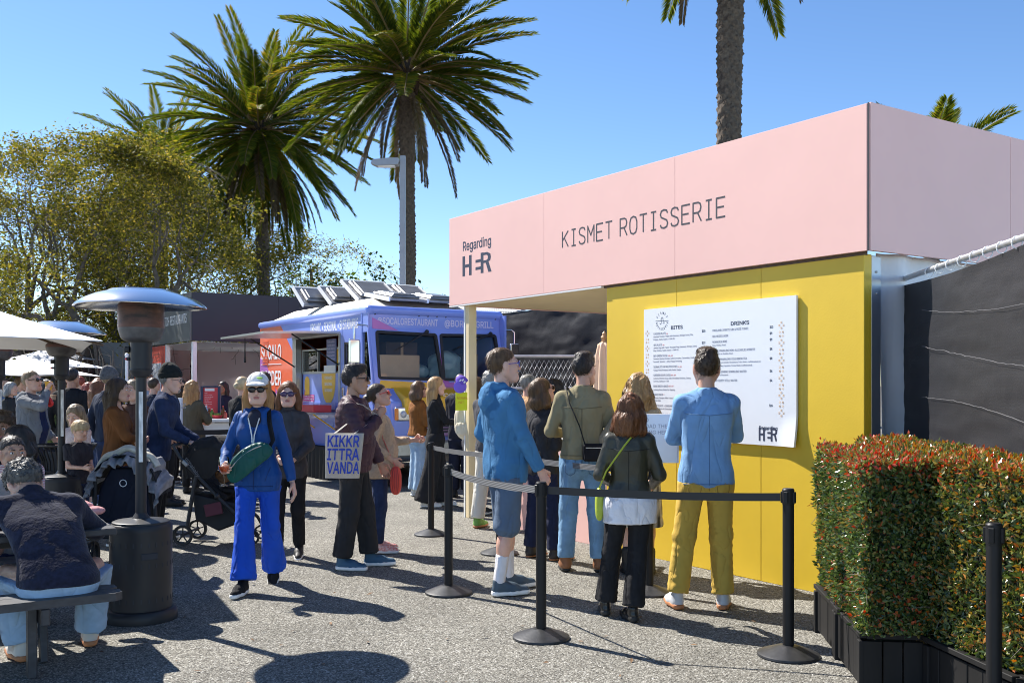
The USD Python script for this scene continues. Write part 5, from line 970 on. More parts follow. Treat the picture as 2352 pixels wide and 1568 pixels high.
# ================================================================ figures: smooth bodies and clothes from distance fields
def smin(a, b, k):
    if k <= 0: return np.minimum(a, b)
    h = np.clip(0.5 + 0.5 * (b - a) / k, 0, 1); return b + (a - b) * h - k * h * (1 - h)
class Field:
    def __init__(s, h): s.h = h; s.ops = []
    def add(s, p, k=0.02): s.ops.append(('a', p, k)); return s
    def sub(s, p, k=0.01): s.ops.append(('s', p, k)); return s
    def cut(s, fn): s.ops.append(('c', fn, 0)); return s
    def mesh(s, disp=None):
        h = s.h; P = [o for o in s.ops if o[0] == 'a']
        lo = np.min([o[1][1] for o in P], 0) - 2.5 * h; hi = np.max([o[1][2] for o in P], 0) + 2.5 * h
        n = np.ceil((hi - lo) / h).astype(int) + 1; ax = [lo[i] + h * np.arange(n[i]) for i in range(3)]
        d = np.full(n, 0.25, np.float32)
        for kind, p, k in s.ops:
            if kind == 'c':
                d = np.maximum(d, p(ax[0][:, None, None], ax[1][None, :, None], ax[2][None, None, :])); continue
            fn, l, u = p; m = k + 3 * h
            sl = tuple(slice(max(0, int((l[i] - m - lo[i]) / h)), min(n[i], int((u[i] + m - lo[i]) / h) + 2)) for i in range(3))
            e = fn(ax[0][sl[0]][:, None, None], ax[1][sl[1]][None, :, None], ax[2][sl[2]][None, None, :])
            if kind == 'a': d[sl] = smin(d[sl], e, k)
            else: d[sl] = -smin(-d[sl], e, k)
        v, f = nets(d, lo, h)
        return v, f
_C = np.array([[a, b, c] for a in (0, 1) for b in (0, 1) for c in (0, 1)])
_E = [(i, j) for i in range(8) for j in range(i + 1, 8) if np.abs(_C[i] - _C[j]).sum() == 1]
def nets(d, lo, h):
    s = d < 0; c = np.zeros(tuple(np.array(d.shape) - 1), np.uint8)
    for o in _C: c += s[o[0]:d.shape[0] - 1 + o[0], o[1]:d.shape[1] - 1 + o[1], o[2]:d.shape[2] - 1 + o[2]]
    I = np.argwhere((c > 0) & (c < 8)); idx = np.full(c.shape, -1, np.int32); idx[I[:, 0], I[:, 1], I[:, 2]] = np.arange(len(I))
    v8 = np.stack([d[I[:, 0] + o[0], I[:, 1] + o[1], I[:, 2] + o[2]] for o in _C], 1); S = np.zeros((len(I), 3)); W = np.zeros(len(I))
    for a, b in _E:
        m = (v8[:, a] < 0) != (v8[:, b] < 0); t = np.where(m, v8[:, a] / np.where(m, v8[:, a] - v8[:, b], 1), 0)
        S += m[:, None] * (_C[a] + t[:, None] * (_C[b] - _C[a])); W += m
    v = lo + h * (I + S / W[:, None]); F = []
    for k in range(3):
        a, b = (k + 1) % 3, (k + 2) % 3; sh = [slice(None)] * 3; sh[k] = slice(0, -1); s0 = s[tuple(sh)]; sh[k] = slice(1, None); s1 = s[tuple(sh)]
        E = np.argwhere(s0 != s1); ok = (E[:, a] > 0) & (E[:, b] > 0) & (E[:, a] < d.shape[a] - 1) & (E[:, b] < d.shape[b] - 1); E = E[ok]
        ins = s0[E[:, 0], E[:, 1], E[:, 2]]; q = []
        for da, db in ((-1, -1), (0, -1), (0, 0), (-1, 0)):
            w = E.copy(); w[:, a] += da; w[:, b] += db; q.append(idx[w[:, 0], w[:, 1], w[:, 2]])
        q = np.stack(q, 1); q = np.where(ins[:, None], q, q[:, ::-1]); q = q[(q >= 0).all(1)]; F += [q[:, [0, 1, 2]], q[:, [0, 2, 3]]]
    return v, np.concatenate(F)
def vnorm(v, f):
    n = np.zeros_like(v); q = np.cross(v[f[:, 1]] - v[f[:, 0]], v[f[:, 2]] - v[f[:, 0]])
    for k in range(3): np.add.at(n, f[:, k], q)
    return n / np.maximum(np.linalg.norm(n, axis=1, keepdims=True), 1e-12)
def folds(m, amp, fr, seed, keep=None):
    v, f = m; n = vnorm(v, f); w = v + 0.05 * (meshkit.noise(v * 6, seed + 7) - .5)[:, None] * np.array([1, 1, 2.0]); g = meshkit.fbm(w * fr, 2, seed); g = 0.55 - np.abs(2 * g - 1) ** 0.7 * 1.5; return v + n * (amp * g)[:, None], f
def cone(a, b, ra, rb, sq=None, end=None):
    a, b = np.asarray(a, float), np.asarray(b, float); ba = b - a; l2 = max(ba @ ba, 1e-9); r = max(ra, rb)
    def fn(x, y, z):
        px, py, pz = x - a[0], y - a[1], z - a[2]; t = np.clip((px * ba[0] + py * ba[1] + pz * ba[2]) / l2, 0, 1)
        qx, qy, qz = px - t * ba[0], py - t * ba[1], pz - t * ba[2]
        if sq is not None:
            ax, k = sq; e = (qx * ax[0] + qy * ax[1] + qz * ax[2]) * (k - 1); qx, qy, qz = qx + e * ax[0], qy + e * ax[1], qz + e * ax[2]
        d = np.sqrt(qx * qx + qy * qy + qz * qz) - (ra + (rb - ra) * t)
        if end is not None:                      # flat cuff at b
            l = math.sqrt(l2); d = np.maximum(d, ((px - ba[0] * end) * ba[0] + (py - ba[1] * end) * ba[1] + (pz - ba[2] * end) * ba[2]) / l)
        return d
    return fn, np.minimum(a, b) - r, np.maximum(a, b) + r
def ell(c, r, R=None):
    c, r = np.asarray(c, float), np.asarray(r, float); R_ = np.eye(3) if R is None else np.asarray(R, float)
    def fn(x, y, z):
        p = [x - c[0], y - c[1], z - c[2]]; q = [sum(R_[i, j] * p[j] for j in range(3)) for i in range(3)]
        k0 = np.sqrt(sum((q[i] / r[i]) ** 2 for i in range(3))); k1 = np.sqrt(sum((q[i] / r[i] ** 2) ** 2 for i in range(3))); return k0 * (k0 - 1) / np.maximum(k1, 1e-6)
    m = r.max() if R is not None else r
    return fn, c - m, c + m
def loft(zs, ws, ds, cx, cy, n=2.5):
    zs, ws, ds, cx, cy = (np.asarray(a, float) for a in (zs, ws, ds, cx, cy)); lo = V((cx - ws).min(), (cy - ds).min(), zs[0]); hi = V((cx + ws).max(), (cy + ds).max(), zs[-1])
    def fn(x, y, z):
        w, d, a, b = (np.interp(z, zs, q) for q in (ws, ds, cx, cy)); rr = (np.abs((x - a) / w) ** n + np.abs((y - b) / d) ** n) ** (1 / n)
        return np.maximum((rr - 1) * np.minimum(w, d), np.maximum(zs[0] - z, z - zs[-1]))
    return fn, lo, hi
def ik(a, t, l1, l2, pole):
    a, t = np.asarray(a, float), np.asarray(t, float); d = t - a; L = min(np.linalg.norm(d), (l1 + l2) * 0.999); d = unit(d); t = a + d * L
    x = (l1 * l1 - l2 * l2 + L * L) / (2 * L); h = math.sqrt(max(l1 * l1 - x * x, 0)); p = np.asarray(pole, float); p = unit(p - d * (p @ d)); return a + d * x + p * h, t

SKINS = {k: mat('skin_' + k, c, 0.5, 0.10, 14.0, 0.15, 160, spec=0.35, subsurface_weight=0.12, subsurface_scale=0.01) for k, c in
         {'fair': (0.60, 0.36, 0.27), 'light': (0.52, 0.30, 0.21), 'tan': (0.40, 0.22, 0.14), 'brown': (0.26, 0.135, 0.08)}.items()}
def hairm(n, c, c2): return mat('hair_' + n, c, 0.45, 0.4, 26.0, 0.9, 70, spec=0.35, stretch=(1, 1, 0.14), col2=c2, detail=6.0)
HAIRS = {'black': hairm('black', (0.012, 0.010, 0.009), (0.04, 0.03, 0.025)), 'dark': hairm('dark', (0.022, 0.014, 0.009), (0.075, 0.045, 0.025)), 'brown': hairm('brown', (0.05, 0.028, 0.014), (0.15, 0.085, 0.04)),
         'auburn': hairm('auburn', (0.085, 0.032, 0.013), (0.22, 0.09, 0.035)), 'blond': hairm('blond', (0.20, 0.115, 0.045), (0.46, 0.29, 0.13)), 'strawberry': hairm('strawberry', (0.22, 0.10, 0.035), (0.50, 0.27, 0.10)),
         'grey': hairm('grey', (0.09, 0.085, 0.08), (0.34, 0.33, 0.31)), 'salt': hairm('salt', (0.012, 0.0115, 0.011), (0.13, 0.127, 0.12)), 'red': hairm('red', (0.12, 0.018, 0.012), (0.30, 0.06, 0.03)), 'sand': hairm('sand', (0.13, 0.09, 0.055), (0.33, 0.25, 0.16)), 'pale': hairm('pale', (0.34, 0.25, 0.14), (0.58, 0.46, 0.28))}
EYEW = mat('eye_white', (0.6, 0.58, 0.55), 0.3); IRIS = mat('eye_iris', (0.03, 0.018, 0.012), 0.2); LIP = mat('lips', (0.38, 0.13, 0.11), 0.45, 0.05); LENS = mat('dark_lens', (0.008, 0.008, 0.012), 0.08, 0.05, coat=0.6)
DENIM_D = cloth('dark_denim', (0.018, 0.03, 0.075), 0.35, 9.0); DENIM_L = cloth('light_denim', (0.30, 0.42, 0.56), 0.22, 5.0); DENIM_M = cloth('mid_denim', (0.16, 0.29, 0.44), 0.25, 5.0); BLACKC = cloth('black_cloth', (0.013, 0.013, 0.015), 0.25)
BODY = {'M': ([.78, .86, .93, 1.0, 1.08, 1.20, 1.32, 1.40, 1.45, 1.49], [.15, .168, .172, .165, .158, .168, .186, .172, .105, .064], [.095, .11, .115, .11, .106, .114, .122, .10, .078, .06]),
        'F': ([.78, .86, .93, 1.0, 1.08, 1.20, 1.32, 1.40, 1.45, 1.49], [.155, .174, .184, .167, .138, .145, .155, .143, .09, .054], [.10, .118, .122, .106, .092, .102, .112, .092, .07, .052])}
def rotm(yaw, pitch, roll):                      # yaw to the person's right, pitch up, roll to the right ear
    a, b, c = (math.radians(q) for q in (-yaw, pitch, roll))
    Rz = np.array([[math.cos(a), -math.sin(a), 0], [math.sin(a), math.cos(a), 0], [0, 0, 1]]); Rx = np.array([[1, 0, 0], [0, math.cos(b), -math.sin(b)], [0, math.sin(b), math.cos(b)]]); Ry = np.array([[math.cos(c), 0, math.sin(c)], [0, 1, 0], [-math.sin(c), 0, math.cos(c)]])
    return Rz @ Rx @ Ry
def hand(w, d, pn, curl, side, h):
    """palm, four bent fingers and a thumb; w wrist, d along the hand, pn the way the palm faces, side +1 for a right hand"""
    d = unit(d); pn = unit(pn - d * (np.asarray(pn) @ d)); lat = np.cross(pn, d) * side * -1.0     # towards the thumb
    A = np.array([d, lat, -pn]); F_ = Field(h)
    F_.add(cone((-.03, 0, 0), (.02, 0, 0), .024, .026, ((0, 0, 1), 1.25)), .01).add(cone((.02, .004, 0), (.082, 0, 0), .030, .037, ((0, 0, 1), 1.9)), .012)
    for y, l, dx in ((.029, .068, .083), (.010, .078, .090), (-.010, .073, .088), (-.028, .056, .080)):
        b = np.array([dx, y, 0]); c = curl * (0.75 + 0.25 * (y < 0)); p1 = b + l * .45 * V(math.cos(c * .8), y * .8, -math.sin(c * .8)); p2 = p1 + l * .36 * V(math.cos(c * 1.7), 0, -math.sin(c * 1.7)); p3 = p2 + l * .26 * V(math.cos(c * 2.3), 0, -math.sin(c * 2.3))
        F_.add(cone(b, p1, .0098, .0092), .005).add(cone(p1, p2, .0092, .0085), .003).add(cone(p2, p3, .0085, .0072), .003)
    t0, t1 = V(.022, .030, -.004), V(.052, .056, -.016 - .010 * curl); t2 = t1 + V(.030, .012 - .016 * curl, -.012 - .008 * curl)
    F_.add(cone(t0, t1, .014, .0115), .01).add(cone(t1, t2, .0112, .0085), .004)
    v, f = F_.mesh(); f = f if np.linalg.det(A) > 0 else f[:, ::-1]; return v @ A + w, f
def shoe(kind, h):
    F_ = Field(h); S = Field(h)
    if kind == 'boot': F_.add(cone((0, -.045, .045), (0, .07, .045), .040, .044), .02).add(cone((0, .06, .04), (0, .15, .034), .044, .034), .02).add(cone((0, -.02, .06), (0, -.03, .20), .048, .052), .03)
    else: F_.add(cone((0, -.045, .042), (0, .07, .040), .037, .044), .02).add(cone((0, .06, .036), (0, .165, .028), .044, .033), .02).add(cone((0, -.03, .06), (0, -.035, .095), .040, .040), .02).add(cone((0, -.01, .075), (0, .07, .05), .034, .034), .03)
    F_.cut(lambda x, y, z: .012 - z + 0 * x + 0 * y)
    hh = .034 if kind in ('trainer', 'chunky') else .024
    if kind == 'chunky': hh = .05
    S.add(cone((0, -.048, .02), (0, .07, .02), .041, .048), .02).add(cone((0, .07, .02), (0, .168, .02), .048, .037), .02); S.cut(lambda x, y, z: np.maximum(z - hh, -z) + 0 * x + 0 * y)
    return F_.mesh(), S.mesh()

def strands(v, f, st, seed, n):
    """loose locks that break up the outline: thin ribbons that run over the hair and lift off a little"""
    from scipy.spatial import cKDTree
    r = rng(('s', seed)); nn = vnorm(v, f); kd = cKDTree(v); i = r.integers(0, len(v), n); p = v[i].copy(); lg = st in ('long', 'wavy', 'bob', 'pony'); L = r.uniform(.05, .13, n) if lg else r.uniform(.016, .042, n); k = 5
    base = np.where(lg, 1.0, 0.0); dirn = V(0, -.15, -1) if lg else (V(0, -.25, -.7) if st != 'quiff' else V(0, .25, -.45)); jit = r.normal(0, .22 if lg else (.7 if st == 'curly' else .30), (n, 3)); P = [p + nn[i] * .001]
    lift = r.uniform(0, .004, n) if lg else r.uniform(.001, .005, n)
    for s_ in range(1, k):
        _, j = kd.query(p); q = nn[j]; d = dirn + jit; d = d - q * (d * q).sum(1, keepdims=True) * .9; d /= np.maximum(np.linalg.norm(d, axis=1, keepdims=True), 1e-6)
        p = p + d * (L / (k - 1))[:, None]; _, j = kd.query(p); p = v[j] * .6 + p * .4 if lg else p; P.append(p + nn[j] * (lift * s_ / 2)[:, None])
    P = np.stack(P, 1); t = np.gradient(P, axis=1); w = np.cross(t, nn[i][:, None] + .3); w /= np.maximum(np.linalg.norm(w, axis=2, keepdims=True), 1e-9); wd = np.linspace(1, .25, k)[None, :, None] * r.uniform(.0012, .0030, n)[:, None, None]
    a = P + w * wd; b = P - w * wd; vv = np.stack([a, b], 2).reshape(-1, 3); o = (np.arange(n)[:, None] * 2 * k + np.arange(k - 1)[None] * 2).reshape(-1, 1)
    return vv, np.concatenate([o + [0, 1, 3], o + [0, 3, 2]])
def person(label, px, Yd, H, heading, sex='M', skin='light', hair=None, top=None, bottom=None, shoes=None, feet=None, hands=None, lean=(0, 0, 0), hip=None, head=(0, 0, 0), curl=(0.5, 0.5), palm=None, elbow=None, glasses=None,
           hat=None, knees=None, belly=0.0, group=None, kid=False, dress=None, socks=None, over=None, seated=False, beard=None, zoff=0.0, lod=1.0, wid=1.0):
    s = H / 1.75; pos = at(px, Yd) + Z * zoff; t = thing('person', label, 'person', pos, -heading, group, s)
    hb = float(np.clip(0.0135 * Yd / 7.5, 0.0125, 0.028)) * lod / s ** 0.5; hh = float(np.clip(0.0058 * Yd / 7.5, 0.0052, 0.0125)) * lod; seed = zlib.crc32(label.encode()) % 9999
    hip = V(0, 0, .93) if hip is None else V(*hip); lean = V(*lean); dz0 = hip[2] - .93; sw = .166 if sex == 'M' else .140; sw *= wid
    zs, ws, ds = (np.array(q, float) for q in BODY[sex]); ws = ws * wid * np.interp(zs, [.9, 1.0], [.97, .90]); bel = belly * np.exp(-((zs - 1.08) / .12) ** 2); ws = ws + bel * .5; ds = ds + bel
    def zmap(z): return hip[2] + (np.asarray(z, float) - .93) * (1 + lean[2] / .53 * (np.asarray(z, float) > .93))
    def off(z): q = np.clip((np.asarray(z, float) - .93) / .53, 0, 1.1); q = q * q * (3 - 2 * np.minimum(q, 1)) if not seated else q ** 1.2; return hip[0] + lean[0] * q, hip[1] + lean[1] * q + bel_c(z)
    def bel_c(z): return belly * 0.7 * np.exp(-((np.asarray(z, float) - 1.08) / .12) ** 2)
    def torso(z0, z1, infl, flare=0.0, dd=None):
        q = np.unique(np.concatenate([[z0], zs[(zs > z0) & (zs < z1)], [z1]])); w = np.interp(q, zs, ws) + infl; d = np.interp(q, zs, ds) + infl; fl = flare * np.clip((1.12 - q) / .3, 0, 1.5); cx, cy = off(q); return loft(zmap(q), w + fl, d + fl, cx, cy)
    def T3(x, y, z): a, b = off(z); return V(x + a, y + b, float(zmap(z)))
    sh = [T3(-sw, -.012, 1.395), T3(sw, -.012, 1.395)]
    hands = hands or [(-.255, .03, .90), (.255, .03, .90)]; elbow = elbow or [(-.5, -1, -.2), (.5, -1, -.2)]
    arm = []
    for i in (0, 1): e, w = ik(sh[i], V(*hands[i]), .285, .255, elbow[i]); arm.append((sh[i], e, w))
    feet = feet or [(-.10, 0, 0, 8, 0), (.10, 0, 0, 8, 0)]; legs = []; fm = []
    for i in (0, 1):
        sg = -1 if i == 0 else 1; f_ = feet[i]; yaw = math.radians(f_[3]) * sg; pit = math.radians(f_[4])
        c, s_ = math.cos(yaw), math.sin(yaw); Ry = np.array([[c, s_, 0], [-s_, c, 0], [0, 0, 1]]); cp, sp = math.cos(pit), math.sin(pit); Rx = np.array([[1, 0, 0], [0, cp, -sp], [0, sp, cp]])
        ball = V(0, .09, 0); M = Ry @ Rx; o = V(f_[0], f_[1], f_[2]) + Ry @ ball - M @ ball; ank = o + M @ V(0, -.03, .085); fm.append((M, o))
        hj = V(hip[0] + .088 * sg, hip[1], hip[2] - .01); kp = (0.12 * sg, 1, 0) if knees is None else knees[i]; k, a = ik(hj, ank, .425, .405, kp); legs.append((hj, k, a))
    def seams(par, v, ls, sm):                   # stitched lines laid on the cloth: (side, [(x, z), ...])
        for sd, pl in ls:
            pl = np.array(pl, float); d_ = np.r_[0, np.cumsum(np.hypot(*np.diff(pl, axis=0).T))]; u_ = np.arange(0, d_[-1] + .001, .02); xs_, z_ = np.interp(u_, d_, pl[:, 0]), np.interp(u_, d_, pl[:, 1]); out = []
            for x_, q_ in zip(xs_, z_):
                ox, oy = off(q_); zz_ = float(zmap(q_)); w_ = np.hypot(v[:, 0] - x_ - ox, v[:, 2] - zz_); k_ = np.argsort(w_)[:14]; k_ = k_[(v[k_, 1] - oy) * sd > -.01]
                if len(k_): out.append(V(x_ + ox, (v[k_[:5], 1] * sd).max() * sd + sd * .0008, zz_))
            if len(out) > 2:
                o_ = np.array(out); o_[1:-1, 1] = (o_[:-2, 1] + o_[1:-1, 1] + o_[2:, 1]) / 3; part(par, 'seam', tube(o_, .0022, 4), sm or BLACKC, world=False)
    # ---- the body itself: one skin, fine at the head and hands
    hc0 = T3(0, .022, 1.632); R = rotm(*head); piv = T3(0, -.012, 1.545); hs = 1.22 if kid else 1.065; hc = piv + R @ (hc0 - piv) + (V(0, 0, .02) if kid else 0)
    B = Field(max(hb, .02)); B.add(torso(.80, 1.46, -.022), .03); B.add(cone(T3(0, -.014, 1.42), hc + R @ V(0, -.018, -.055), .058 if sex == 'M' else .049, .055 if sex == 'M' else .046), .03)
    for i in (0, 1):
        a, e, w = arm[i]; B.add(cone(a, e, .042, .036), .03).add(cone(e, w, .038, .027), .02); hj, k, an = legs[i]; B.add(cone(hj, k, .066, .050), .03).add(cone(k, k + (an - k) * .35, .048, .052), .03).add(cone(k + (an - k) * .3, an, .052, .036), .03)
    Hd = Field(hh)
    Hd.add(ell((0, -.014, .030), (.075, .095, .088)), .02).add(ell((0, .020, -.035), (.058, .072, .080)), .03).add(cone((-.022, .062, -.088), (.022, .062, -.088), .024, .024), .03)
    for q in (-1, 1): Hd.add(ell((.036 * q, .054, -.022), (.028, .030, .030)), .02).add(ell((.077 * q, -.006, -.004), (.011, .022, .033)), .008).add(cone((.052 * q, .0, -.05), (.03 * q, .055, -.088), .022, .020), .03)
    Hd.add(cone((-.036, .078, .024), (.036, .078, .024), .013, .013), .02)
    for q in (-1, 1): Hd.sub(ell((.031 * q, .104, .003), (.018, .016, .012)), .012)
    Hd.add(cone((0, .088, .012), (0, .108, -.026), .009, .0125), .012).add(cone((-.011, .098, -.030), (.011, .098, -.030), .008, .008), .008)
    if sex == 'M': Hd.add(cone((-.03, .055, -.092), (.03, .055, -.092), .024, .024), .02)
    hv, hf = Hd.mesh(); hm = (hv * hs @ R.T + hc, hf)
    hd = []
    for i in (0, 1):
        sg = -1 if i == 0 else 1; a, e, w = arm[i]; dr = unit(w - e) if palm is None or palm[i] is None or len(palm[i]) < 2 else unit(palm[i][1]); pn = V(-sg, .15, 0) if palm is None or palm[i] is None else V(*palm[i][0])
        hd.append(hand(w + dr * .01, dr, pn, curl[i], sg, max(.0052, hh * .95)))
    part(t, 'body', cat([B.mesh(), hm] + hd), SKINS[skin], smooth=True, world=False)
    near = Yd < 12.5
    def onhead(m): v, f = m; return v * hs @ R.T + hc, f
    def facing():                                 # does the face show to the camera?
        return True
    if near:
        if glasses is None or glasses[0] != 'sun':
            for q in (-1, 1):
                ey = part(t, 'eye', onhead(sphere((.031 * q, .083, .003), (.0125, .0115, .0085), 2)), EYEW, smooth=True, world=False); part(ey, 'iris', onhead(sphere((.031 * q, .0925, .003), (.0055, .003, .0062), 2)), IRIS, smooth=True, world=False)
        L_ = Field(max(hh, .004)); L_.add(cone((-.019, .087, -.055), (0, .094, -.053), .0055, .0065), .003).add(cone((.019, .087, -.055), (0, .094, -.053), .0055, .0065), .003).add(cone((-.015, .088, -.063), (.015, .088, -.063), .0068, .0068), .003)
        part(t, 'lips', onhead(L_.mesh()), LIP if sex == 'F' else SKINS['tan' if skin in ('fair', 'light') else 'brown'], smooth=True, world=False)
        hk = HAIRS[hair[1]] if hair else HAIRS['dark']
        for q in (-1, 1): part(t, 'eyebrow', onhead(tube([(.014 * q, .0935, .022), (.032 * q, .092, .028), (.052 * q, .078, .024)], [.004, .0045, .002], 5)), hk, world=False)
    if beard:
        Bd = Field(hh); Bd.add(ell((0, .022, -.060), (.061, .066, .052)), .01).add(cone((-.024, .066, -.092), (.024, .066, -.092), .026, .026), .02); Bd.sub(ell((0, .08, -.012), (.043, .05, .032)), .01)
        part(t, 'beard', onhead(folds(Bd.mesh(), .003, 90, 5)), HAIRS[beard], smooth=True, world=False)
    # ---- hair
    if hair:
        st, hcol = hair[0], hair[1]; ln = hair[2] if len(hair) > 2 else .2; wv = hair[3] if len(hair) > 3 else 1.0; G = Field(hh * 1.0)
        bs = (.084, .104, .094) if st in ('long', 'wavy', 'bob', 'curly', 'bowl') else (.0795, .100, .0925)
        G.add(ell((0, -.016, .034), bs), .01)
        hy = np.array([-.14, -.10, -.07, -.045, -.015, .02, .045, .07, .095, .13]); zshort = np.array([-.055, -.06, -.055, -.035, .005, .035, .052, .064, .074, .09]); 
        if st in ('short', 'quiff', 'curly', 'bun', 'pony'): G.cut(lambda x, y, z: (np.interp(y, hy, zshort) - z) * .75 + 0 * x)
        if st == 'quiff': G.add(ell((0, .035, .108), (.056, .056, .024)), .03).add(ell((0, -.02, .113), (.056, .06, .020)), .03)
        if st == 'curly': G.add(ell((0, -.01, .085), (.088, .10, .065)), .03).add(ell((0, -.07, .02), (.075, .05, .07)), .03)
        if st == 'bun': G.add(ell((0, -.125, .005), (.042, .036, .040)), .012)
        if st == 'pony': G.add(cone((0, -.10, .03), (0, -.15, .0), .03, .035), .02).add(cone((0, -.15, .0), (0, -.14, -.2), .035, .018), .02)
        if st == 'bowl': G.add(ell((0, .02, .045), (.092, .10, .085)), .02); G.cut(lambda x, y, z: (np.interp(y, [-.12, -.03, .03, .12], [-.05, -.03, .012, .03]) - z) * .8 + 0 * x)
        if st in ('long', 'wavy', 'bob'):
            sp = .012 if st == 'long' else .03; e = -ln
            for q in (-1, 1): G.add(cone((.062 * q, -.012, .035), (.074 * q, -.028, -.06), .035, .035 + sp * .4), .02).add(cone((.074 * q, -.028, -.06), ((.078 + sp) * q, -.045 + .035 * (hair[4] if len(hair) > 4 else 0), e), .035 + sp * .5, .026 + sp * .4), .03)
            G.add(cone((-.03, -.075, .03), (-.035, -.085, -.08), .045, .048), .03).add(cone((.03, -.075, .03), (.035, -.085, -.08), .045, .048), .03).add(cone((-.04, -.085, -.08), (-.05, -.085, e * 1.02), .045 + sp * .5, .03 + sp * .5), .03).add(cone((.04, -.085, -.08), (.05, -.085, e * 1.02), .045 + sp * .5, .03 + sp * .5), .03).add(cone((0, -.09, -.08), (0, -.095, e * 1.03), .045 + sp * .5, .03 + sp * .5), .03)
            G.sub(ell((0, .125, -.03), (.066, .115, .105)), .015)
        m = G.mesh(); v, f = m; n = vnorm(v, f); fr = {'short': (85, 85, 16), 'quiff': (85, 60, 22), 'curly': (46, 46, 46), 'long': (48, 48, 6), 'wavy': (30, 30, 13), 'bob': (46, 46, 7), 'bun': (46, 10, 30), 'pony': (46, 20, 20), 'bowl': (55, 55, 10)}[st]; am = {'short': .005, 'quiff': .006, 'curly': .012, 'long': .008, 'wavy': .016, 'bob': .008, 'bun': .003, 'pony': .004, 'bowl': .006}[st] * wv
        w_ = v + (0.012 * np.sin(v[:, 2:] * 38 + v[:, :1] * 20) if st == 'wavy' else 0); v = v + n * (am * (2 * meshkit.fbm(w_ * np.array(fr), 3, seed) - 1))[:, None]
        hp_ = part(t, 'hair', onhead((v, f)), HAIRS[hcol], smooth=True, world=False)
        if Yd < 12.6: part(hp_, 'strands', onhead(strands(v, f, st, seed, 800 if Yd < 10.5 else 300)), HAIRS[hcol], world=False, kind='stuff')
    if hat:
        k, hmat = hat[0], hat[1]; G = Field(hh)
        if k == 'beanie':
            G.add(ell((0, -.018, .052), (.089, .108, .098)), .02).add(ell((0, -.04, .12), (.055, .06, .045)), .04); G.cut(lambda x, y, z: (.022 + .22 * (y - .0) - z) * .95 + 0 * x); m = folds(G.mesh(), .003, (60, 60, 10), 3)
            hp = part(t, 'hat', onhead(m), hmat, smooth=True, world=False); Bf = Field(hh); Bf.add(ell((0, -.018, .050), (.094, .113, .098)), .02); Bf.cut(lambda x, y, z: np.maximum((.020 + .22 * y - z), (z - .078 - .22 * y)) * .95 + 0 * x); part(hp, 'turn_up', onhead(Bf.mesh()), hmat, smooth=40, world=False)
        elif k == 'cap':
            G.add(ell((0, -.014, .044), (.087, .106, .094)), .02); G.cut(lambda x, y, z: (.036 + .1 * y - z) + 0 * x); hp = part(t, 'hat', onhead(G.mesh()), hmat, smooth=True, world=False)
            Bm = Field(hh); Bm.add(ell((0, .105, .040), (.075, .082, .024)), .01); Bm.sub(ell((0, .10, .018), (.082, .10, .026)), .004); Bm.cut(lambda x, y, z: .055 - y + 0 * x + 0 * z); part(hp, 'brim', onhead(Bm.mesh()), hmat, smooth=True, world=False)
            if len(hat) > 2: part(hp, 'emblem', onhead(sphere((-.022, .071, .092), (.026, .012, .009), 2)), hat[2], world=False)
        elif k == 'sunhat':
            G.add(ell((0, -.014, .05), (.085, .104, .09)), .02).add(ell((0, -.01, .045), (.17, .18, .018)), .02); G.cut(lambda x, y, z: .03 - z + 0 * x + 0 * y); part(t, 'hat', onhead(G.mesh()), hmat, smooth=True, world=False)
    if glasses:
        gm = glasses[1] if len(glasses) > 1 else BLACKP; ms = []
        if glasses[0] == 'sun':
            sc_ = glasses[2] if len(glasses) > 2 else 1.0
            g = part(t, 'sunglasses', onhead(cat([tube([(.060 * q, .080, .012), (.078 * q, .03, .012), (.080 * q, -.01, .006)], [.005, .004, .003], 5) for q in (-1, 1)] + [bar((-.02, .106, .010), (.02, .106, .010), .0035, 6)] + [sphere((.031 * q, .0995, .004), (.031 * sc_, .0085, .022 * sc_), 2) for q in (-1, 1)])), gm, smooth=50, world=False)
            for q in (-1, 1): part(g, 'lens', onhead(sphere((.031 * q, .104, .004), (.026 * sc_, .0075, .018 * sc_), 2)), LENS if len(glasses) < 4 else glasses[3], smooth=True, world=False)
        else:
            th = np.linspace(0, 2 * np.pi, 17); rr = glasses[2] if len(glasses) > 2 else .024
            part(t, 'glasses', onhead(cat([tube([(.034 * q + rr * math.cos(a), .104 - .012 * abs(math.cos(a)) * (1 if q * math.cos(a) > 0 else 0), .002 + rr * .85 * math.sin(a)) for a in th], .0024, 5, False) for q in (-1, 1)] + [bar((-.011, .106, .006), (.011, .106, .006), .0022, 5)] + [tube([(.057 * q, .090, .008), (.078 * q, .03, .010), (.080 * q, -.01, .004)], .0022, 5) for q in (-1, 1)])), gm, world=False)
    # ---- clothes
    def sleeve(G, i, inf, frac, k=.03):
        a, e, w = arm[i]; a = a + (0, 0, 0)
        if frac <= 0: G.add(cone(a, e, .050 + inf * .8, .044 + inf, end=1 + frac), k); return
        G.add(cone(a, e, .047 + inf * .75, .037 + inf * .8), k).add(cone(e, w, .037 + inf * .8, .028 + inf * .7, end=frac), .02)
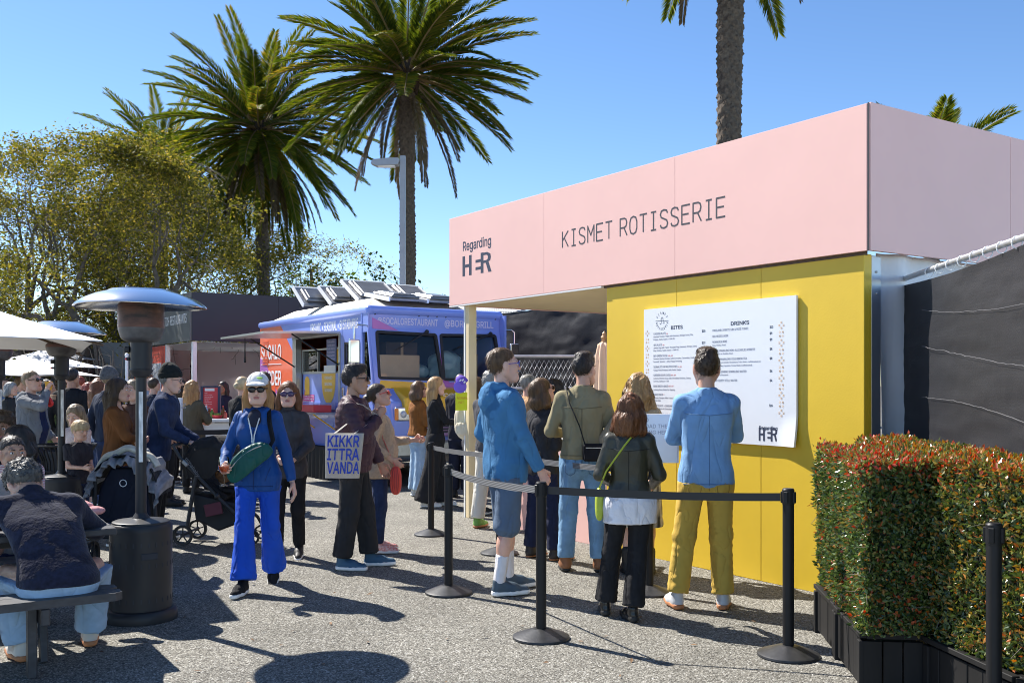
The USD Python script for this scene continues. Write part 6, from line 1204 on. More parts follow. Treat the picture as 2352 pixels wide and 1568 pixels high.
    def upper(o, nm):
        inf = o.get('infl', .014) * .82; hem = o.get('hem', .86); G = Field(hb)
        if o.get('zmax'): G.add(torso(hem, o['zmax'], inf, o.get('flare', .0)), .03); return part(t, nm, folds(G.mesh(), .008, np.array((11, 11, 6)), seed), o['mat'], smooth=True, world=False)
        G.add(torso(hem, 1.475, inf, o.get('flare', .0)), .03)
        if sex == 'F' and not kid:
            for q in (-1, 1): G.add(ell(T3(.072 * q, .075, 1.26), (.068 + inf * .5, .06 + inf * .5, .07)), .05)
        for i in (0, 1): G.add(cone(T3(0, -.015, 1.458), sh[i], .046 + inf * .3, .043 + inf * .5), .03); sleeve(G, i, inf, o.get('sleeve', 1.0))
        if o.get('open'): G.sub(cone(T3(0, .16, 1.5), T3(0, .17, hem - .1), o['open'], o['open'] * 1.2), .01)
        nk = o.get('neck', 'crew'); cpos = T3(0, .0, 1.50)
        if nk == 'turtle': G.add(cone(T3(0, -.01, 1.45), hc + R @ V(0, -.01, -.085), .068, .064), .015)
        elif nk == 'collar': G.add(cone(T3(0, -.02, 1.455), T3(0, -.022, 1.505), .072, .070, end=.95), .012); G.sub(ell(T3(0, .07, 1.51), (.045, .06, .06)), .01)
        elif nk == 'hood':
            ring = [T3(-.050, .080, 1.405), T3(-.082, .035, 1.455), T3(-.085, -.035, 1.490), T3(-.045, -.088, 1.492), T3(.045, -.088, 1.492), T3(.085, -.035, 1.490), T3(.082, .035, 1.455), T3(.050, .080, 1.405)]
            for a_, b_ in zip(ring[:-1], ring[1:]): G.add(cone(a_, b_, .026, .026), .012)
            G.add(ell(T3(0, -.125, 1.42), (.100, .042, .075)), .02).add(ell(T3(0, -.145, 1.37), (.062, .034, .050)), .015)
        elif nk == 'scarf':
            th = np.linspace(0, 2 * np.pi, 9)
            for a, b in zip(th[:-1], th[1:]): G.add(cone(T3(.07 * math.cos(a), .01 + .07 * math.sin(a), 1.475), T3(.07 * math.cos(b), .01 + .07 * math.sin(b), 1.475), .036, .036), .02)
        elif nk == 'scoop': G.sub(ell(T3(0, .07, 1.46), (.085, .09, .07)), .02)
        else: G.sub(ell(T3(0, .03, 1.51), (.066, .075, .05)), .015)
        m = folds(G.mesh(), o.get('fold', .006) * .8, np.array(o.get('ff', (10, 10, 6))), seed)
        if o.get('quilt'): v, f = m; n = vnorm(v, f); m = (v + n * (.007 * np.abs(np.sin(v[:, 2] * math.pi / .052 + .6 * np.sin(v[:, 0] * 4))) - .004)[:, None], f)
        q_ = part(t, nm, m, o['mat'], smooth=True, world=False); seams(q_, m[0], o.get('seams', ()), o.get('seam_mat')); return q_
    def lower(o):
        inf = o.get('infl', .010); G = Field(hb); kn, an = o.get('knee', .062), o.get('ankle', .052); end = o.get('end', .96); th = o.get('thigh', .086)
        G.add(torso(.82, 1.03, inf), .03)
        if not seated: G.add(cone((hip[0] - .075, hip[1] - .032, hip[2] - .085), (hip[0] + .075, hip[1] - .032, hip[2] - .085), .088 + inf, .088 + inf), .04)
        for i in (0, 1):
            hj, k, a = legs[i]
            if end <= 0: G.add(cone(hj, k, th + inf, kn + inf + .01, end=1 + end), .03); continue
            G.add(cone(hj, k, th + inf, kn + inf), .03).add(cone(k, a, kn + inf, an + inf, end=end), .03)
        if o.get('skirt'): 
            z1 = o['skirt']; G = Field(hb); q = np.array([z1, .6, .8, .93, 1.03]); q = q[q >= z1]; w = np.interp(q, [z1, .93, 1.03], [o.get('sw', .22), ws[2] + inf, ws[3] + inf]); d = np.interp(q, [z1, .93, 1.03], [o.get('sw', .22) * .8, ds[2] + inf, ds[3] + inf]); cx, cy = off(q); G.add(loft(zmap(q), w, d, cx + 0 * q, cy + 0 * q), .02)
        if top and not o.get('skirt'):
            zc = float(zmap(max(top.get('hem', .86), .80))) + .045
            if seated: zc -= .03
            G.cut(lambda x, y, z: z - zc + 0 * x + 0 * y)
        m = G.mesh(); v, f = m; n = vnorm(v, f); am = o.get('fold', .006) * .75 * (0.45 + 1.0 * np.exp(-((v[:, 2] - .47) / .12) ** 2) + 1.1 * np.exp(-((v[:, 2] - .12) / .12) ** 2)); g = .55 - np.abs(2 * meshkit.fbm((v + 0.05 * (meshkit.noise(v * 6, seed) - .5)[:, None]) * np.array((9, 9, 20)), 2, seed) - 1) ** .7 * 1.5
        v = v + n * (am * g)[:, None]; q_ = part(t, o.get('name', 'trousers'), (v, f), o['mat'], smooth=True, world=False); seams(q_, v, o.get('seams', ()), o.get('seam_mat')); return q_
    if bottom: lower(bottom)
    if top:
        tp_ = upper(top, top.get('name', 'jacket'))
    if over: upper(over, over.get('name', 'shirt'))
    if shoes:
        (u_, so) = shoe(shoes.get('kind', 'trainer'), .011 if Yd < 9 else .016)
        for i in (0, 1):
            M, o = fm[i]; z1 = V(0, 0, .004); p_ = part(t, 'shoe', (u_[0] @ M.T + o + z1, u_[1]), shoes['mat'], smooth=60, world=False); part(p_, 'sole', (so[0] @ M.T + o + z1, so[1]), shoes.get('sole', WHITE), smooth=40, world=False)
            if shoes.get('lace') and Yd < 10: part(p_, 'lace', (cat([bar((-.022, .035 + .02 * j, .082 - .009 * j), (.022, .035 + .02 * j, .082 - .009 * j), .005, 5) for j in range(4)])[0] @ M.T + o + z1, cat([bar((-.022, .035 + .02 * j, .082 - .009 * j), (.022, .035 + .02 * j, .082 - .009 * j), .005, 5) for j in range(4)])[1]), WHITE, world=False)
    if socks:
        for i in (0, 1): G = Field(hb); hj, k, a = legs[i]; q = a + (k - a) * socks[1]; G.add(cone(a, q, .043, .050, end=.98), .02); part(t, 'sock', G.mesh(), socks[0], smooth=True, world=False)
    t.J = dict(arm=arm, legs=legs, head=hc, R=R, T3=T3); t.s = s
    return t
def W(t, p): return t.M[:3, :3] @ np.asarray(p, float) + t.M[:3, 3]          # a figure's own point in the world
# ================================================================ the people
def shoe_(n, c, sole=WHITE, kind='trainer', lace=False): return dict(mat=mat('shoe_' + n, c, .6, .1, 8.0), sole=sole, kind=kind, lace=lace)
GUM = mat('gum_sole', (0.42, 0.17, 0.07), 0.6); BSOLE = mat('black_sole', (0.012, 0.012, 0.012), 0.6)
SH_B = shoe_('black', (.012, .012, .013), WHITE); SH_BB = shoe_('boot_black', (.012, .012, .012), BSOLE, 'boot'); SH_W = shoe_('white', (.62, .62, .60), WHITE, lace=True); SH_T = shoe_('tan', (.24, .10, .04), BSOLE, 'boot'); SH_BR = shoe_('brown', (.10, .045, .02), GUM, 'boot')
def dk(n, c): return mat('stitch_' + n, c, .8)
BACK = lambda h: [(-1, [(-.16, 1.33), (0, 1.315), (.16, 1.33)]), (-1, [(0, 1.31), (0, h + .03)]), (-1, [(-.17, h + .035), (.17, h + .035)])]
SEAT = [(-1, [(-.135, .925), (-.055, .915), (-.055, .80), (-.095, .775), (-.135, .80), (-.135, .925)]), (-1, [(.135, .925), (.055, .915), (.055, .80), (.095, .775), (.135, .80), (.135, .925)]), (-1, [(0, .95), (0, .80)])]
TRB = dict(mat=BLACKC); TRJ = dict(mat=DENIM_D); TRL = dict(mat=DENIM_L, knee=.066, ankle=.075)
BLUEJ = cloth('blue_shell', (0.010, 0.062, 0.235), 0.12, 5.0, 0.3, 60, rough=0.6); BLUET = cloth('cobalt_trousers', (0.010, 0.075, 0.50), 0.1, 4.0, 0.25, 80, rough=0.75)
HANG = [(-.235, .03, .885), (.235, .03, .885)]
FOLD = [(.10, .21, 1.14), (-.10, .23, 1.10)]       # folded arms
FRONT = [(-.07, .27, 1.10), (.07, .27, 1.10)]      # both hands before the chest
Q = "queue at the yellow wall"
t1 = person('woman in blue jacket and flared cobalt trousers walking forward, white cap and sunglasses', 592, 7.92, 1.685, 180, 'F', 'fair', ('long', 'strawberry', .26, 1.0, 1.0), dict(mat=BLUEJ, infl=.020, hem=.80, flare=.006, neck='hood', fold=.009, open=.03, seams=[(1, [(.0, 1.36), (.0, .82)]), (1, [(-.15, .845), (.15, .845)]), (1, [(-.13, 1.0), (-.09, .88)]), (1, [(.13, 1.0), (.09, .88)])], seam_mat=dk('blue', (.004, .02, .09))), dict(mat=BLUET, knee=.062, ankle=.094, thigh=.084, end=1.06), dict(mat=BLACKC, sole=WHITE, kind='trainer', lace=True),
    feet=[(-.07, -.30, .0, 5, -38), (.05, .30, 0, 6, 0)], hands=[(-.30, .05, .86), (.22, .24, .99)], elbow=[(-.9, -.6, -.2), (.6, -.9, -.6)], curl=(.5, 1.0), palm=[None, ((-1, .2, .1), (-.25, .9, .1))], head=(-8, -2, 0), hat=('cap', cloth('cap_white', (0.62, 0.63, 0.64), .05), mat('lime_patch', (0.35, 0.62, 0.08), .6)), glasses=('sun', BLACKP, 1.05))
t2 = person('woman in charcoal turtleneck and black trousers with auburn hair and big sunglasses', 662, 9.25, 1.63, 178, 'F', 'fair', ('long', 'auburn', .13, 1.0, .6), dict(mat=cloth('charcoal_knit', (.055, .055, .06), .2, 9, .8, 60), infl=.026, hem=.80, neck='turtle', fold=.008, name='sweater'), dict(mat=BLACKC, knee=.058, ankle=.05), SH_B,
    hands=[(-.10, .22, 1.0), (.06, .24, 1.02)], elbow=[(-.7, -.6, -.6), (.7, -.6, -.6)], curl=(1.1, 1.1), glasses=('sun', mat('plum_frame', (.05, .02, .05), .3), 1.12, mat('plum_lens', (.06, .03, .07), .08, coat=.6)), feet=[(-.09, -.1, 0, 6, -12), (.09, .14, 0, 6, 0)], head=(-6, 0, 0))
t3 = person('man in quilted maroon jacket holding a tote bag strap, dark sunglasses and beard', 812, 8.75, 1.77, 88, 'M', 'tan', ('quiff', 'black'), dict(mat=cloth('maroon_quilt', (.058, .026, .036), .15, 5, .3, 50, rough=.5), infl=.044, hem=.84, neck='collar', quilt=True, fold=.006, ff=(12, 12, 16)), dict(mat=cloth('slate_trousers', (.022, .022, .024), .2), knee=.078, ankle=.076, thigh=.094), dict(mat=mat('shoe_teal', (.03, .09, .16), .7, .1), sole=WHITE, kind='trainer', lace=True),
    feet=[(-.10, .16, 0, 8, 0), (.10, -.06, 0, 14, 0)], hands=[(-.20, .22, .87), (.10, .22, 1.30)], elbow=[(-.6, -1, 0), (.8, -.4, -1)], curl=(.6, 1.4), palm=[None, ((-1, 0, 0), (-.35, .35, .8))], head=(-4, 2, 0), glasses=('sun', BLACKP, .95), beard='black', belly=.03)
t4 = person('woman in beige knit top and dark jeans with red sunglasses, face tilted up', 872, 9.6, 1.61, 82, 'F', 'light', ('bun', 'dark'), dict(mat=cloth('beige_knit', (.44, .32, .22), .12, 40, .9, 60), infl=.022, hem=.78, flare=.02, neck='scoop', name='top', sleeve=.8), dict(mat=DENIM_D, ankle=.056), dict(mat=mat('shoe_red_check', (.55, .05, .04), .6, .2, 60, col2=(.7, .6, .56)), sole=WHITE, kind='trainer'),
    hands=[(-.02, .36, 1.17), (.20, .12, .98)], elbow=[(-.4, -.5, -1), (.5, -1, -.2)], curl=(1.3, .6), head=(4, 17, 0), glasses=('sun', mat('red_frame', (.65, .05, .04), .3), 1.0, mat('red_lens', (.35, .03, .02), .1, coat=.6)), belly=.05, wid=1.08)
t5 = person('woman in rust sweater and ripped pale jeans by the truck headlight', 960, 14.4, 1.66, 62, 'F', 'light', ('bob', 'brown', .12), dict(mat=cloth('rust_knit', (.22, .085, .02), .2, 12, .8, 50), infl=.028, hem=.92, name='sweater'), dict(mat=DENIM_L, knee=.075, ankle=.085), SH_W, hands=FRONT, elbow=[(-.7, -.5, -.8), (.7, -.5, -.8)], curl=(1, 1), group=None, glasses=('sun', BLACKP))
t6 = person('woman in black top and wide black trousers with long fair hair, hands raised', 1000, 13.2, 1.71, 84, 'F', 'fair', ('long', 'blond', .25), dict(mat=BLACKC, infl=.012, hem=.96, neck='turtle', name='top'), dict(mat=cloth('black_wide', (.016, .016, .018), .2), knee=.10, ankle=.135, thigh=.09, end=1.08), SH_W, hands=[(-.08, .34, 1.16), (.07, .38, 1.12)], elbow=[(-.6, -.5, -1), (.6, -.5, -1)], curl=(1, .9), feet=[(-.08, .1, 0, 5, 0), (.08, -.12, 0, 5, 0)])
person('man in navy blazer half hidden by the purple cap and yellow note', 1058, 14.3, 1.76, 15, 'M', 'light', ('short', 'dark'), dict(mat=cloth('navy_blazer', (.018, .02, .032), .15), infl=.022, hem=.80, neck='collar'), dict(mat=cloth('navy_slacks', (.014, .017, .035), .15), knee=.07, ankle=.066), SH_BB, hands=FRONT)
t8 = person('woman with long brown hair carrying a cream backpack, black leggings', 1094, 12.4, 1.70, 28, 'F', 'light', ('long', 'brown', .22), dict(mat=cloth('grey_jacket', (.075, .075, .085), .12), infl=.022, hem=.84), dict(mat=BLACKC, infl=.004), SH_B, hands=FRONT)
person('man with grey curly hair in grey jacket, white trousers and green trainers', 1128, 11.2, 1.74, 32, 'M', 'light', ('curly', 'grey'), dict(mat=cloth('grey_jacket', (.075, .075, .085), .12), infl=.026, hem=.83), dict(mat=cloth('white_trousers', (.60, .58, .52), .06), knee=.072, ankle=.07), shoe_('green', (.14, .32, .06), GUM), feet=[(-.14, -.05, 0, 4, 0), (.10, .05, 0, 10, 0)], hands=FRONT)
t10 = person('tall man in blue hoodie, slate shorts and white socks looking right', 1160, 7.72, 1.88, 66, 'M', 'fair', ('short', 'brown'), dict(mat=cloth('blue_hoodie', (.050, .165, .325), .10, 8, .6, 70), infl=.032, hem=.80, flare=.008, neck='hood', fold=.012, name='hoodie'), dict(mat=cloth('slate_shorts', (.085, .125, .19), .1), end=.10, knee=.080, thigh=.088, infl=.012, name='shorts', fold=.005), dict(mat=mat('shoe_slate', (.045, .075, .105), .6, .2, 12), sole=WHITE, kind='trainer', lace=True),
    feet=[(-.10, .10, 0, 4, 0), (.10, -.06, 0, 6, 0)], hands=[(-.24, .12, .97), (.22, .17, .90)], elbow=[(-.7, -1, .1), (.35, -1, 0)], curl=(1.2, 1.0), head=(8, 6, 0), glasses=('plain', mat('blue_frame', (.04, .06, .45), .3), .022), socks=(cloth('white_sock', (.66, .65, .68), .06, 30, .6, 90), .50), lean=(0, -.02, 0))
t11 = person('woman in charcoal knit looking up to the right, sunglasses and navy trousers', 1247, 9.2, 1.66, 52, 'F', 'light', ('bob', 'brown', .11), dict(mat=cloth('charcoal_wool', (.032, .032, .036), .25, 14, .8, 60), infl=.026, hem=.80, neck='scarf'), dict(mat=cloth('navy_trousers', (.013, .017, .045), .15), knee=.066, ankle=.062), shoe_('ankle_boot', (.025, .02, .018), GUM, 'boot'), hands=FRONT, head=(18, 18, 0), glasses=('sun', mat('tortoise', (.07, .03, .015), .3), 1.05), feet=[(-.16, 0, 0, 4, 0), (.14, .06, 0, 10, 0)])
person('grey haired man whose head shows between the hoodie and the chain link panel', 1212, 12.3, 1.73, 82, 'M', 'fair', ('short', 'grey'), dict(mat=cloth('tan_shirt', (.36, .22, .12), .1), infl=.018), dict(mat=BLACKC), SH_B)
person('dark haired woman facing left in front of the chain link panel', 1273, 11.2, 1.67, 262, 'F', 'tan', ('long', 'black', .2), dict(mat=BLACKC, infl=.02), dict(mat=BLACKC), SH_B, hands=FRONT)
t14 = person('man in khaki overshirt and mid blue jeans with a black cross body bag, tan boots', 1338, 8.65, 1.87, 6, 'M', 'light', ('quiff', 'black'), dict(mat=cloth('khaki_overshirt', (.25, .215, .125), .1, 5, .4, 90), infl=.020, hem=.905, neck='collar', fold=.008, name='overshirt', flare=.01, seams=BACK(.905), seam_mat=dk('khaki', (.12, .10, .055))), dict(mat=DENIM_M, knee=.064, ankle=.058, thigh=.088, seams=SEAT, seam_mat=dk('denim', (.07, .13, .21))), SH_T, hands=[(-.15, .24, 1.10), (.13, .25, 1.10)], elbow=[(-.75, -.8, -.8), (.75, -.8, -.8)], head=(26, 0, 0), beard='dark', feet=[(-.14, -.02, 0, 10, 0), (.14, -.02, 0, 12, 0)])
t15 = person('woman with wavy fair hair in beige jacket and zebra print skirt, facing the menu', 1466, 8.5, 1.70, 4, 'F', 'fair', ('wavy', 'blond', .16), dict(mat=cloth('beige_jacket', (.42, .33, .215), .1), infl=.028, hem=.76, neck='collar'), dict(mat=mat('zebra_print', (.02, .02, .02), .7, 0, 26, col2=(.55, .50, .40), stretch=(1, 1, .25), detail=0.5), skirt=.42, sw=.22, name='skirt'), SH_BB, hands=[(-.10, .22, 1.18), (.10, .22, 1.10)], elbow=[(-1, -.4, -.5), (1, -.4, -.5)])
LEATH = mat('olive_leather', (.030, .028, .016), .38, .25, 6, .5, 40, spec=.5)
t16 = person('small woman in olive leather jacket and black trousers, white shirt tail, brown hair', 1446, 6.87, 1.54, 10, 'F', 'light', ('bob', 'auburn', .15, 1.2), dict(mat=LEATH, infl=.022, hem=.87, neck='collar', fold=.010, seams=BACK(.87), seam_mat=dk('olive', (.010, .009, .006))), dict(mat=BLACKC, knee=.062, ankle=.080, thigh=.088), dict(mat=mat('shoe_patent', (.012, .012, .012), .2), sole=BSOLE, kind='chunky'), hands=[(-.14, .17, 1.04), (.17, .20, 1.02)], elbow=[(-.55, -.9, -.5), (.55, -.9, -.5)], head=(20, -4, 0), feet=[(-.20, .10, 0, 10, 0), (.02, -.08, 0, -24, 0)], over=dict(mat=cloth('white_shirt', (.68, .68, .72), .04), infl=.014, hem=.75, zmax=.98, flare=.038, name='shirt'))
t17 = person('man in pale blue shirt and yellow trousers with folded arms reading the menu', 1622, 7.18, 1.85, 2, 'M', 'light', ('quiff', 'dark'), dict(mat=cloth('chambray_shirt', (.175, .325, .545), .12, 5, .4, 90), infl=.022, hem=.82, flare=.010, neck='collar', fold=.007, name='shirt', seams=BACK(.82), seam_mat=dk('chambray', (.10, .20, .36))), dict(mat=cloth('mustard_trousers', (.50, .335, .065), .1, 5, .3, 90), knee=.066, ankle=.064, thigh=.088, fold=.007, seams=SEAT, seam_mat=dk('mustard', (.26, .16, .025))), shoe_('white_gum', (.50, .52, .55), GUM), hands=[(.02, .24, 1.12), (.0, .26, 1.16)], elbow=[(-1.6, .05, -.9), (1.6, .05, -.9)], feet=[(-.205, .0, 0, 10, 0), (.115, .0, 0, 14, 0)], head=(4, 4, 2))
# ---- left, standing
t18 = person('man in dark denim jacket, black beanie and glasses pushing a stroller', 360, 10.3, 1.80, 84, 'M', 'fair', ('short', 'grey'), dict(mat=DENIM_D, infl=.024, hem=.80, neck='collar', fold=.008), dict(mat=BLACKC, knee=.068), SH_B, hands=[(-.17, .37, 1.0), (.17, .35, 1.0)], elbow=[(-.6, -1, -.3), (.6, -1, -.3)], curl=(1.5, 1.5), palm=[((.2, .3, -1), (0, 1, -.3)), ((-.2, .3, -1), (0, 1, -.3))], head=(0, -8, 0), lean=(0, .09, -.01), hat=('beanie', cloth('black_knit', (.012, .014, .013), .3, 30, .9, 60)), glasses=('plain', BLACKP, .024), beard='grey')
person('man in black t-shirt standing behind the man in the beanie', 389, 13.3, 1.76, 80, 'M', 'tan', ('short', 'dark'), dict(mat=BLACKC, sleeve=-.3, infl=.018, name='tshirt'), dict(mat=BLACKC), SH_BB)
t19 = person('woman with long dark hair in brown sweater with folded arms, facing right', 268, 10.0, 1.67, 82, 'F', 'light', ('long', 'dark', .27, 1.1), dict(mat=cloth('brown_sweater', (.135, .052, .016), .15, 9, .8, 60), infl=.026, hem=.84, neck='scoop', name='sweater', fold=.009), dict(mat=DENIM_D), SH_B, hands=[(.08, .22, 1.08), (-.06, .26, 1.10)], elbow=[(-.9, .1, -.8), (.9, .1, -.8)], head=(4, 0, 0))
person('fair haired woman partly hidden behind the large heater pole', 307, 11.4, 1.66, 190, 'F', 'fair', ('bob', 'sand', .1), dict(mat=cloth('dull_brown', (.08, .04, .03), .2), infl=.02), dict(mat=DENIM_D), SH_B, hands=FRONT)
t21 = person('man in grey hoodie and navy t-shirt drinking from an orange cup, sunglasses', 72, 12.0, 1.77, 92, 'M', 'fair', ('short', 'sand'), dict(mat=cloth('grey_hoodie', (.17, .18, .20), .12, 8, .6, 70), infl=.030, hem=.82, neck='hood', open=.075, name='hoodie', fold=.010), dict(mat=DENIM_D), SH_B, hands=[(-.2, .16, .95), (.07, .22, 1.52)], elbow=[(-.5, -1, -.2), (.9, .2, -.9)], curl=(.6, 1.3), palm=[None, ((-.6, .2, 0), (-.3, .2, .9))], head=(10, 8, 0), glasses=('sun', BLACKP, .95), over=dict(mat=cloth('navy_tee', (.014, .022, .07), .2), infl=.013, hem=.72, zmax=1.42, name='tshirt'), belly=.04)
person('broad man in black sweater seen from behind beside the second heater pole', 164, 13.8, 1.84, 2, 'M', 'tan', ('short', 'black'), dict(mat=BLACKC, infl=.028, hem=.84, name='sweater'), dict(mat=DENIM_D, knee=.075), SH_B, wid=1.1)
person('woman in green plaid shirt with long black hair', 106, 14.2, 1.68, 90, 'F', 'tan', ('long', 'black', .34), dict(mat=mat('green_plaid', (.03, .07, .02), .85, 0, 30, .3, 90, col2=(.17, .22, .06), detail=0.0), infl=.024, hem=.82, name='shirt'), dict(mat=BLACKC), SH_B, hands=FRONT)
person('woman with short red hair in pale pink top and black skirt', 203, 16.2, 1.65, 100, 'F', 'fair', ('bob', 'red', .07), dict(mat=cloth('pale_pink', (.55, .36, .37), .06), infl=.016, hem=.95, name='top'), dict(mat=BLACKC, skirt=.5, sw=.2, name='skirt'), SH_B, hands=FRONT)
person('woman with long chestnut hair in front of the man in the grey knit hat', 226, 13.4, 1.69, 50, 'F', 'light', ('wavy', 'auburn', .26), dict(mat=cloth('blush_blue', (.30, .33, .42), .2), infl=.02), dict(mat=DENIM_D), SH_B, hands=FRONT)
person('man in navy jacket and grey knit hat seen from behind', 250, 12.6, 1.80, 28, 'M', 'light', ('short', 'sand'), dict(mat=cloth('navy_jacket', (.022, .030, .055), .15), infl=.024, neck='collar'), dict(mat=DENIM_D), SH_B, hat=('beanie', cloth('grey_knit', (.10, .10, .105), .3, 30, .9, 60)))
person('girl with fair hair in floral dress behind the boy', 176, 11.0, 1.37, 182, 'F', 'fair', ('long', 'sand', .16), dict(mat=mat('floral_print', (.50, .36, .36), .8, 0, 60, col2=(.62, .55, .52), detail=1), infl=.014, hem=.90, name='dress'), dict(mat=mat('floral_print', (.50, .36, .36)), skirt=.4, sw=.2, name='skirt'), SH_W, kid=True, head=(0, -22, 0), hands=FRONT)
person('small boy with a blond bowl haircut in dark t-shirt', 179, 10.35, 1.21, 128, 'M', 'fair', ('bowl', 'pale'), dict(mat=cloth('dark_tee', (.035, .032, .04), .2), infl=.016, hem=.84, sleeve=-.3, name='tshirt'), dict(mat=DENIM_D), SH_W, kid=True, hands=FRONT, head=(-12, -8, 0))
person('woman with wavy red blond hair in olive trench coat at the white counter', 441, 14.8, 1.67, 24, 'F', 'fair', ('wavy', 'strawberry', .22, 1.2), dict(mat=cloth('olive_trench', (.105, .088, .058), .15), infl=.034, hem=.80, flare=.02, neck='collar', name='coat', fold=.012), dict(mat=BLACKC), SH_BB, hands=FRONT, elbow=[(-1, -.5, -.5), (1, -.5, -.5)])
person('woman with long dark hair in cream top near the booth post', 414, 16.4, 1.69, 20, 'F', 'light', ('long', 'dark', .22), dict(mat=cloth('cream_top', (.5, .42, .34), .1), infl=.02, name='top'), dict(mat=BLACKC), SH_B, hands=FRONT)
person('woman with a fair hair bun in black coat seen from behind', 556, 13.0, 1.71, 24, 'F', 'fair', ('bun', 'pale'), dict(mat=cloth('black_coat', (.014, .015, .018), .25, 9, .6, 60), infl=.030, hem=.78, neck='collar', name='coat'), dict(mat=BLACKC), SH_B, hands=FRONT)
person('man with short dark hair and sunglasses facing left, black jacket', 606, 14.2, 1.79, 280, 'M', 'light', ('short', 'dark'), dict(mat=BLACKC, infl=.028, neck='hood'), dict(mat=BLACKC), SH_B, glasses=('sun', BLACKP))
person('dark haired attendant in navy behind the red menu stand', 513, 20.3, 1.68, 200, 'F', 'brown', ('long', 'black', .2), dict(mat=cloth('navy_apron', (.02, .02, .04), .2), infl=.02), dict(mat=BLACKC), SH_B, hands=FRONT)
for lb, px, y, H, hd, sx_, sk, hr, c in (('grey haired woman far back at the left edge', 24, 17.5, 1.66, 95, 'F', 'light', ('bob', 'grey', .1), (.03, .03, .03)), ('man with sandy hair far back behind the drinking man', 46, 18.5, 1.75, 60, 'M', 'light', ('short', 'brown'), (.30, .36, .44)),
                                         ('man in pale grey far back, seen between the two heater poles', 183, 18.8, 1.77, 280, 'M', 'light', ('short', 'red'), (.35, .30, .30)), ('woman in dark coat far back left of the broad man', 136, 19.5, 1.66, 10, 'F', 'light', ('long', 'dark', .2), (.03, .03, .04)),
                                         ('man with glasses far back beside the coral wall', 338, 17.0, 1.80, 100, 'M', 'fair', ('short', 'auburn'), (.45, .45, .47)), ('person in dark navy knit hat far back behind the man in the beanie', 352, 16.2, 1.72, 20, 'M', 'light', ('short', 'dark'), (.02, .025, .045)),
                                         ('woman with brown hair far back at the white counter', 398, 18.0, 1.66, 60, 'F', 'light', ('bob', 'brown', .1), (.22, .18, .20)), ('man in blue shirt far back under the small parasols', 12, 21.0, 1.76, 150, 'M', 'tan', ('short', 'dark'), (.10, .16, .28))):
    person(lb, px, y, H, hd, sx_, sk, hr, dict(mat=cloth('far_' + lb.split(' far')[0].replace(' ', '_').replace('-', ''), c, .1), infl=.02), dict(mat=DENIM_D if H > 1.7 else BLACKC), SH_B, hands=FRONT if H < 1.7 else None, lod=1.1)
# ---- seated at the table
HZ = .515
t0 = person('man in navy fleece and pale jeans hunched over the picnic table, seen from behind', 134, 5.58, 1.84, -30, 'M', 'light', ('curly', 'salt', .1, .9), dict(mat=cloth('navy_fleece', (.011, .013, .030), .35, 40, 1.0, 70, rough=1.0, sheen_weight=.12, wr=.12), infl=.036, hem=.88, neck='collar', fold=.006, name='fleece'), dict(mat=DENIM_L, knee=.078, ankle=.070, thigh=.098, infl=.016), dict(mat=mat('shoe_cream', (.56, .52, .47), .6, .1), sole=GUM, kind='trainer', lace=True),
    feet=[(-.16, .36, 0, 12, 0), (.22, .52, 0, 6, 0)], hip=(0, 0, HZ), lean=(-.10, .37, -.15), hands=[(-.20, .62, .78), (.10, .66, .78)], elbow=[(-.9, -.1, -.8), (.9, -.1, -.8)], head=(-14, -58, 0), seated=True, curl=(.8, .8), knees=[(-.3, .5, 1), (.3, .5, 1)], wid=1.08)
def sitter(label, px, y, H, hd, sk, hr, tp, z=.50, lean=(0, .10, 0), **k):
    return person(label, px, y, H, hd, 'F', sk, hr, tp, dict(mat=DENIM_D), SH_B, feet=[(-.12, .40, 0, 5, 0), (.12, .42, 0, 5, 0)], hip=(0, 0, z), lean=lean, hands=[(-.10, .34, .82), (.12, .36, .84)], elbow=[(-.8, -.3, -1), (.8, -.3, -1)], seated=True, knees=[(-.2, .5, 1), (.2, .5, 1)], **k)
sitter('dark haired woman in grey top seated across the table facing the camera', 24, 7.0, 1.64, 150, 'tan', ('bun', 'black'), dict(mat=cloth('light_grey_top', (.22, .21, .21), .1), infl=.014, name='top'), z=.53, lean=(0, .12, -.02), head=(-14, 4, 0))
t35 = sitter('woman in striped t-shirt with round glasses and a gold disc earring, seated', 58, 7.75, 1.68, 196, 'light', ('bob', 'black', .09), dict(mat=usdkit.material(stage, '/World/Looks/striped_tee', {'tc': ('texture_coordinate', {}), 's': ('separate_xyz', {}), 'm': ('math', {'math_type': 'multiply', 'value2': 55.0}), 'f': ('math', {'math_type': 'fraction'}), 'r': ('rgb_ramp', {'ramp': [(0, (.62, .52, .5)), (.68, (.62, .52, .5)), (.74, (.45, .10, .14)), (1, (.45, .10, .14))]}), 'p': ('principled_bsdf', {'roughness': .85})},
     [('tc.object', 's.vector'), ('s.z', 'm.value1'), ('m.value', 'f.value1'), ('f.value', 'r.fac'), ('r.color', 'p.base_color')], surface='p.BSDF'), infl=.018, sleeve=-.25, name='tshirt'), z=.52, lean=(0, .06, 0), head=(16, 2, 0), glasses=('plain', BLACKP, .027))
ear = t35.J['head'] + t35.J['R'] @ V(-.085, -.005, -.055); part(t35, 'earring', lathe([(0, -.004), (.030, -.004), (.030, .004), (0, .004)], 20, ear, (V(0, 1, 0), Z, X)), mat('gold_disc', (.45, .36, .13), .4, metal=.6), world=False)
sitter('curly dark haired woman cut by the left edge of the picture, seated', 8, 8.3, 1.74, 165, 'brown', ('curly', 'dark'), dict(mat=BLACKC, sleeve=-.5, infl=.012, neck='scoop', name='top'), z=.55, lean=(0, .04, 0))

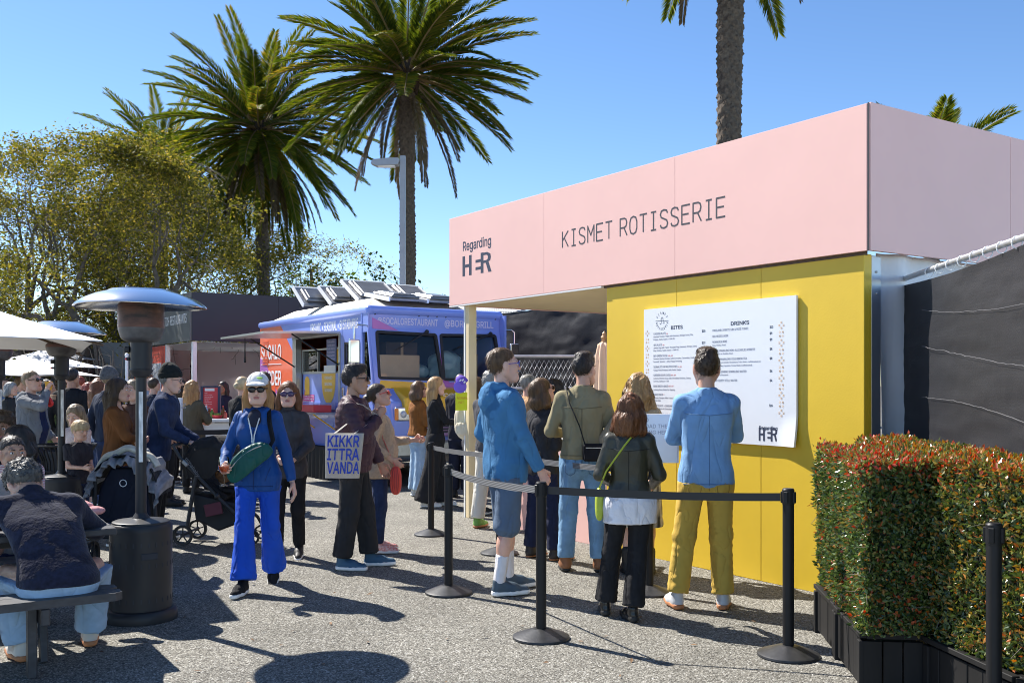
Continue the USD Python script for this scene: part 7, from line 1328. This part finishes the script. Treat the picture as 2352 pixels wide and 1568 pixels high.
# ================================================================ what they carry
def strap(pts, w, m, t, name='strap'):
    part(t, name, tube(pts, w, 6, True, (1, .35)), m, smooth=60)
GRN = cloth('green_nylon', (.008, .075, .062), .15, 5, .3, 40, rough=.45)
def blob(c, R, r, sub=3, n=2.6): 
    s_ = trimesh.creation.icosphere(sub); v = np.sign(s_.vertices) * np.abs(s_.vertices) ** (2 / n); v = v / np.maximum((np.abs(v) ** n).sum(1, keepdims=True) ** (1 / n), 1e-9) * np.asarray(r); return v @ np.asarray(R) + np.asarray(c, float), s_.faces
c = W(t1, (-.0, .235, 1.04)); ax = unit(V(.76, 0.02, .62)); R = np.array([ax, unit(np.cross(V(0, -1, 0), ax)) * -1, V(0, -1, 0)]); R[1] = unit(np.cross(R[2], R[0]))
fp_ = thing('belt_bag', 'green nylon belt bag slung across the blue jacket', 'belt bag', c); v, f = blob((0, 0, 0), np.eye(3), (.205, .088, .045)); v[:, 1] -= .06 * (v[:, 0] / .2) ** 2 * 0 ; v[:, 1] += .035 * (1 - (v[:, 0] / .205) ** 2); part(fp_, 'pouch', folds((v @ R + c, f), .004, 14, 2), GRN, smooth=True)
part(fp_, 'zip', tube([c + ax * x + R[1] * (.03 + .05 * (1 - (x / .2) ** 2)) + R[2] * .040 for x in np.linspace(-.16, .16, 9)], .004, 5), STEEL)
strap([c + ax * .17 + V(0, .02, 0), W(t1, (-.165, .165, 1.22)), W(t1, (-.13, .135, 1.36)), W(t1, (-.105, .06, 1.45)), W(t1, (-.09, -.03, 1.47))], .024, BLACKC, fp_)
part(t1, 'drawstring', tube([W(t1, p) for p in ((-.045, .125, 1.40), (-.012, .150, 1.27), (-.005, .155, 1.20))], .005, 5), WHITE); part(t1, 'drawstring', tube([W(t1, p) for p in ((.045, .125, 1.40), (.012, .150, 1.27), (.005, .155, 1.20))], .005, 5), WHITE)
part(t1, 'neck_lining', sphere(W(t1, (0, .085, 1.385)), (.060, .055, .085), 2), mat('dark_navy_knit', (.012, .014, .03), .9), smooth=True)
hp = W(t1, (.175, .36, 1.015)); wg = thing('wine_glass', 'stemmed glass of rosé wine in the hand of the woman in blue', 'wine glass', hp)
GL = glassy('clear_glass', (.97, .98, .98), 1.35); part(wg, 'glass', lathe([(0, -.135), (.036, -.135), (.034, -.130), (.006, -.124), (.004, -.05), (.010, -.042), (.036, -.012), (.042, .02), (.040, .055), (.034, .085), (.0325, .085), (.0385, .053), (.040, .02)], 24, hp), GL, smooth=50)
part(wg, 'wine', lathe([(0, -.036), (.02, -.026), (.034, -.010), (.0395, .012), (0, .012)], 20, hp), mat('rose_wine', (.80, .22, .10), .1, .05, transmission_weight=.5))
# tote
tc = at(789, 8.42, 1.60 - (1046 - 886) / F * 8.42); tx = unit(V(.97, -.05, 0)); tn = unit(np.cross(tx, Z)); tb = thing('tote_bag', 'off white tote bag with bold blue lettering carried by the man in maroon', 'tote bag', tc)
A_, Z_ = np.meshgrid(np.linspace(-.155, .155, 26), np.linspace(-.19, .19, 28), indexing='ij'); bul = .030 * np.sqrt(np.clip(1 - (A_ / .158) ** 2, 0, 1)) * (1 - .5 * (Z_ > .1) * (Z_ - .1) / .09) + .006 * (2 * meshkit.fbm(np.stack([A_ * 9, Z_ * 7, A_ * 0], -1), 3, 4) - 1)
P = tc + (A_ * (1 + .06 * Z_ / .19))[..., None] * tx + Z_[..., None] * (unit(Z + .06 * tx)) + bul[..., None] * tn; part(tb, 'front', slab(P, -tn, .006), tentcloth('canvas', (.80, .77, .70), .5), smooth=60)
P2_ = tc + (A_ * (1 + .06 * Z_ / .19))[..., None] * tx + Z_[..., None] * (unit(Z + .06 * tx)) - (bul * .8)[..., None] * tn; part(tb, 'back', slab(P2_, tn, .006), tentcloth('canvas', (.80, .77, .70), .5), smooth=60)
INK = mat('blue_print', (.020, .055, .42), .6)
for i, s in enumerate(('KIKKR', 'ITTRA', 'VANDA')): part(tb, 'lettering', text(s, .094, tc + tn * .034 - tx * .138 + Z * (.078 - .112 * i), tx, unit(Z + .06 * tx), width=.277, bold=True, depth=.002), INK)
strap([tc + tx * -.08 + Z * .185, W(t3, (.20, .02, 1.30)), W(t3, (.19, .02, 1.44)), W(t3, (.17, .10, 1.42)), W(t3, (.12, .23, 1.32)), tc + tx * .09 + Z * .185], .013, tentcloth('canvas', (.80, .77, .70), .5), tb)
rbg = thing('bag', 'red ribbed handbag hanging behind the woman in the beige top', 'bag', at(908, 9.5, .8)); c = at(909, 9.42, 1.6 - (1103 - 886) / F * 9.42); part(rbg, 'body', blob(c, np.eye(3), (.055, .05, .135)), mat('coral_red', (.62, .06, .04), .5), smooth=True); strap([c + Z * .12, W(t4, (.17, .03, 1.2)), W(t4, (.15, .02, 1.45))], .007, REDM, rbg)
for k in range(4): part(rbg, 'rib', tube([c + V((-.03 + .02 * k) * math.sqrt(max(0, 1 - (z / .14) ** 2)), -.052 * math.sqrt(max(0, 1 - (z / .145) ** 2)), z) for z in np.linspace(-.12, .12, 9)], .003, 4), mat('dark_red', (.25, .02, .02), .5))
bc_ = W(t14, (.10, -.185, .97)); bag = thing('crossbody_bag', 'black cross body bag on the back of the man in the khaki overshirt', 'bag', bc_); part(bag, 'body', obox(bc_, (X, Y, Z), (.10, .035, .075), .018), BLACKC, smooth=30); part(bag, 'zip', obox(bc_ + V(0, -.036, .04), (X, Y, Z), (.075, .003, .004)), STEEL)
strap([bc_ + V(-.08, 0, .07), W(t14, (-.02, -.155, 1.18)), W(t14, (-.10, -.145, 1.36)), W(t14, (-.13, -.06, 1.49)), W(t14, (-.11, .06, 1.46))], .014, BLACKC, bag)
LIME = mat('lime_leather', (.36, .44, .045), .4, .05); lb_ = W(t16, (-.235, -.02, .89)); lbag = thing('shoulder_bag', 'lime green slim shoulder bag on the woman in the olive jacket', 'bag', lb_); part(lbag, 'body', blob(lb_, np.eye(3), (.030, .05, .115)), LIME, smooth=True)
strap([lb_ + Z * .11, W(t16, (-.17, -.155, 1.16)), W(t16, (-.03, -.15, 1.36)), W(t16, (.05, -.09, 1.46))], .007, LIME, lbag)
bpc = W(t8, (-.02, -.20, 1.20)); Rb = t8.M[:3, :3].T / t8.s; bp = thing('backpack', 'cream canvas backpack on the woman with long brown hair', 'backpack', bpc); part(bp, 'body', folds(blob(bpc, Rb, (.16, .095, .225)), .010, 9, 3), cloth('cream_canvas_bag', (.60, .54, .42), .06, 5, .4), smooth=True)
part(bp, 'pocket', blob(bpc + Rb.T @ V(0, -.085, -.09), Rb, (.12, .035, .085)), cloth('cream_canvas_bag', (.60, .54, .42)), smooth=True); part(bp, 'loop', tube([bpc + Rb.T @ V(-.04, 0, .21), bpc + Rb.T @ V(-.03, -.02, .29), bpc + Rb.T @ V(.03, -.02, .29), bpc + Rb.T @ V(.04, 0, .21)], .010, 6), cloth('cream_canvas_bag', (.60, .54, .42)))
cu = W(t21, (.02, .22, 1.585)); cup = thing('cup', 'orange drink cup at the mouth of the man in the grey hoodie', 'cup', cu); part(cup, 'cup', lathe([(0, 0), (.036, 0), (.044, .10), (.040, .10), (.033, .006), (0, .006)], 16, cu - Z * .05), mat('orange_cup', (.75, .38, .03), .3), smooth=50); part(cup, 'drink', lathe([(0, .085), (.040, .085), (.040, .08), (0, .08)], 14, cu - Z * .05), ORNG)
pc_ = W(t21, (.10, .24, 1.42)); pch = thing('pouch', 'red foil pouch under the cup of the drinking man', 'pouch', pc_); v, f = blob((0, 0, 0), np.eye(3), (.05, .02, .10)); part(pch, 'foil', (v @ np.array([unit(V(.75, 0, .6)), Y, unit(V(-.6, 0, .75))]) + pc_, f), mat('red_foil', (.62, .03, .03), .25, .1, metal=.3), smooth=True); part(pch, 'seal', obox(pc_ + V(-.055, 0, .07), (unit(V(.75, 0, .6)), Y, unit(V(-.6, 0, .75))), (.045, .004, .01)), WHITE)
bx = at(110, 13.6, 1.6 - (903 - 886) / F * 13.6 * 1.6); kb = thing('takeaway_box', 'brown card takeaway box held by the woman in plaid', 'box', bx); part(kb, 'tray', obox(bx, (X, Y, Z), (.085, .06, .028), .006), KRAFT); part(kb, 'lid', obox(bx + Z * .032, (X, Y, Z), (.089, .064, .006), .002), KRAFT)
ph = W(t6, (.05, .50, 1.13)); pho = thing('phone', 'white phone in the hands of the woman in black', 'phone', ph); part(pho, 'body', obox(ph, (unit(V(.9, -.2, .3)), Y, Z), (.06, .03, .006), .004), WHITE); part(pho, 'screen', obox(ph + Z * .0065, (unit(V(.9, -.2, .3)), Y, Z), (.055, .026, .001)), DARK)

# ================================================================ strollers
FABB = cloth('stroller_black', (.016, .016, .018), .2, 6, .4, 60); FRAME = mat('stroller_frame', (.03, .032, .036), .4, .1, metal=.3)
def wheel(t, c, r, w, ax=(X, Z, Y)):
    wh = part(t, 'wheel', lathe([(r * .74, -w * .8), (r * .95, -w), (r, -w * .4), (r, w * .4), (r * .95, w), (r * .74, w * .8), (r * .70, 0), (r * .74, -w * .8)], 26, c, ax), RUBBER, smooth=40)
    part(wh, 'rim', cat([lathe([(0, -w * .8), (r * .2, -w * .8), (r * .2, w * .8), (0, w * .8)], 12, c, ax)] + [bar(np.asarray(c, float), c + r * .74 * (np.asarray(ax[0], float) * math.cos(a) + np.asarray(ax[1], float) * math.sin(a)), r * .07, 5) for a in np.arange(5) * 2 * np.pi / 5 + .3]), FRAME)
SY = 9.9
def sp(px, py, dy=0.0): y = SY + dy; return at(px, SY)[0] * X + V(0, y, CAM_H + (886 - py) / F * SY)
st = thing('stroller', 'black stroller with a deep canopy pushed by the man in the beanie', 'stroller', sp(470, 1251))
for dy in (-.02, .44):
    part(st, 'push_bar', tube([sp(398, 1022, dy), sp(415, 1050, dy), sp(499, 1138, dy), sp(566, 1200, dy), sp(578, 1222, dy)], .017, 8), FRAME, smooth=60)
    part(st, 'rear_leg', tube([sp(452, 1092, dy), sp(446, 1120, dy), sp(431, 1212, dy)], .020, 8), FRAME, smooth=60)
    wheel(st, sp(421, 1228, dy), .102, .022); wheel(st, sp(577, 1234, dy + (.05 if dy < 0 else -.05)), .075, .020)
    part(st, 'hub', sphere(sp(500, 1138, dy), .030, 2), FRAME)
part(st, 'handle', bar(sp(398, 1022, -.02), sp(398, 1022, .44), .017, 8), BLACKP); part(st, 'axle', bar(sp(423, 1226, -.02), sp(423, 1226, .44), .012, 6), FRAME)
part(st, 'clip', obox(sp(428, 1063, -.03), (unit(V(1, 0, -1)), Y, unit(V(1, 0, 1))), (.035, .022, .018), .006), STEEL)
th = np.linspace(-.25, 2.55, 30); w = np.linspace(0, 1, 16); cc = sp(470, 1085, .21); P = np.zeros((30, 16, 3))
for i, a in enumerate(th):                         # canopy: bows sweeping from the seat back over the child
    rr = .30 + .06 * math.sin(a) - .006 * math.cos(a * 9)
    for j, q in enumerate(w): k = (q - .5) * 2; d = V(-math.cos(a), 0, math.sin(a)); P[i, j] = cc + d * rr * (1 - .30 * abs(k) ** 3.2) + V(0, .235 * k, 0) + V(.04, 0, 0)
part(st, 'canopy', slab(P, V(0, 0, .5), .008), cloth('canopy_black', (.024, .022, .021), .2, 4, .4, 40), smooth=60)
part(st, 'canopy_side', prism(Polygon([tuple((P[i, 0] - cc)[[0, 2]]) for i in range(30)] + [(.05, -.06)]).buffer(0), cc - V(0, .225, 0), X, Z, 0, .006), cloth('canopy_black', (.024, .022, .021)))
part(st, 'canopy_mesh', slab(np.stack([P[-1], P[-1] + V(.07, 0, -.13)], 0), X, .004), mat('grey_mesh', (.18, .18, .18), .7))
part(st, 'seat', obox(sp(478, 1118, .21), (unit(V(.8, 0, -.55)), Y, unit(V(.55, 0, .8))), (.22, .2, .03), .02), FABB, smooth=30); part(st, 'seat_back', obox(sp(452, 1080, .21), (unit(V(-.45, 0, .9)), Y, unit(V(.9, 0, .45))), (.22, .2, .025), .02), FABB, smooth=30)
part(st, 'leg_rest', obox(sp(530, 1128, .21), (unit(V(1, 0, -.15)), Y, unit(V(.15, 0, 1))), (.14, .17, .03), .02), FABB, smooth=30); part(st, 'bumper_bar', tube([sp(505, 1120, -.02), sp(545, 1098, .05), sp(545, 1098, .37), sp(505, 1120, .44)], .016, 8), BLACKP)
bk = hull([sp(px, py, dy) for px, py in ((446, 1140), (452, 1190), (500, 1214), (548, 1196), (556, 1165)) for dy in (.04, .38)], .025); part(st, 'basket', bk, mat('basket_mesh', (.014, .014, .016), .6), smooth=40)
part(st, 'lettering', text('uppababy', .035, sp(428, 1052, -.05), unit(V(.55, 0, -.8)), unit(V(.8, 0, .55)), xs=1.0), mat('grey_print', (.18, .18, .19), .5))
fo = thing('folder', 'dark red folder in the basket of the black stroller', 'folder', sp(492, 1172, -.01)); part(fo, 'cover', obox(sp(492, 1168, -.03), (unit(V(1, 0, .22)), Y, unit(V(-.22, 0, 1))), (.085, .012, .06), .003), mat('oxblood', (.10, .02, .035), .5)); part(fo, 'pages', obox(sp(492, 1168, -.014), (unit(V(1, 0, .22)), Y, unit(V(-.22, 0, 1))), (.082, .004, .057)), WHITE)
ty = thing('soft_toy', 'brown soft toy on the seat of the black stroller', 'toy', sp(505, 1098, .15)); part(ty, 'body', sphere(sp(508, 1100, .12), (.07, .06, .06), 2), mat('brown_plush', (.16, .075, .03), .95, .3, 30, .6)); part(ty, 'head', sphere(sp(497, 1092, .10), .045, 2), mat('brown_plush', (.16, .075, .03))); part(ty, 'ear', cat([sphere(sp(492, 1086, .10 + q), .018, 1) for q in (-.03, .03)]), mat('brown_plush', (.16, .075, .03)))
# second stroller, seen from behind
SY2 = 8.35
def s2(px, py, dy=0.0): return at(px, SY2)[0] * X + V(0, SY2 + dy, CAM_H + (886 - py) / F * SY2)
sb = thing('stroller', 'dark stroller seen from behind with a grey knitted blanket over its canopy', 'stroller', s2(285, 1290))
part(sb, 'seat_back', hull([s2(px, py, 0) for px, py in ((232, 1190), (338, 1190), (240, 1120), (330, 1120), (262, 1082), (308, 1082))], .035), cloth('ink_fabric', (.012, .014, .024), .2, 6, .4, 60), smooth=40)
part(sb, 'emblem', tube([s2(287, 1108, -.042) + V(.028 * math.cos(a), 0, .028 * math.sin(a)) for a in np.linspace(0, 2 * np.pi, 25)], .0035, 5, False), WHITE)
P = np.zeros((28, 14, 3))
for i, a in enumerate(np.linspace(-.15, np.pi + .15, 28)):
    for j, q in enumerate(np.linspace(0, 1, 14)): P[i, j] = s2(285, 1128, 0) + V(-.285 * math.cos(a) * (1 - .10 * q), -.03 + .45 * q, .285 * math.sin(a) * (1.05 - .18 * q))
part(sb, 'canopy', slab(P, Z, .01), FABB, smooth=60)
bl = thing('blanket', 'cream and grey knitted blanket draped over the second stroller', 'blanket', s2(285, 1060)); P = np.zeros((60, 22, 3)); r = rng('blanket')
for i, a in enumerate(np.linspace(.0, np.pi, 60)):
    for j, q in enumerate(np.linspace(0, 1, 22)):
        f_ = .018 * math.sin(a * 30 + 3 * q) * (1 - q * .6) + .02 * math.sin(a * 11 + 1.0); rr = .300 + f_ + .004; drop = (1 - q)
        P[i, j] = s2(285, 1128, 0) + V(-rr * math.cos(a) * (1 - .07 * q) , -.10 - .015 * math.sin(a * 30) * drop + .46 * q * q, rr * math.sin(a) * 1.06 - .085 * (1 - q) ** 1.6 * (1.0 + .6 * abs(math.cos(a))) + .0)
part(bl, 'cloth', slab(P, V(0, -1, .3), .012), mat('grey_knit_blanket', (.24, .24, .245), .95, .25, 12, .8, 90), smooth=60)
part(bl, 'cream_edge', tube([s2(285, 1128, .10) + V(-.305 * math.cos(a), 0, .345 * math.sin(a) + .012 * math.sin(a * 9)) for a in np.linspace(.55, 2.5, 30)], .042, 8, True, (1, .7)), mat('cream_fleece', (.52, .49, .40), .95, .15, 20, .8, 60), smooth=60)
for q in (-1, 1): part(sb, 'side_frame', tube([s2(285 + q * 66, 1085, .0), s2(285 + q * 70, 1180, .02), s2(285 + q * 78, 1275, .05)], .016, 8), FRAME); wheel(sb, s2(285 + q * 80, 1275, .05), .12, .025, (Y, Z, X))
part(sb, 'lower_frame', obox(s2(285, 1225, .1), (X, Y, Z), (.22, .2, .03), .01), FRAME)
pk = thing('blanket', 'pink cloth bundled on the table behind the large heater', 'cloth', s2(268, 1195)); v, f = sphere((0, 0, 0), (.10, .06, .045), 3); v = v * (.75 + .6 * meshkit.fbm(v * 22, 3, 6))[:, None]; part(pk, 'cloth', (v + V(-2.93, 6.72, .775), f), cloth('pink_cloth', (.60, .30, .30), .1), smooth=True); v, f = sphere((0, 0, 0), (.07, .05, .03), 2); part(pk, 'fold', (v + V(-2.80, 6.68, .765), f), cloth('pink_cloth', (.60, .30, .30)), smooth=True)
b0, b1 = V(-3.55, 7.45, 0), V(-4.60, 8.75, 0); bd2 = unit(b1 - b0); bn2 = V(-bd2[1], bd2[0], 0); L = np.linalg.norm(b1 - b0); bt = thing('bench', 'black timber bench under the two women seated farther back at left', 'bench', (b0 + b1) / 2)
for q in (-.09, .09): part(bt, 'seat_plank', obox((b0 + b1) / 2 + bn2 * q + Z * .405, (bd2, bn2, Z), (L / 2, .082, .02), .005), TW_)
for q in (.2, L - .2):
    for w in (-.1, .1): part(bt, 'leg', obox(b0 + bd2 * q + bn2 * w + Z * .19, (bd2, bn2, Z), (.03, .03, .19), .004), TW_)
